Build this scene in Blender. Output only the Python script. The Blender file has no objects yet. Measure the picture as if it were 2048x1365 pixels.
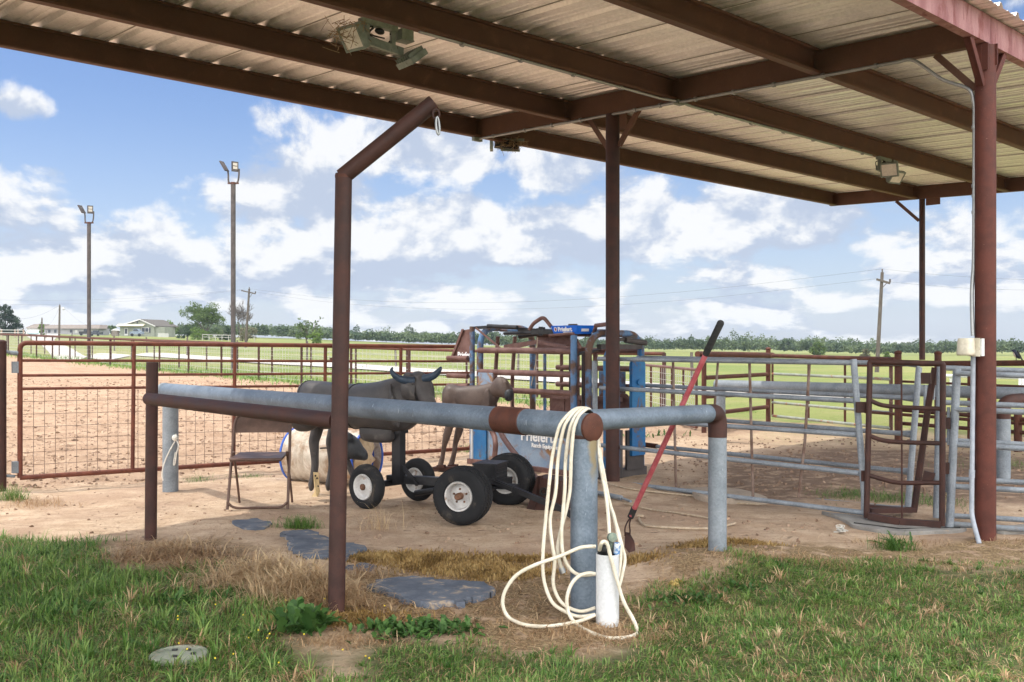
import bpy, math, random
import numpy as np
from mathutils import Vector, Matrix
random.seed(7); RNG = np.random.default_rng(11)
R = math.radians
# photograph geometry: focal length in photo pixels, principal column, horizon row, eye height
F, CX, HY, EYE = 1991.0, 1024.0, 690.0, 1.4
scene = bpy.context.scene
COL = scene.collection
V = Vector

def terrain(X, Y):
    """ground height: flat yard, pasture rising to the left and falling to the right"""
    X = np.asarray(X, float); Y = np.asarray(Y, float)
    u = np.clip(X / np.maximum(Y, 5.0), -.7, .7)
    k = np.interp(u, [-.7, -.5, -.436, -.211, 0, .2, .4, .7], [.021, .019, .017, .0108, .0012, -.004, -.0067, -.007])
    d = np.clip(Y - 15, 0, None)
    d = np.where(d > 330, 330 + (d - 330) * .15, d)
    d = d * d / (d + 4.0) 
    z = k * d
    z = z + .10 * np.exp(-((X - 1.3) ** 2 + (Y - 6.3) ** 2) / (2 * .5 ** 2))
    z = z + .07 * np.exp(-((X - .95) ** 2 + (Y - 9.65) ** 2) / (2 * .28 ** 2))
    near = np.exp(-((X / 14) ** 2 + ((Y - 9) / 14) ** 2))
    z = z + near * (.010 * np.sin(2.1 * X + .7 * Y) + .008 * np.sin(3.7 * Y - 1.3 * X) + .006 * np.sin(6.1 * X + 5.3 * Y) + .006 * np.sin(9.3 * X + 4.1 * Y) * np.sin(7.7 * Y - 3.2 * X))
    return z
def H(x, y): return float(terrain(x, y))
def W(px, py, Y): return V(((px - CX) / F * Y, Y, EYE - (py - HY) / F * Y))
def G(px, py, dz=0.0):
    Y = EYE * F / max(py - HY, 4.0)
    for _ in range(40):
        z = H((px - CX) / F * Y, Y)
        Y = .5 * Y + .5 * max(1.0, (EYE - z) * F / max(py - HY, .5)); Y = min(Y, 600)
    x = (px - CX) / F * Y
    return V((x, Y, H(x, Y) + dz))
def GF(px, py):
    Y = EYE * F / (py - HY); return ((px - CX) / F * Y, Y)

# ------------------------------------------------------------------ mesh builder
class MB:
    def __init__(s): s.v = []; s.f = []; s.m = []
    def add(s, vs, fs, mi=0):
        o = len(s.v); s.v += [tuple(p) for p in vs]
        for f in fs: s.f.append(tuple(i + o for i in f)); s.m.append(mi)
    def tube(s, pts, r, n=12, cap=True, mi=0, closed=False):
        pts = [V(p) for p in pts]
        k = len(pts); rs = r if isinstance(r, (list, tuple)) else [r] * k
        vs = []; t0 = None; nrm = None
        for i, p in enumerate(pts):
            if closed: t = (pts[(i + 1) % k] - pts[i - 1])
            elif i == 0: t = pts[1] - p
            elif i == k - 1: t = p - pts[i - 1]
            else: t = (pts[i + 1] - p).normalized() + (p - pts[i - 1]).normalized()
            t = t.normalized()
            if nrm is None:
                a = V((0, 0, 1)) if abs(t.z) < .9 else V((1, 0, 0))
                nrm = t.cross(a).normalized()
            else:
                nrm = (nrm - t * nrm.dot(t))
                nrm = nrm.normalized() if nrm.length > 1e-6 else t.orthogonal().normalized()
            b = t.cross(nrm)
            rr = rs[i]
            if 0 < i < k - 1 and not closed:
                c = max(.35, ((pts[i + 1] - p).normalized().dot(t)));
            for j in range(n):
                an = 2 * math.pi * j / n
                vs.append(p + nrm * (math.cos(an) * rr) + b * (math.sin(an) * rr))
        fs = []
        for i in range(k if closed else k - 1):
            for j in range(n):
                a, b2 = i * n + j, i * n + (j + 1) % n
                c, d = ((i + 1) % k) * n + (j + 1) % n, ((i + 1) % k) * n + j
                fs.append((a, b2, c, d))
        if cap and not closed:
            fs.append(tuple(range(n - 1, -1, -1))); fs.append(tuple((k - 1) * n + j for j in range(n)))
        s.add(vs, fs, mi); return s
    def bar(s, p0, p1, w, h, up=(0, 0, 1), mi=0):
        """rectangular bar from p0 to p1, w sideways, h along up"""
        p0, p1, up = V(p0), V(p1), V(up)
        t = (p1 - p0).normalized()
        sd = t.cross(up)
        if sd.length < 1e-5: sd = t.cross(V((1, 0, 0)))
        sd.normalize(); u = sd.cross(t).normalized()
        vs = [p + sd * (a * w / 2) + u * (b * h / 2) for p in (p0, p1) for a, b in ((-1, -1), (1, -1), (1, 1), (-1, 1))]
        s.add(vs, [(0, 3, 2, 1), (4, 5, 6, 7), (0, 1, 5, 4), (1, 2, 6, 5), (2, 3, 7, 6), (3, 0, 4, 7)], mi); return s
    def box(s, c, dx, dy, dz, ax=(1, 0, 0), ay=None, mi=0):
        ax = V(ax).normalized(); ay = V(ay).normalized() if ay is not None else V((0, 0, 1)).cross(ax).normalized()
        az = ax.cross(ay); c = V(c)
        vs = [c + ax * (i * dx / 2) + ay * (j * dy / 2) + az * (k * dz / 2) for k in (-1, 1) for i, j in ((-1, -1), (1, -1), (1, 1), (-1, 1))]
        s.add(vs, [(0, 3, 2, 1), (4, 5, 6, 7), (0, 1, 5, 4), (1, 2, 6, 5), (2, 3, 7, 6), (3, 0, 4, 7)], mi); return s
    def lathe(s, prof, o, ax, n=32, mi=0, cap=False):
        """prof = [(along, radius)...] around axis ax at o"""
        ax = V(ax).normalized(); u = ax.orthogonal().normalized(); w = ax.cross(u); o = V(o)
        vs = [o + ax * a + (u * math.cos(2 * math.pi * j / n) + w * math.sin(2 * math.pi * j / n)) * r for a, r in prof for j in range(n)]
        fs = [(i * n + j, i * n + (j + 1) % n, (i + 1) * n + (j + 1) % n, (i + 1) * n + j) for i in range(len(prof) - 1) for j in range(n)]
        if cap: fs += [tuple(range(n - 1, -1, -1)), tuple((len(prof) - 1) * n + j for j in range(n))]
        s.add(vs, fs, mi); return s
    def ell(s, c, r, n=12, m=8, ax=None, mi=0):
        c = V(c); X = V((1, 0, 0)); Yv = V((0, 1, 0)); Z = V((0, 0, 1))
        if ax is not None:
            X = V(ax).normalized(); Yv = Z.cross(X); Yv = Yv.normalized() if Yv.length > 1e-4 else V((0, 1, 0)); Z = X.cross(Yv)
        vs = []
        for i in range(m + 1):
            ph = math.pi * i / m
            for j in range(n):
                th = 2 * math.pi * j / n
                vs.append(c + X * (r[0] * math.sin(ph) * math.cos(th)) + Yv * (r[1] * math.sin(ph) * math.sin(th)) + Z * (r[2] * math.cos(ph)))
        s.add(vs, [(i * n + j, (i + 1) * n + j, (i + 1) * n + (j + 1) % n, i * n + (j + 1) % n) for i in range(m) for j in range(n)], mi); return s
    def prism(s, poly, th, mi=0):
        """poly = 3D outline, extruded by vector th"""
        k = len(poly); th = V(th); vs = [V(p) for p in poly] + [V(p) + th for p in poly]
        s.add(vs, [tuple(range(k - 1, -1, -1)), tuple(range(k, 2 * k))] + [(i, (i + 1) % k, k + (i + 1) % k, k + i) for i in range(k)], mi); return s
    def loft(s, rings, n=20, sub=6, mi=0):
        """rings = [(center, right vec, up vec, exponent)], smoothly interpolated, closed ends"""
        A = np.array([list(c) + list(r) + list(u) + [e] for c, r, u, e in rings], float); k = len(A); out = []
        for i in range(k - 1):
            p0, p1, p2, p3 = A[max(i - 1, 0)], A[i], A[i + 1], A[min(i + 2, k - 1)]
            for q in range(sub):
                t = q / sub
                out.append(.5 * ((2 * p1) + (-p0 + p2) * t + (2 * p0 - 5 * p1 + 4 * p2 - p3) * t * t + (-p0 + 3 * p1 - 3 * p2 + p3) * t ** 3))
        out.append(A[-1]); vs = []
        for row in out:
            c, r, u, e = V(row[:3]), V(row[3:6]), V(row[6:9]), row[9]
            for j in range(n):
                an = 2 * math.pi * j / n; ca, sa = math.cos(an), math.sin(an)
                vs.append(c + r * (math.copysign(abs(ca) ** e, ca)) + u * (math.copysign(abs(sa) ** e, sa)))
        K = len(out)
        fs = [(i * n + j, i * n + (j + 1) % n, (i + 1) * n + (j + 1) % n, (i + 1) * n + j) for i in range(K - 1) for j in range(n)]
        fs += [tuple(range(n - 1, -1, -1)), tuple((K - 1) * n + j for j in range(n))]
        s.add(vs, fs, mi); return s

def crom(pts, sub=6):
    """smooth path through points"""
    P = [np.array(p, float) for p in pts]; k = len(P); out = []
    for i in range(k - 1):
        p0, p1, p2, p3 = P[max(i - 1, 0)], P[i], P[i + 1], P[min(i + 2, k - 1)]
        for q in range(sub):
            t = q / sub
            out.append(.5 * ((2 * p1) + (-p0 + p2) * t + (2 * p0 - 5 * p1 + 4 * p2 - p3) * t * t + (-p0 + 3 * p1 - 3 * p2 + p3) * t ** 3))
    out.append(P[-1]); return [V(o) for o in out]
def fillet(pts, rad, n=6):
    """polyline with rounded corners"""
    pts = [V(p) for p in pts]; out = [pts[0]]
    for i in range(1, len(pts) - 1):
        a, b, c = pts[i - 1], pts[i], pts[i + 1]
        d0 = min(rad, (a - b).length * .49); d1 = min(rad, (c - b).length * .49)
        p = b + (a - b).normalized() * d0; q = b + (c - b).normalized() * d1
        for j in range(n + 1):
            t = j / n; out.append(p * (1 - t) ** 2 + b * (2 * t * (1 - t)) + q * t * t)
    out.append(pts[-1]); return out

# ------------------------------------------------------------------ objects
def tag(o, label=None, cat=None, group=None, kind=None):
    if label: o['label'] = label
    if cat: o['category'] = cat
    if group: o['group'] = group
    if kind: o['kind'] = kind
    return o
ORG = {}
def thing(name, label, cat, loc, group=None):
    o = bpy.data.objects.new(name, None); COL.objects.link(o); o.location = loc; o.empty_display_size = .2
    ORG[o.name] = V(loc); return tag(o, label, cat, group)
def put(name, mb, mats, parent=None, label=None, cat=None, group=None, kind=None, smooth=40, keep=False, split=False):
    if split:   # every loose piece becomes a part of its own
        par = list(range(len(mb.v)))
        def find(i):
            while par[i] != i: par[i] = par[par[i]]; i = par[i]
            return i
        for f in mb.f:
            for i in f[1:]: par[find(i)] = find(f[0])
        sets = {}
        for f in mb.f: sets.setdefault(find(f[0]), []).append(f)
        for fs in sets.values():
            ids = sorted({i for f in fs for i in f}); mp = {i: k for k, i in enumerate(ids)}; q = MB(); q.add([mb.v[i] for i in ids], [tuple(mp[i] for i in f) for f in fs]); put(name, q, mats, parent, smooth=smooth)
        return
    me = bpy.data.meshes.new(name)
    if parent is not None: org = ORG[parent.name]
    elif keep: org = V((0, 0, 0))
    else:
        a = np.array(mb.v); org = V(((a[:, 0].min() + a[:, 0].max()) / 2, (a[:, 1].min() + a[:, 1].max()) / 2, a[:, 2].min()))
    a = np.array(mb.v) - np.array(org)
    me.from_pydata(a.tolist(), [], mb.f)
    mats = mats if isinstance(mats, (list, tuple)) else [mats]
    for m in mats: me.materials.append(m)
    if len(mats) > 1: me.polygons.foreach_set('material_index', mb.m)
    if smooth:
        me.polygons.foreach_set('use_smooth', [True] * len(me.polygons))
        me.set_sharp_from_angle(angle=R(smooth))
    me.update()
    o = bpy.data.objects.new(name, me); COL.objects.link(o)
    if parent is not None:
        o.parent = parent
    else: o.location = org
    ORG[o.name] = org
    return tag(o, label, cat, group, kind)
def lettering(txt, size, pos, right, up, mat, parent, depth=.002, bold=0.0, name='lettering', align='LEFT', sx=1.0):
    cu = bpy.data.curves.new('text', 'FONT'); cu.body = txt; cu.size = size; cu.extrude = depth; cu.offset = bold; cu.align_x = align; cu.resolution_u = 3
    t = bpy.data.objects.new('text', cu); COL.objects.link(t); bpy.context.view_layer.update()
    me = bpy.data.meshes.new_from_object(t.evaluated_get(bpy.context.evaluated_depsgraph_get()))
    bpy.data.objects.remove(t); bpy.data.curves.remove(cu)
    r, u = V(right).normalized(), V(up).normalized(); n = r.cross(u); org = ORG[parent.name]
    for v in me.vertices: v.co = V(pos) + r * (v.co.x * sx) + u * v.co.y + n * v.co.z - org
    me.materials.clear(); me.materials.append(mat)
    o = bpy.data.objects.new(name, me); COL.objects.link(o); o.parent = parent; ORG[o.name] = org
    return o

# ------------------------------------------------------------------ materials
def nodes(name):
    m = bpy.data.materials.new(name); m.use_nodes = True; nt = m.node_tree
    return m, nt, nt.nodes['Principled BSDF']
def N(nt, t, **kw):
    n = nt.nodes.new(t)
    for k, v in kw.items():
        if hasattr(n, k): setattr(n, k, v)
        else: n.inputs[k].default_value = v
    return n
def L(nt, a, b): nt.links.new(a, b)
def c4(c): return (c[0], c[1], c[2], 1)
def noise(nt, vec, scale, detail=4, rough=.55, dist=0):
    n = N(nt, 'ShaderNodeTexNoise'); n.inputs['Scale'].default_value = scale; n.inputs['Detail'].default_value = detail
    n.inputs['Roughness'].default_value = rough; n.inputs['Distortion'].default_value = dist
    L(nt, vec, n.inputs['Vector']); return n.outputs['Fac']
def ramp(nt, fac, a, b):
    n = N(nt, 'ShaderNodeMapRange'); n.inputs[1].default_value = a; n.inputs[2].default_value = b
    n.interpolation_type = 'SMOOTHSTEP'; L(nt, fac, n.inputs[0]); return n.outputs[0]
def mix(nt, f, a, b):
    n = N(nt, 'ShaderNodeMix'); n.data_type = 'RGBA'
    for s, x in ((n.inputs[0], f), (n.inputs[6], a), (n.inputs[7], b)):
        if isinstance(x, (int, float)): s.default_value = x
        elif isinstance(x, (tuple, list)): s.default_value = c4(x)
        else: L(nt, x, s)
    return n.outputs[2]
def mth(nt, op, a, b=None, c=None):
    n = N(nt, 'ShaderNodeMath'); n.operation = op
    for i, x in enumerate((a, b, c)):
        if x is None: continue
        if isinstance(x, (int, float)): n.inputs[i].default_value = x
        else: L(nt, x, n.inputs[i])
    return n.outputs[0]
def bump(nt, b, h, dist=.01, strength=.5):
    n = N(nt, 'ShaderNodeBump'); n.inputs['Strength'].default_value = strength; n.inputs['Distance'].default_value = dist
    L(nt, h, n.inputs['Height']); L(nt, n.outputs[0], b.inputs['Normal'])
def mat(name, c1, c2, scale=6, lo=.35, hi=.65, rough=.6, metal=0.0, c3=None, s3=30, lo3=.6, hi3=.75, bmp=.002, bs=60, stretch=None, spec=.3, r2=None):
    """two-colour mottle, optional third colour in spots, fine bump"""
    m, nt, b = nodes(name)
    tc = N(nt, 'ShaderNodeTexCoord').outputs['Object']
    if stretch:
        mp = N(nt, 'ShaderNodeMapping'); mp.inputs['Scale'].default_value = stretch; L(nt, tc, mp.inputs[0]); vec = mp.outputs[0]
    else: vec = tc
    f = ramp(nt, noise(nt, vec, scale, 6, .6), lo, hi)
    col = mix(nt, f, c1, c2)
    if c3 is not None:
        g = ramp(nt, noise(nt, vec, s3, 5, .65, .5), lo3, hi3); col = mix(nt, g, col, c3)
    fine = noise(nt, tc, bs, 5, .7)
    hs = N(nt, 'ShaderNodeHueSaturation'); L(nt, col, hs.inputs['Color'])
    L(nt, mth(nt, 'MULTIPLY_ADD', fine, .5, .75), hs.inputs['Value']); L(nt, hs.outputs[0], b.inputs['Base Color'])
    b.inputs['Metallic'].default_value = metal
    L(nt, mth(nt, 'MULTIPLY_ADD', f, (r2 - rough) if r2 is not None else .12, rough), b.inputs['Roughness'])
    b.inputs['Specular IOR Level'].default_value = spec
    if bmp: bump(nt, b, fine, bmp, .6)
    return m
def galv(name, c1, c2, rough=.42, metal=.55, rust=None):
    """galvanised steel: angular spangle over soft stains"""
    m, nt, b = nodes(name)
    tc = N(nt, 'ShaderNodeTexCoord').outputs['Object']
    vo = N(nt, 'ShaderNodeTexVoronoi'); vo.inputs['Scale'].default_value = 90; L(nt, tc, vo.inputs['Vector'])
    sp = N(nt, 'ShaderNodeSeparateColor'); L(nt, vo.outputs['Color'], sp.inputs[0])
    f = mth(nt, 'ADD', mth(nt, 'MULTIPLY', sp.outputs[0], .35), mth(nt, 'MULTIPLY', ramp(nt, noise(nt, tc, 5, 6, .65), .3, .7), .65))
    col = mix(nt, f, c1, c2)
    scr = N(nt, 'ShaderNodeMapping'); scr.inputs['Scale'].default_value = (60, 60, 9); scr.inputs['Rotation'].default_value = (.5, .3, .8); L(nt, tc, scr.inputs[0])
    col = mix(nt, mth(nt, 'MULTIPLY', ramp(nt, noise(nt, scr.outputs[0], 1.0, 3, .6), .68, .74), .5), col, (.62, .66, .70))
    if rust is not None:
        col = mix(nt, mth(nt, 'MULTIPLY', ramp(nt, noise(nt, tc, 3.2, 6, .7), .60, .72), .6), col, rust)
    L(nt, col, b.inputs['Base Color']); b.inputs['Metallic'].default_value = metal
    L(nt, mth(nt, 'MULTIPLY_ADD', f, .2, rough), b.inputs['Roughness'])
    bump(nt, b, noise(nt, tc, 25, 4, .6), .002, .4)
    return m

RUST = mat('rusted_pipe', (.062, .022, .014), (.10, .036, .022), 9, c3=(.20, .10, .07), s3=70, lo3=.62, hi3=.78, rough=.62, bmp=.0015, bs=120)
RUST2 = mat('dark_rusted_pipe', (.036, .016, .013), (.062, .026, .020), 7, c3=(.22, .15, .12), s3=45, lo3=.68, hi3=.8, rough=.55, bmp=.0015, bs=110)
REDRUST = mat('red_oxide_gate_paint', (.105, .032, .020), (.16, .052, .031), 10, c3=(.10, .035, .022), s3=30, rough=.6, bmp=.001)
PILLAR = mat('red_primer_pillar', (.066, .018, .012), (.10, .029, .020), 8, c3=(.30, .16, .13), s3=110, lo3=.66, hi3=.74, rough=.58, bmp=.0015, bs=150)
BEAM = mat('brown_primer_beam', (.115, .058, .039), (.148, .076, .051), 3, c3=(.21, .105, .066), s3=6, lo3=.55, hi3=.8, rough=.62, bmp=.0005, bs=90)
FASCIA = mat('faded_red_fascia', (.22, .085, .085), (.34, .18, .18), 4, c3=(.17, .045, .04), s3=5, lo3=.52, hi3=.68, rough=.5, stretch=(2.0, 2.0, .5))
GALV = galv('galvanised_pipe', (.085, .115, .150), (.20, .245, .30), .42, .18)
GALV2 = galv('weathered_galvanised_rail', (.15, .172, .20), (.31, .345, .385), .45, .2)
GALVR = galv('stained_galvanised_pipe', (.13, .155, .18), (.27, .30, .33), .5, .12, rust=(.24, .135, .08))
SHEET = mat('galvalume_roof_sheet', (.88, .855, .82), (.93, .91, .88), 1.2, rough=.38, metal=.72, c3=(.76, .75, .74), s3=2.5, lo3=.58, hi3=.8, bmp=0, bs=30)
BLACK = mat('black_frame_paint', (.012, .012, .014), (.022, .022, .025), 12, rough=.35, c3=(.08, .06, .05), s3=20, lo3=.68, hi3=.8, bmp=.0005)
TYRE = mat('tyre_rubber', (.009, .010, .012), (.018, .018, .020), 8, rough=.75, c3=(.11, .09, .07), s3=7, lo3=.55, hi3=.82, bmp=.002, bs=70)
RIM = mat('white_rim_paint', (.46, .45, .44), (.60, .59, .575), 8, rough=.45, c3=(.26, .16, .10), s3=18, lo3=.56, hi3=.74, bmp=.0005)
RUBHUB = mat('rusty_hub', (.10, .05, .03), (.20, .10, .06), 20, rough=.7)
BLUE = mat('blue_chute_paint', (.018, .115, .29), (.04, .17, .34), 4, rough=.5, c3=(.13, .085, .065), s3=6, lo3=.53, hi3=.68, bmp=.0006)
BLUEFADE = mat('faded_blue_panel', (.17, .25, .36), (.26, .33, .42), 4, rough=.5, c3=(.28, .14, .055), s3=5, lo3=.51, hi3=.66, bmp=.0006)
BLUEMIX = mat('blue_paint_worn_to_rust', (.10, .20, .36), (.12, .07, .05), 5, .42, .58, rough=.55, c3=(.16, .24, .36), s3=12, lo3=.6, hi3=.7, bmp=.001)
CHRUST = mat('chute_rusty_rail', (.115, .055, .045), (.18, .10, .085), 8, rough=.5, c3=(.09, .04, .03), s3=14, bmp=.001)
BRIGHTBLUE = mat('bright_blue_tray', (.005, .10, .55), (.01, .14, .62), 4, rough=.35, bmp=0)
WHITE = mat('white_lettering', (.78, .78, .78), (.84, .84, .84), 8, rough=.5, bmp=0)
PVC = mat('white_pvc', (.56, .57, .58), (.64, .65, .655), 4, rough=.4, c3=(.48, .43, .36), s3=7, lo3=.58, hi3=.80, bmp=0)
HOSE = mat('cream_hose_rubber', (.58, .525, .41), (.69, .635, .52), 9, rough=.5, c3=(.36, .30, .22), s3=14, lo3=.58, hi3=.78, bmp=.0003)
PLASTICGREY = mat('dummy_plastic_dark', (.038, .035, .036), (.066, .059, .058), 5, rough=.42, c3=(.14, .125, .115), s3=7, lo3=.55, hi3=.8, bmp=.0008, bs=90)
CALF = mat('dummy_plastic_brown', (.064, .044, .037), (.105, .075, .063), 6, rough=.45, c3=(.09, .07, .062), s3=14, lo3=.6, hi3=.75, bmp=.0008, bs=90)
HORN = mat('horn_blue_grey', (.018, .030, .048), (.04, .062, .095), 8, rough=.4, bmp=.0005)
DARKHEAD = mat('dummy_plastic_black', (.022, .024, .028), (.045, .047, .052), 7, rough=.4, bmp=.0008)
CHAIRM = mat('brown_chair_enamel', (.085, .050, .038), (.12, .072, .055), 8, rough=.38, metal=.2, c3=(.22, .14, .10), s3=30, lo3=.68, hi3=.78, bmp=.0003)
YELLOW = mat('tan_leather_strap', (.45, .33, .17), (.56, .43, .24), 12, rough=.6)
BARREL = mat('muddy_white_barrel', (.50, .44, .36), (.66, .60, .52), 9, rough=.6, c3=(.33, .22, .14), s3=4.0, lo3=.42, hi3=.64, bmp=.003, bs=50)
BARRELBLUE = mat('barrel_blue', (.02, .08, .42), (.04, .13, .50), 6, rough=.45)
TORN = mat('torn_barrel_plastic', (.42, .31, .19), (.56, .44, .30), 8, rough=.7, c3=(.20, .12, .07), s3=9, bmp=.004, bs=30)
LAMPGREY = mat('grey_green_lamp_casting', (.17, .20, .17), (.25, .28, .24), 14, rough=.5, c3=(.10, .09, .06), s3=25)
LENS = mat('frosted_lamp_lens', (.68, .63, .55), (.76, .71, .63), 12, rough=.3, bmp=0)
CABLE = mat('black_cable', (.012, .012, .012), (.02, .02, .02), 8, rough=.5, bmp=0)
CONDUIT = mat('conduit_steel', (.28, .295, .30), (.36, .375, .38), 10, rough=.38, metal=.7, bmp=0)
CONDUITW = mat('grey_pvc_conduit', (.27, .30, .35), (.34, .37, .42), 10, rough=.45, bmp=0)
IVORY = mat('weathered_ivory_cover', (.50, .46, .36), (.62, .58, .48), 10, rough=.35, c3=(.24, .17, .11), s3=18, lo3=.6, hi3=.75, bmp=.0003)
SLATE = mat('worn_rubber_mat', (.075, .088, .115), (.125, .14, .17), 9, rough=.85, c3=(.34, .27, .20), s3=9, lo3=.56, hi3=.70, bmp=.002, bs=50)
CONC = mat('concrete', (.27, .22, .175), (.35, .29, .23), 6, rough=.9, c3=(.32, .22, .15), s3=4)
LID = mat('green_grey_lid', (.20, .22, .17), (.29, .30, .24), 9, rough=.75, c3=(.10, .10, .07), s3=30, lo3=.66, hi3=.76, bmp=.002)
REDH = mat('red_fibreglass_handle', (.30, .055, .065), (.40, .10, .11), 14, rough=.5, c3=(.46, .22, .22), s3=35, lo3=.62, hi3=.75, bmp=.0003)
GRIP = mat('black_foam_grip', (.018, .018, .018), (.032, .032, .032), 30, rough=.85)
WOODPOLE = mat('weathered_pole_wood', (.070, .058, .050), (.12, .104, .092), 6, rough=.9, stretch=(6, 6, .4), bmp=.004, bs=30)
WIRE = mat('fence_wire', (.36, .35, .33), (.46, .44, .42), 6, rough=.5, metal=.3, bmp=0)
GATEWIRE = mat('rusty_gate_wire', (.13, .075, .055), (.24, .18, .15), 9, rough=.6, metal=.2, bmp=0)
STEELDARK = mat('dark_lamp_pole', (.050, .043, .042), (.085, .073, .070), 4, rough=.6)
GREENPIPE = mat('grey_green_gate_pipe', (.22, .25, .21), (.32, .34, .29), 6, rough=.5, c3=(.30, .13, .07), s3=5, lo3=.56, hi3=.66, bmp=0)
WHITEPIPE = mat('white_pipe', (.52, .53, .53), (.62, .62, .62), 6, rough=.5, c3=(.3, .2, .15), s3=7, lo3=.62, hi3=.75, bmp=0)
CHROME = mat('plated_steel', (.45, .45, .45), (.58, .58, .57), 12, rough=.3, metal=.85, bmp=0)
ROPE = mat('dirty_rope', (.34, .26, .18), (.44, .36, .27), 40, rough=.9, bmp=.002, bs=200)
TWINE = mat('white_twine', (.55, .53, .48), (.65, .63, .58), 40, rough=.9)
# ------------------------------------------------------------------ camera, sun, sky
cam = bpy.data.cameras.new('camera'); camo = bpy.data.objects.new('camera', cam); COL.objects.link(camo)
camo.location = (0, 0, EYE); camo.rotation_euler = (R(90), 0, 0)
cam.sensor_width = 36; cam.lens = 36 * F / 2048; cam.shift_y = (HY - 682.5) / 2048; cam.clip_end = 6000; cam.clip_start = .05
scene.camera = camo
SUNV = V((-.330, .012, .945)).normalized()
sun = bpy.data.lights.new('sun', 'SUN'); sun.energy = 2.7; sun.angle = R(.5); sun.color = (1, .95, .87)
suno = bpy.data.objects.new('sun', sun); COL.objects.link(suno); suno.rotation_euler = (-SUNV).to_track_quat('-Z', 'Y').to_euler(); suno.location = (-20, 0, 60)
w = bpy.data.worlds.new('World'); scene.world = w; w.use_nodes = True; nt = w.node_tree
bg = nt.nodes['Background']; bg.inputs['Strength'].default_value = .12
sky = N(nt, 'ShaderNodeTexSky'); sky.sky_type = 'NISHITA'; sky.sun_disc = False
sky.sun_elevation = math.asin(SUNV.z); sky.sun_rotation = math.atan2(SUNV.x, SUNV.y); sky.air_density = 1.0; sky.dust_density = .6; sky.ozone_density = 1.6
tc = N(nt, 'ShaderNodeTexCoord').outputs['Generated']
sp = N(nt, 'ShaderNodeSeparateXYZ'); L(nt, tc, sp.inputs[0])
az = mth(nt, 'ARCTAN2', sp.outputs[0], sp.outputs[1]); el = mth(nt, 'ARCSINE', sp.outputs[2])
elc = mth(nt, 'MAXIMUM', el, 0.0)
def cloud_noise(eloff, seed, detail=9):
    e = mth(nt, 'ADD', elc, eloff); s = mth(nt, 'ADD', e, .10)
    qx = mth(nt, 'MULTIPLY', az, 6.0); qy = mth(nt, 'MULTIPLY', mth(nt, 'LOGARITHM', s, math.e), 2.1)
    cb = N(nt, 'ShaderNodeCombineXYZ'); L(nt, qx, cb.inputs[0]); L(nt, qy, cb.inputs[1]); cb.inputs[2].default_value = seed
    return noise(nt, cb.outputs[0], 1.9, detail, .56, .15)
n0 = cloud_noise(0, 3.3); n1 = cloud_noise(.022, 3.3, 6)
# the weather of the day: where the big cumulus stand (azimuth, elevation, half sizes, weight), in radians
bias = None
def pa(px, py): 
    a = math.atan2(px - CX, F); return a, math.atan2((HY - py) * math.cos(a), F)
for px, py, wx, wy, k in ((60, 470, 150, 85, .22), (60, 330, 110, 55, .17), (230, 520, 110, 70, .13), (560, 360, 150, 60, .24), (690, 420, 220, 60, .13), (640, 230, 190, 42, .22), (850, 290, 230, 45, .20), (40, 212, 75, 32, .26),
                          (1330, 400, 220, 55, .15), (1180, 480, 220, 42, .20), (980, 450, 150, 60, .15), (800, 510, 200, 50, .13), (1560, 440, 190, 48, .17), (1850, 470, 240, 60, .13), (300, 620, 500, 40, .06), (1300, 600, 700, 50, .06), (420, 545, 260, 36, .10), (1050, 330, 160, 40, .12), (1900, 560, 240, 40, .10), (640, 545, 150, 36, .10),
                          (240, 190, 330, 120, -.30), (250, 330, 60, 90, -.12), (380, 440, 60, 60, -.10), (1180, 565, 150, 22, -.07), (1480, 520, 120, 25, -.06), (420, 300, 60, 40, -.1), (60, 620, 200, 40, -.02), (900, 375, 110, 22, -.08), (1080, 400, 60, 25, -.14)):
    a0, e0 = pa(px, py)
    dx = mth(nt, 'DIVIDE', mth(nt, 'SUBTRACT', az, a0), wx / F); dy = mth(nt, 'DIVIDE', mth(nt, 'SUBTRACT', el, e0), wy / F)
    g = mth(nt, 'MULTIPLY', mth(nt, 'EXPONENT', mth(nt, 'MULTIPLY', mth(nt, 'ADD', mth(nt, 'MULTIPLY', dx, dx), mth(nt, 'MULTIPLY', dy, dy)), -.9)), k)
    bias = g if bias is None else mth(nt, 'ADD', bias, g)
dens = mth(nt, 'ADD', n0, bias)
fine = cloud_noise(0, 9.1)
mask = ramp(nt, mth(nt, 'ADD', dens, mth(nt, 'MULTIPLY_ADD', fine, .22, -.11)), .485, .625)
light = mth(nt, 'ADD', mth(nt, 'MULTIPLY', mth(nt, 'SUBTRACT', n0, n1), 4.2), mth(nt, 'MULTIPLY_ADD', fine, .9, -.03))
light = ramp(nt, mth(nt, 'SUBTRACT', light, mth(nt, 'MULTIPLY', ramp(nt, dens, .62, .95), .28)), .12, .72)
cloudc = mix(nt, light, (3.65, 4.2, 5.25), (6.6, 6.65, 6.75))
hs = N(nt, 'ShaderNodeHueSaturation'); hs.inputs['Saturation'].default_value = 1.12; hs.inputs['Value'].default_value = .86; L(nt, sky.outputs[0], hs.inputs['Color'])
lowveil = ramp(nt, elc, .26, -.03)
tint = N(nt, 'ShaderNodeMix'); tint.data_type = 'RGBA'; tint.blend_type = 'MULTIPLY'; tint.inputs[0].default_value = 1; L(nt, hs.outputs[0], tint.inputs[6]); tint.inputs[7].default_value = (1.04, 1.0, 1.13, 1); skyblue = tint.outputs[2]
base = mix(nt, mth(nt, 'MULTIPLY', lowveil, .62), skyblue, (4.2, 5.0, 6.35))
skyc = mix(nt, mth(nt, 'MULTIPLY', mask, .96), base, cloudc)
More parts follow.
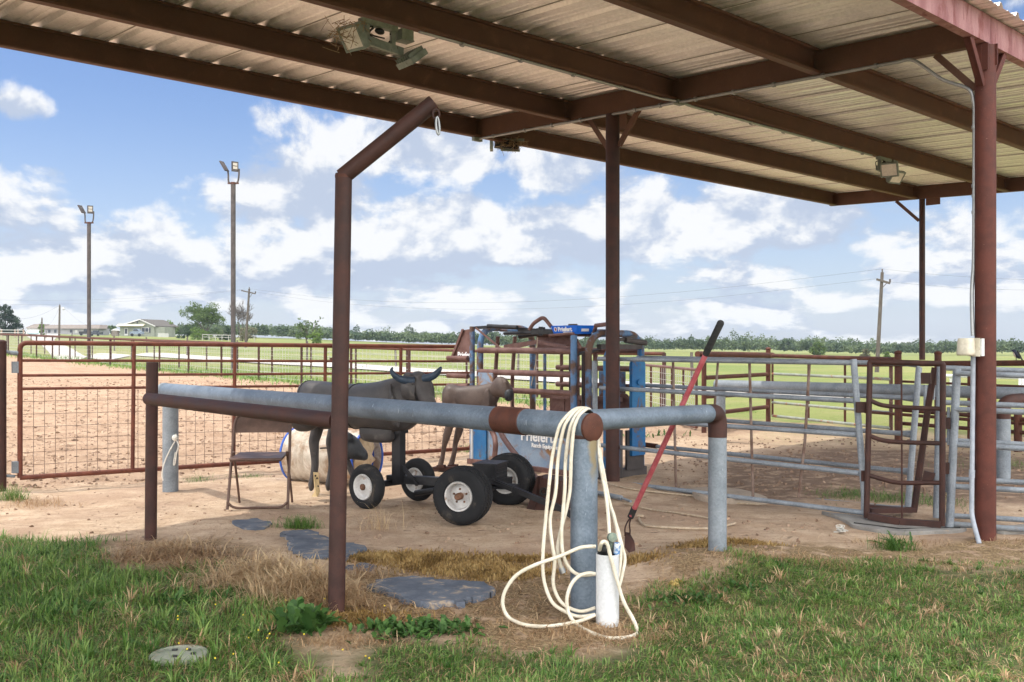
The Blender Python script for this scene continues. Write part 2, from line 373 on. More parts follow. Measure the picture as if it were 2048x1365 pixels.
# unseen bright clouds added overhead and behind the camera, filling the shaded foreground
behind = ramp(nt, sp.outputs[1], .25, -.35)
high = ramp(nt, el, .55, 1.0)
fill_clouds = mix(nt, ramp(nt, n0, .30, .55), (8., 8.8, 10.0), (31., 30.6, 30.))
skyc = mix(nt, mth(nt, 'MAXIMUM', behind, mth(nt, 'MULTIPLY', high, .6)), skyc, fill_clouds)
L(nt, skyc, bg.inputs['Color'])
vs_ = scene.view_settings; scene.display_settings.display_device = 'sRGB'; vs_.view_transform = 'Standard'; vs_.look = 'None'; vs_.gamma = 1; vs_.exposure = .32
scene.render.engine = 'CYCLES'; cy = scene.cycles; cy.max_bounces = 8; cy.diffuse_bounces = 5; cy.glossy_bounces = 3; cy.transmission_bounces = 3; cy.transparent_max_bounces = 6
cy.caustics_reflective = False; cy.caustics_refractive = False; cy.use_denoising = True; cy.use_adaptive_sampling = True; cy.adaptive_threshold = .02; cy.sample_clamp_indirect = 8
try: cy.denoiser = 'OPENIMAGEDENOISE'
except Exception: pass

# ------------------------------------------------------------------ ground sheet
def poly_sd(P, poly):
    """signed distance to polygon, positive inside"""
    poly = np.array(poly, float); x, y = P[:, 0], P[:, 1]; ins = np.zeros(len(P), bool); dmin = np.full(len(P), 1e9)
    for i in range(len(poly)):
        a, b = poly[i], poly[(i + 1) % len(poly)]
        c = ((a[1] > y) != (b[1] > y)) & (x < (b[0] - a[0]) * (y - a[1]) / (b[1] - a[1] + 1e-12) + a[0]); ins ^= c
        d = b - a; t = np.clip(((x - a[0]) * d[0] + (y - a[1]) * d[1]) / (d @ d + 1e-12), 0, 1)
        dmin = np.minimum(dmin, np.hypot(x - a[0] - t * d[0], y - a[1] - t * d[1]))
    return np.where(ins, dmin, -dmin)
def wp(L_): return [GF(*p) for p in L_]
GRASS_L = wp([(-420, 1090), (40, 1092), (150, 1078), (200, 1085), (225, 1125), (300, 1145), (420, 1155), (480, 1200), (530, 1235), (570, 1262), (650, 1310), (700, 1400), (700, 1600), (-700, 1600)])
GRASS_R = wp([(1300, 1215), (1370, 1190), (1480, 1150), (1620, 1135), (1760, 1128), (1900, 1138), (2300, 1122), (2600, 1600), (700, 1600), (690, 1330), (740, 1290), (840, 1270), (940, 1290), (1060, 1312), (1200, 1312), (1290, 1270)])
STRAW_1 = wp([(200, 1088), (300, 1075), (420, 1072), (520, 1100), (600, 1160), (700, 1165), (760, 1140), (900, 1150), (1060, 1150), (1180, 1150), (1280, 1190), (1320, 1240), (1220, 1315), (1000, 1310), (860, 1262), (700, 1275), (560, 1262), (480, 1205), (400, 1155), (230, 1130)])
STRAW_2 = wp([(1290, 1215), (1330, 1110), (1400, 1085), (1500, 1095), (1650, 1085), (1720, 1100), (1960, 1078), (2250, 1082), (2250, 1130), (1900, 1140), (1500, 1150)])
def cnear(p, axc): return p
def make_ground():
    n = 640; a = 3.2
    t = np.linspace(-1, 1, n); k = math.asinh(900 / a)
    xs = a * np.sinh(k * t); ys = 8 + a * np.sinh(k * t)
    X, Y = np.meshgrid(xs, ys); X = X.ravel(); Y = Y.ravel(); Z = terrain(X, Y)
    q = np.column_stack([X, Y])
    sdf = .7655 * (X + 6.73) + .6436 * (Y - 31.8); sdg = -.567 * (X + 4.74) + .824 * (Y - 9.59)
    nearb = (np.abs(X) < 14) & (Y > 0) & (Y < 25)
    def m(poly):
        o = np.full(len(X), -9.0); o[nearb] = poly_sd(q[nearb], poly); return o
    gl, gr, s1, s2 = m(GRASS_L), m(GRASS_R), m(STRAW_1), m(STRAW_2)
    pen = m(wp([(1330, 1005), (1420, 930), (1520, 905), (1700, 893), (1950, 905), (2300, 930), (2300, 1010), (1900, 1010), (1700, 1000), (1500, 1020)]))  # darker pen soil area, outlined along the roof's shadow edge
    gr = np.where((Y < 4.0) & (np.abs(X) < 14) , 1.0, gr)
    # tilled clods in the arena
    ar = (sdg > 0) & (sdf < 0) & (np.abs(X) < 60) & (Y < 60)
    r = RNG.normal(0, .012, len(X)); Z = Z + np.where(ar & nearb, r, 0)
    me = bpy.data.meshes.new('ground'); me.vertices.add(n * n); me.vertices.foreach_set('co', np.column_stack([X, Y, Z]).ravel())
    i, j = np.meshgrid(np.arange(n - 1), np.arange(n - 1)); b = (j * n + i).ravel()
    fc = np.column_stack([b, b + 1, b + n + 1, b + n]); nf = len(fc)
    me.loops.add(nf * 4); me.loops.foreach_set('vertex_index', fc.ravel()); me.polygons.add(nf)
    me.polygons.foreach_set('loop_start', np.arange(nf) * 4); me.polygons.foreach_set('loop_total', np.full(nf, 4)); me.polygons.foreach_set('use_smooth', np.ones(nf, bool))
    me.update()
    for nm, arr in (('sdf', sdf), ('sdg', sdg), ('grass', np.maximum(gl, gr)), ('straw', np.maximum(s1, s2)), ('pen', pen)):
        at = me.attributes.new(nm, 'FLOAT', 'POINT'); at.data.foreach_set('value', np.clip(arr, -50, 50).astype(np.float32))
    o = bpy.data.objects.new('ground', me); COL.objects.link(o); o['kind'] = 'structure'
    m_, nt, b = nodes('ground_soil'); me.materials.append(m_)
    pos = N(nt, 'ShaderNodeNewGeometry').outputs['Position']
    def at(nm): x = N(nt, 'ShaderNodeAttribute'); x.attribute_name = nm; return x.outputs['Fac']
    big = noise(nt, pos, .7, 6, .6); med = noise(nt, pos, 4.5, 7, .65); fin = noise(nt, pos, 38, 6, .7); vfin = noise(nt, pos, 160, 3, .6)
    dirt = mix(nt, ramp(nt, med, .36, .66), (.455, .325, .220), (.575, .435, .310))
    dirt = mix(nt, mth(nt, 'MULTIPLY', ramp(nt, big, .44, .64), .7), dirt, (.37, .25, .175))
    dirt = mix(nt, mth(nt, 'MULTIPLY', ramp(nt, fin, .54, .68), .65), dirt, (.22, .145, .10))
    dirt = mix(nt, mth(nt, 'MULTIPLY', ramp(nt, vfin, .66, .74), .6), dirt, (.60, .50, .38))
    soil = mix(nt, ramp(nt, noise(nt, pos, 1.6, 6, .6), .35, .65), (.295, .196, .130), (.385, .270, .185))
    vo = N(nt, 'ShaderNodeTexVoronoi'); vo.inputs['Scale'].default_value = 8.5; vo.inputs['Randomness'].default_value = 1; L(nt, pos, vo.inputs['Vector'])
    clod = mth(nt, 'MULTIPLY', ramp(nt, vo.outputs['Distance'], .30, .10), ramp(nt, noise(nt, pos, 2.8, 3), .44, .6))
    soil = mix(nt, mth(nt, 'MULTIPLY', clod, .75), soil, (.20, .115, .07))
    soil = mix(nt, mth(nt, 'MULTIPLY', ramp(nt, noise(nt, pos, 15, 5, .75), .53, .63), .7), soil, (.21, .13, .085))
    mp_ = N(nt, 'ShaderNodeMapping'); mp_.inputs['Rotation'].default_value = (0, 0, .75); mp_.inputs['Scale'].default_value = (1.2, 7, 1); L(nt, pos, mp_.inputs[0])
    drag = noise(nt, mp_.outputs[0], 1.6, 5, .65)
    dirt = mix(nt, mth(nt, 'MULTIPLY', ramp(nt, drag, .54, .66), .5), dirt, (.30, .20, .135))
    dirt = mix(nt, mth(nt, 'MULTIPLY', ramp(nt, noise(nt, pos, 17, 5, .7), .57, .66), .45), dirt, (.25, .165, .11))
    dirt = mix(nt, mth(nt, 'MULTIPLY', clod, .22), dirt, (.30, .205, .14))
    past = mix(nt, ramp(nt, noise(nt, pos, .05, 6, .65), .38, .62), (.125, .165, .048), (.205, .210, .072))
    past = mix(nt, mth(nt, 'MULTIPLY', ramp(nt, noise(nt, pos, .35, 6, .7), .48, .68), .65), past, (.24, .205, .105))
    past = mix(nt, mth(nt, 'MULTIPLY', ramp(nt, noise(nt, pos, 3.5, 6, .7), .52, .68), .6), past, (.105, .165, .035))
    past = mix(nt, mth(nt, 'MULTIPLY', ramp(nt, noise(nt, pos, 14, 4, .7), .56, .70), .5), past, (.34, .27, .15))
    wob = mth(nt, 'MULTIPLY_ADD', noise(nt, pos, 1.1, 5, .65), 4.0, -2.0)
    arena = mth(nt, 'MULTIPLY', ramp(nt, mth(nt, 'ADD', at('sdg'), mth(nt, 'MULTIPLY', wob, .35)), -.1, .6), 1.0)
    col = mix(nt, arena, dirt, soil)
    dry = mth(nt, 'MULTIPLY', ramp(nt, mth(nt, 'ADD', at('sdf'), mth(nt, 'MULTIPLY', wob, 1.6)), -5.0, -.8), mth(nt, 'SUBTRACT', 1.0, arena))
    col = mix(nt, mth(nt, 'MULTIPLY', dry, ramp(nt, noise(nt, pos, 9, 5, .7), .40, .60)), col, (.36, .29, .16))
    col = mix(nt, ramp(nt, mth(nt, 'ADD', at('sdf'), mth(nt, 'MULTIPLY', wob, .5)), -.5, .7), col, past)
    st = ramp(nt, mth(nt, 'ADD', at('straw'), mth(nt, 'MULTIPLY', wob, .12)), -.12, .16)
    strawc = mix(nt, ramp(nt, noise(nt, pos, 55, 4, .7), .42, .6), (.17, .115, .065), (.34, .245, .135))
    col = mix(nt, mth(nt, 'MULTIPLY', st, ramp(nt, noise(nt, pos, 6, 5, .7), .34, .50)), col, strawc)
    col = mix(nt, mth(nt, 'MULTIPLY', ramp(nt, mth(nt, 'ADD', at('pen'), mth(nt, 'MULTIPLY', wob, .2)), -.3, .5), ramp(nt, noise(nt, pos, 5, 6, .7), .30, .55)), col, (.20, .135, .095))  # brown tilled soil, darkened further to paint in the roof's shade
    gm = ramp(nt, mth(nt, 'ADD', at('grass'), mth(nt, 'MULTIPLY', wob, .14)), -.12, .15)
    gcol = mix(nt, ramp(nt, noise(nt, pos, 7, 5, .7), .4, .62), (.058, .082, .028), (.145, .125, .062))
    col = mix(nt, gm, col, gcol)
    L(nt, col, b.inputs['Base Color']); b.inputs['Roughness'].default_value = .95; b.inputs['Specular IOR Level'].default_value = .15
    hgt = mth(nt, 'ADD', mth(nt, 'MULTIPLY_ADD', drag, -.25, mth(nt, 'MULTIPLY', med, .6)), mth(nt, 'ADD', mth(nt, 'MULTIPLY', fin, .35), mth(nt, 'ADD', mth(nt, 'MULTIPLY', vfin, .08), mth(nt, 'MULTIPLY', mth(nt, 'MULTIPLY', clod, mth(nt, 'MULTIPLY_ADD', arena, 1.3, -.5)), 1.0))))
    bump(nt, b, hgt, .06, .9)
make_ground()

# gravel drive
def sheet_strip(name, left, right, m, dz, cols=6):
    mb = MB(); vs = []
    for (a, b_) in zip(left, right):
        for j in range(cols + 1):
            t = j / cols; x = a[0] * (1 - t) + b_[0] * t; y = a[1] * (1 - t) + b_[1] * t; vs.append((x, y, H(x, y) + dz))
    c = cols + 1
    mb.add(vs, [(i * c + j, i * c + j + 1, (i + 1) * c + j + 1, (i + 1) * c + j) for i in range(len(left) - 1) for j in range(cols)])
    return put(name, mb, m, kind='structure', keep=True)
GRAVEL = mat('white_caliche_gravel', (.34, .325, .295), (.42, .40, .37), .8, rough=.95, c3=(.36, .34, .24), s3=1.5, lo3=.6, hi3=.75, bmp=.01, bs=20)
near_edge = [(1700, 803), (1400, 786), (1200, 774), (1000, 759), (850, 750), (700, 739), (560, 731), (420, 722), (300, 715), (200, 708), (120, 701), (70, 696.5), (30, 692), (8, 687), (20, 682), (60, 678.0), (90, 676.6)]
far_edge = [(1700, 792), (1400, 775), (1200, 761), (1000, 747), (850, 739), (700, 729), (560, 722), (420, 714), (300, 707), (200, 700.5), (140, 695), (100, 690.5), (80, 686), (80, 682.5), (95, 679), (120, 675.5), (128, 675)]
le = crom([G(*p) for p in near_edge], 10); re_ = crom([G(*p) for p in far_edge], 10)
sheet_strip('gravel_drive', le, re_, GRAVEL, .05, 10)
# ------------------------------------------------------------------ the shelter
A_ = V((.7267, .6870, 0)); B_ = V((-.6870, .7267, 0)); P1 = V((3.40, 7.15, 0))
def S(t, s, z=0.0): return P1 + A_ * t + B_ * s + V((0, 0, z))
def zb(s): return 3.55 + .029 * s
shel = thing('open_shelter', 'big open-sided steel shelter with brown beams and a ribbed tin roof', 'shelter', (3.40, 7.15, 0))
T0, T1 = -9.2, 7.87
LAPM = mat('sheet_lap_line', (.30, .27, .24), (.40, .37, .33), 3, rough=.6, bmp=0)  # darker tone for the thin strips marking the side laps
# roof sheet: trapezoid ribs every 0.305 m running across the purlins
prof = []; t = T0 - .05
while t < T1 + .06:
    prof += [(t, 0), (t + .075, 0), (t + .082, .007), (t + .105, .007), (t + .112, 0), (t + .150, 0), (t + .157, .007), (t + .18, .007), (t + .187, 0), (t + .225, 0), (t + .250, .034), (t + .282, .034)]
    t += .305
rs = MB(); ss = [-.16, 0.02, 1.3, 2.75, 4.1, 5.42, 5.56]; k = len(prof)
rs.add([S(tt, s, zb(s) + .2065 + zz) for s in ss for tt, zz in prof], [(i * k + j, i * k + j + 1, (i + 1) * k + j + 1, (i + 1) * k + j) for i in range(len(ss) - 1) for j in range(k - 1)])
put('roof_sheet', rs, SHEET, shel, smooth=20)
tl = T0 + .45
while tl < T1: # side laps of the sheets, each seen from below as a thin line
    m = MB(); m.bar(S(tl, -.15, zb(-.15) + .2035), S(tl, 5.55, zb(5.55) + .2035), .010, .004); put('sheet_lap', m, LAPM, shel, smooth=0); tl += .915
def cbeam(mb, p0, p1, out, h=.20, fl=.065, th=.006):
    """C-section: web on the p0-p1 line, flanges towards out"""
    out = V(out)
    mb.bar(p0 + V((0, 0, h / 2)), p1 + V((0, 0, h / 2)), th, h)
    for z, lipd in ((th / 2, 1), (h - th / 2, -1)):
        o = out * (fl / 2 + th / 2)
        mb.bar(p0 + o + V((0, 0, z)), p1 + o + V((0, 0, z)), fl, th)
        o = out * (fl + th); mb.bar(p0 + o + V((0, 0, z + lipd * .011)), p1 + o + V((0, 0, z + lipd * .011)), .004, .016)
for s, o in ((1.338, -1), (2.766, -1), (4.126, -1), (5.487, -1)):
    for t0, t1 in ((T0, -.035), (.035, T1 - .035)):
        m = MB(); cbeam(m, S(t0, s, zb(s)), S(t1, s, zb(s)), B_ * o); put('purlin', m, BEAM, shel)
for t0, t1 in ((T0, -.004), (.004, T1)):
    m = MB(); cbeam(m, S(t0, -.035, zb(0)), S(t1, -.035, zb(0)), B_ * 1); put('fascia_beam', m, FASCIA, shel)
for tt in (0, T1):
    m = MB()
    for dt, o in ((-.031, 1), (.031, -1)):
        mid = []
        m.bar(S(tt + dt, -.02, zb(0) + .1), S(tt + dt, 5.55, zb(5.55) + .1), .006, .199)
    m.bar(S(tt, -.02, zb(0) + .003), S(tt, 5.55, zb(5.55) + .003), .066, .006); m.bar(S(tt, -.02, zb(0) + .196), S(tt, 5.55, zb(5.55) + .196), .066, .006)
    put('girder', m, BEAM, shel)
    m = MB()
    for s in (5.487, 4.126, 2.766, 1.338):
        for sg in ((-1, 1) if tt == 0 else (-1,)):
            m.bar(S(tt + sg * .037, s + .008, zb(s) + .02), S(tt + sg * .037, s + .008, zb(s) + .19), .05, .007, up=A_)
    put('connection_angle', m, BEAM, shel, split=True)
def post(px_, d, top, foot=-.2, m=PILLAR, base=None):
    q = MB(); x, y = px_[0], px_[1]
    q.tube([(x, y, foot), (x, y, top)], d / 2, 28); return put('post', q, m, shel)
post(S(0, 0), .142, 3.54); post(S(0, 3.52), .137, zb(3.52) - .005, m=RUST2); post(S(T1, 4.0), .088, zb(4.0) - .004, foot=1.165, m=RUST2)
m = MB(); m.bar(S(-.085, .0, 3.47), S(.085, .0, 3.47), .012, .15); m.bar(S(0, -.085, 3.47), S(0, .085, 3.47), .012, .15)
m.bar(S(.078, -.05, 3.47), S(.078, .05, 3.47), .010, .15); m.bar(S(-.078, -.05, 3.45), S(-.078, .05, 3.45), .010, .19); put('cap_plate', m, PILLAR, shel)
m = MB(); m.bar(S(0, 3.43, 3.57), S(0, 3.34, 3.57), .012, .18); m.bar(S(0.06, 3.46, 3.58), S(.06, 3.58, 3.58), .012, .16); put('cap_plate', m, BEAM, shel)
m = MB(); m.bar(S(T1, 3.72, 3.61), S(T1, 3.94, 3.61), .012, .11); put('cap_plate', m, BEAM, shel)
def angle(p0, p1, sd, w=.05, m=BEAM):
    q = MB(); p0, p1 = V(p0), V(p1); sd = V(sd); q.bar(p0, p1, .006, w, up=sd.cross(p1 - p0)); q.bar(p0 + sd * .028, p1 + sd * .028, w, .006, up=sd.cross(p1 - p0)); return put('knee_brace', q, m, shel)
angle(S(-.07, -.02, 3.25), S(-.30, -.02, 3.55), B_, m=PILLAR); angle(S(.07, -.02, 3.25), S(.32, -.02, 3.55), B_, m=PILLAR); angle(S(0, .07, 3.25), S(0, .36, 3.56), A_, m=BEAM)
angle(S(0, 3.59, 3.33), S(0, 3.84, zb(3.84)), A_); angle(S(0, 3.45, 3.33), S(0, 3.20, zb(3.2)), A_)
angle(S(T1, 4.05, 3.33), S(T1, 4.42, zb(4.42)), A_)

# conduit run and socket on the right pillar
con = thing('electrical_conduit', 'thin steel conduit under the beams, bending down the right pillar into grey plastic pipe', 'conduit', (3.33, 7.2, 0))
pr = MB()
run = [S(-.045, 5.42, zb(5.42) - .017), S(-.045, .62, zb(.62) - .017)]
down = [S(-.045, .62, zb(.62) - .017), S(-.045, .50, 3.535), S(-.03, .30, 3.36), W(1936, 178, 7.22), W(1947, 205, 7.20), W(1948.5, 240, 7.195), W(1948.5, 400, 7.19), W(1947.5, 520, 7.19), W(1945, 560, 7.18), W(1943.5, 600, 7.17), W(1945.5, 672, 7.15)]
pr.tube(run[:1] + crom(down, 6), .0135, 10); put('steel_pipe', pr, CONDUIT, con)
pr = MB(); zz = zb(2.766) - .014
pr.tube([S(-.05, 2.70, zz), S(-.12, 2.70, zz), S(-.25, 2.73, zz), S(-3.0, 2.735, zz + .01)], .0125, 8)
pr.tube([S(.05, 2.70, zz), S(.2, 2.72, zz), S(3.72, 2.735, zz + .01)], .0125, 8); put('branch_pipe', pr, CONDUIT, con)
pr = MB()
for s in (5.2, 4.7, 4.3, 3.9, 3.2, 2.9, 2.5, 2.1, 1.7, 1.25, .8): pr.tube([S(-.045, s - .012, zb(s) - .017), S(-.045, s + .012, zb(s) - .017)], .021, 10); pr.bar(S(-.07, s, zb(s) - .006), S(0, s, zb(s) - .006), .02, .004)
for t in (-2.6, -2.0, -1.4, -.8, .6, 1.2, 1.8, 2.4, 3.0, 3.5): pr.tube([S(t - .012, 2.735, zz + .004), S(t + .012, 2.735, zz + .004)], .021, 10)
for py in (255, 372, 392, 425): pr.tube([W(1948.5, py - 3, 7.19), W(1948.5, py + 3, 7.19)], .019, 10)
put('strap', pr, CONDUIT, con, split=True)
pr = MB(); pr.box(S(-.03, 2.70, zz - .006), .09, .05, .04, A_); pr.box(S(-.05, 5.46, zb(5.4) - .02), .12, .045, .04, A_); put('junction_fitting', pr, LAMPGREY, con)
pr = MB(); pr.tube(crom([W(1946.5, 700, 7.13), W(1945.5, 800, 7.13), W(1944.5, 900, 7.12), W(1943.5, 1000, 7.11), W(1944, 1030, 7.10), W(1950, 1057, 7.07), W(1958.5, 1088, 7.02)], 6), .0165, 12)
pr.tube([W(1944, 940, 7.12), W(1943.5, 956, 7.12)], .0205, 12); put('plastic_pipe', pr, CONDUITW, con)
soc = thing('outdoor_socket', 'ivory bell-shaped outlet cover beside a white box on the right pillar', 'socket', W(1945, 712, 7.1))
pr = MB(); pr.box(W(1957.5, 695, 7.07), .042, .05, .118, A_); pr.box(W(1957.5, 695, 7.07) - B_ * .028, .046, .006, .124, A_); put('box', pr, PVC, soc, smooth=0)
pr = MB(); c = W(1932, 695, 7.03)
pr.loft([(c + V((0, 0, .062)), A_ * .035, B_ * .03, .6), (c + V((0, 0, .058)), A_ * .053, B_ * .048, .6), (c + V((0, 0, 0)), A_ * .056, B_ * .052, .6), (c + V((0, 0, -.052)), A_ * .058, B_ * .054, .6), (c + V((0, 0, -.058)), A_ * .03, B_ * .03, .6)], 24, 4)
put('hood', pr, IVORY, soc)
pr = MB(); pr.box(W(1949, 695, 7.06), .012, .075, .13, A_); put('back_plate', pr, IVORY, soc, smooth=0)

# twin floodlights on the purlins
def floodlight(loc, lab, yaw, p1, p2, nest=False):
    """loc = top of bracket; yaw = across direction; p1,p2 = (offset, normal, tilt) of the heads"""
    t = thing('floodlight', lab, 'floodlight', loc, 'twin floodlights under the shelter roof')
    loc = V(loc); x = V(yaw).normalized(); z = V((0, 0, 1)); y = z.cross(x)
    m = MB(); m.box(loc + x * .0 - z * .02, .30, .05, .035, x); m.box(loc - x * .10 - z * .08, .03, .04, .12, x); m.box(loc + x * .12 - z * .09, .03, .03, .12, x); m.bar(loc - x * .16 - z * .14, loc + x * .20 - z * .165, .04, .055); put('bracket', m, LAMPGREY, t, smooth=0)
    m = MB(); m.box(loc + x * .22 - z * .045, .10, .085, .07, x); m.box(loc + x * .22 - z * .083, .108, .093, .008, x); put('junction_box', m, LAMPGREY, t, smooth=0)
    m = MB()
    for a_, b_ in (((-.09, -.05), (-.17, -.16)), ((-.05, -.04), (.0, -.12)), ((.1, -.06), (.19, -.17)), ((-.08, -.05), (.05, -.1))):
        p, q = loc + x * a_[0] + z * a_[1], loc + x * b_[0] + z * b_[1]; m.tube(crom([p, (p + q) / 2 + y * .03 + z * .045, (p + q) / 2 - x * .06 - z * .02, q], 5), .006, 6)
    m.ell(loc - z * .06 + x * .01, (.04, .02, .022), ax=x); put('cable', m, CABLE, t)
    for off, nrm, w_, h_ in (p1, p2):
        n_ = V(nrm).normalized(); r = n_.cross(z).normalized(); u = r.cross(n_); c = loc + x * off[0] + y * off[1] + z * off[2]
        h = MB(); h.box(c + n_ * .0, w_, h_, .035, r, u)
        for q in range(7): h.box(c - n_ * .03 + r * (w_ * (q / 6 - .5) * .86), .006, h_ * .9, .03, r, u)
        for sx in (-1, 1): h.box(c + r * sx * (w_ / 2 - .008) + n_ * .02, .016, h_, .008, r, u); h.box(c + u * sx * (h_ / 2 - .008) + n_ * .0205, w_ - .034, .016, .008, r, u)
        head = put('lamp_head', h, LAMPGREY, t, smooth=0)
        l = MB(); l.box(c + n_ * .0195, w_ - .036, h_ - .036, .003, r, u); put('lens', l, LENS, head, smooth=0)
    return t
x_ = V((1, .05, -.25))
floodlight(S(-3.38, 2.70, 3.60), 'grass-stuffed twin floodlight on a front beam above the rusty hoist', A_, ((-.22, -.02, -.155), (-.55, -.75, -.62), .185, .17), ((.27, -.02, -.20), (.50, .38, -.78), .20, .15))
floodlight(S(3.95, 2.70, zb(2.7) - .005), 'twin floodlight with a square pale lens on the far right beam', A_, ((-.10, -.12, -.17), (-.5, -.75, -.40), .20, .17), ((.19, -.06, -.215), (.42, -.70, -.58), .21, .16))
t = thing('floodlight', 'twin floodlight seen end-on below the roof corner, packed with a straw nest', 'floodlight', W(1010, 285, 11.4), 'twin floodlights under the shelter roof')
q0 = W(1010, 289, 11.4); m = MB(); m.box(q0 - V((.155, 0, .01)), .035, .16, .115); m.box(q0 + V((.05, 0, .045)), .34, .05, .03); m.bar(q0 + V((-.05, 0, -.065)), q0 + V((.17, 0, -.075)), .03, .02); put('bracket', m, LAMPGREY, t, smooth=0)
m = MB(); m.box(q0 + V((.02, 0, -.01)), .27, .13, .085, (1, .1, -.14)); put('lamp_head', m, CABLE, t, smooth=0)
def nest(name, c, rad, n, m_, parent=None, **kw):
    q = MB()
    for _ in range(n):
        p = V(c) + V((random.gauss(0, rad[0]), random.gauss(0, rad[1]), random.gauss(0, rad[2]))); d = V((random.gauss(0, 1), random.gauss(0, 1), random.gauss(0, .7))).normalized() * random.uniform(.03, .08)
        q.tube([p - d, p + V((0, 0, random.uniform(-.01, .01))), p + d], .0022, 4, cap=False)
    return put(name, q, m_, parent, **kw)
STRAWM = mat('dry_straw', (.24, .16, .09), (.36, .26, .15), 30, rough=.9, bmp=0)
nest('bird_nest', q0 + V((.06, -.04, -.01)), (.075, .03, .03), 160, STRAWM, label='straw bird nest stuffed in the floodlight below the roof corner', cat='nest')
nest('bird_nest', S(-3.62, 2.70, 3.47), (.06, .05, .05), 70, STRAWM, label='straw nest sticking out round the floodlight above the rusty hoist', cat='nest')

# ------------------------------------------------------------------ galvanised hitching rail
hit = thing('hitching_rail', 'thick galvanised pipe rail with rusty collar, cream hose looped over its near end', 'hitching rail', (.38, 5.4, 0))
e0 = V((-3.37, 9.62, .958)); e1 = V((.425, 5.20, .968)); dr = (e1 - e0).normalized(); ln = (e1 - e0).length; RR = .0725
def rp(px):  # point on the rail seen at column px
    lo, hi = 0., 1.
    for _ in range(40):
        mid = (lo + hi) / 2; p = e0.lerp(e1, mid)
        if CX + F * p.x / p.y < px: lo = mid
        else: hi = mid
    return e0.lerp(e1, lo)
m = MB(); m.tube([e0, rp(997)], RR, 32, cap=False); m.tube([rp(1052), e1 - dr * .012], RR, 32, cap=False); put('rail', m, GALV, hit)
m = MB(); m.tube([rp(996), rp(997.5), rp(1051.5), rp(1053)], [RR - .002, RR + .005, RR + .005, RR - .002], 32); put('collar', m, RUST, hit)
m = MB(); m.lathe([(-.014, RR + .001), (-.006, RR + .004), (.004, RR + .003), (.011, RR - .012), (.014, .03), (.015, .001)], e1 - dr * .005, dr, 32); put('end_cap', m, RUST, hit)
m = MB(); m.lathe([(-.015, RR + .002), (.0, RR + .003), (.045, RR + .002)], e0 + dr * .02, dr, 32, cap=True); m.lathe([(0, RR + .004), (.012, RR + .004)], e0 + dr * .085, dr, 32); put('end_cap', m, GALVR, hit)
def vpost(x, y, top, r, m_, par, n=32, name='post'):
    q = MB(); q.tube([(x, y, H(x, y) - .15), (x, y, top)], r, n, cap=False); return put(name, q, m_, par)
pn = rp(1168)
GALVN = galv('galvanised_near_post', (.085, .115, .150), (.20, .245, .30), .42, .18)
nt_ = GALVN.node_tree; b_ = nt_.nodes['Principled BSDF']; src = b_.inputs['Base Color'].links[0].from_socket   # yellow-brown weep running down from the cap weld
tc_ = N(nt_, 'ShaderNodeTexCoord').outputs['Object']; s_ = N(nt_, 'ShaderNodeSeparateXYZ'); L(nt_, tc_, s_.inputs[0])
wob_ = mth(nt_, 'MULTIPLY_ADD', noise(nt_, tc_, 14, 4, .6), .05, -.025)
dx_ = mth(nt_, 'ABSOLUTE', mth(nt_, 'ADD', mth(nt_, 'SUBTRACT', s_.outputs[0], (pn.x - .38) + .045), wob_))
wid_ = mth(nt_, 'MULTIPLY', mth(nt_, 'SUBTRACT', s_.outputs[2], .60), .09)
f_ = mth(nt_, 'MULTIPLY', ramp(nt_, mth(nt_, 'SUBTRACT', wid_, dx_), -.012, .012), ramp(nt_, s_.outputs[2], .62, .82))
L(nt_, mix(nt_, mth(nt_, 'MULTIPLY', f_, .8), src, (.26, .19, .075)), b_.inputs['Base Color'])
vpost(pn.x, pn.y, .93, .072, GALVN, hit); pf = rp(341); vpost(pf.x, pf.y, .93, .073, GALVR, hit)
m = MB(); m.lathe([(.03, .0722), (.036, .0745), (.044, .0745), (.05, .0722)], V((pn.x, pn.y, .878)), (0, 0, 1), 32); put('weld_bead', m, RUST2, hit)
cs = pn + A_ * .03; cs.z = 1.0; ce = V((1.215, 6.175, .972)); d2 = (ce - cs).normalized()
m = MB(); m.tube([cs, ce], .057, 28, cap=False); put('cross_rail', m, GALV, hit)
eb = ce + d2 * .115; m = MB(); m.tube(fillet([ce - d2 * .002, eb, V((eb.x, eb.y, eb.z - .15))], .11, 10), .0590, 28, cap=False); put('elbow', m, RUST2, hit)
m = MB(); m.tube([V((eb.x, eb.y, eb.z - .145)), V((eb.x, eb.y, H(eb.x, eb.y) - .1))], .0575, 28, cap=False); put('post', m, GALVR, hit)
tw = MB(); a0 = V((pf.x + .076, pf.y - .03, 0)); tw.tube(crom([W(352, 868, pf.y - .08), W(350, 882, pf.y - .085), W(343, 895, pf.y - .09), W(333, 915, pf.y - .09), W(326, 935, pf.y - .09), W(324.5, 950, pf.y - .1), W(326, 962, pf.y - .1)], 5), .006, 6)
tw.tube(crom([W(350, 878, pf.y - .085), W(357, 890, pf.y - .09), W(353, 908, pf.y - .085), W(350, 928, pf.y - .085), W(347, 928, pf.y - .085), W(351, 905, pf.y - .085)], 5), .006, 6)
tw.ell(W(350, 876, pf.y - .09), (.03, .022, .03)); put('tie_rope', tw, TWINE, label='short white cord tied round the far post of the pipe rail', cat='rope')

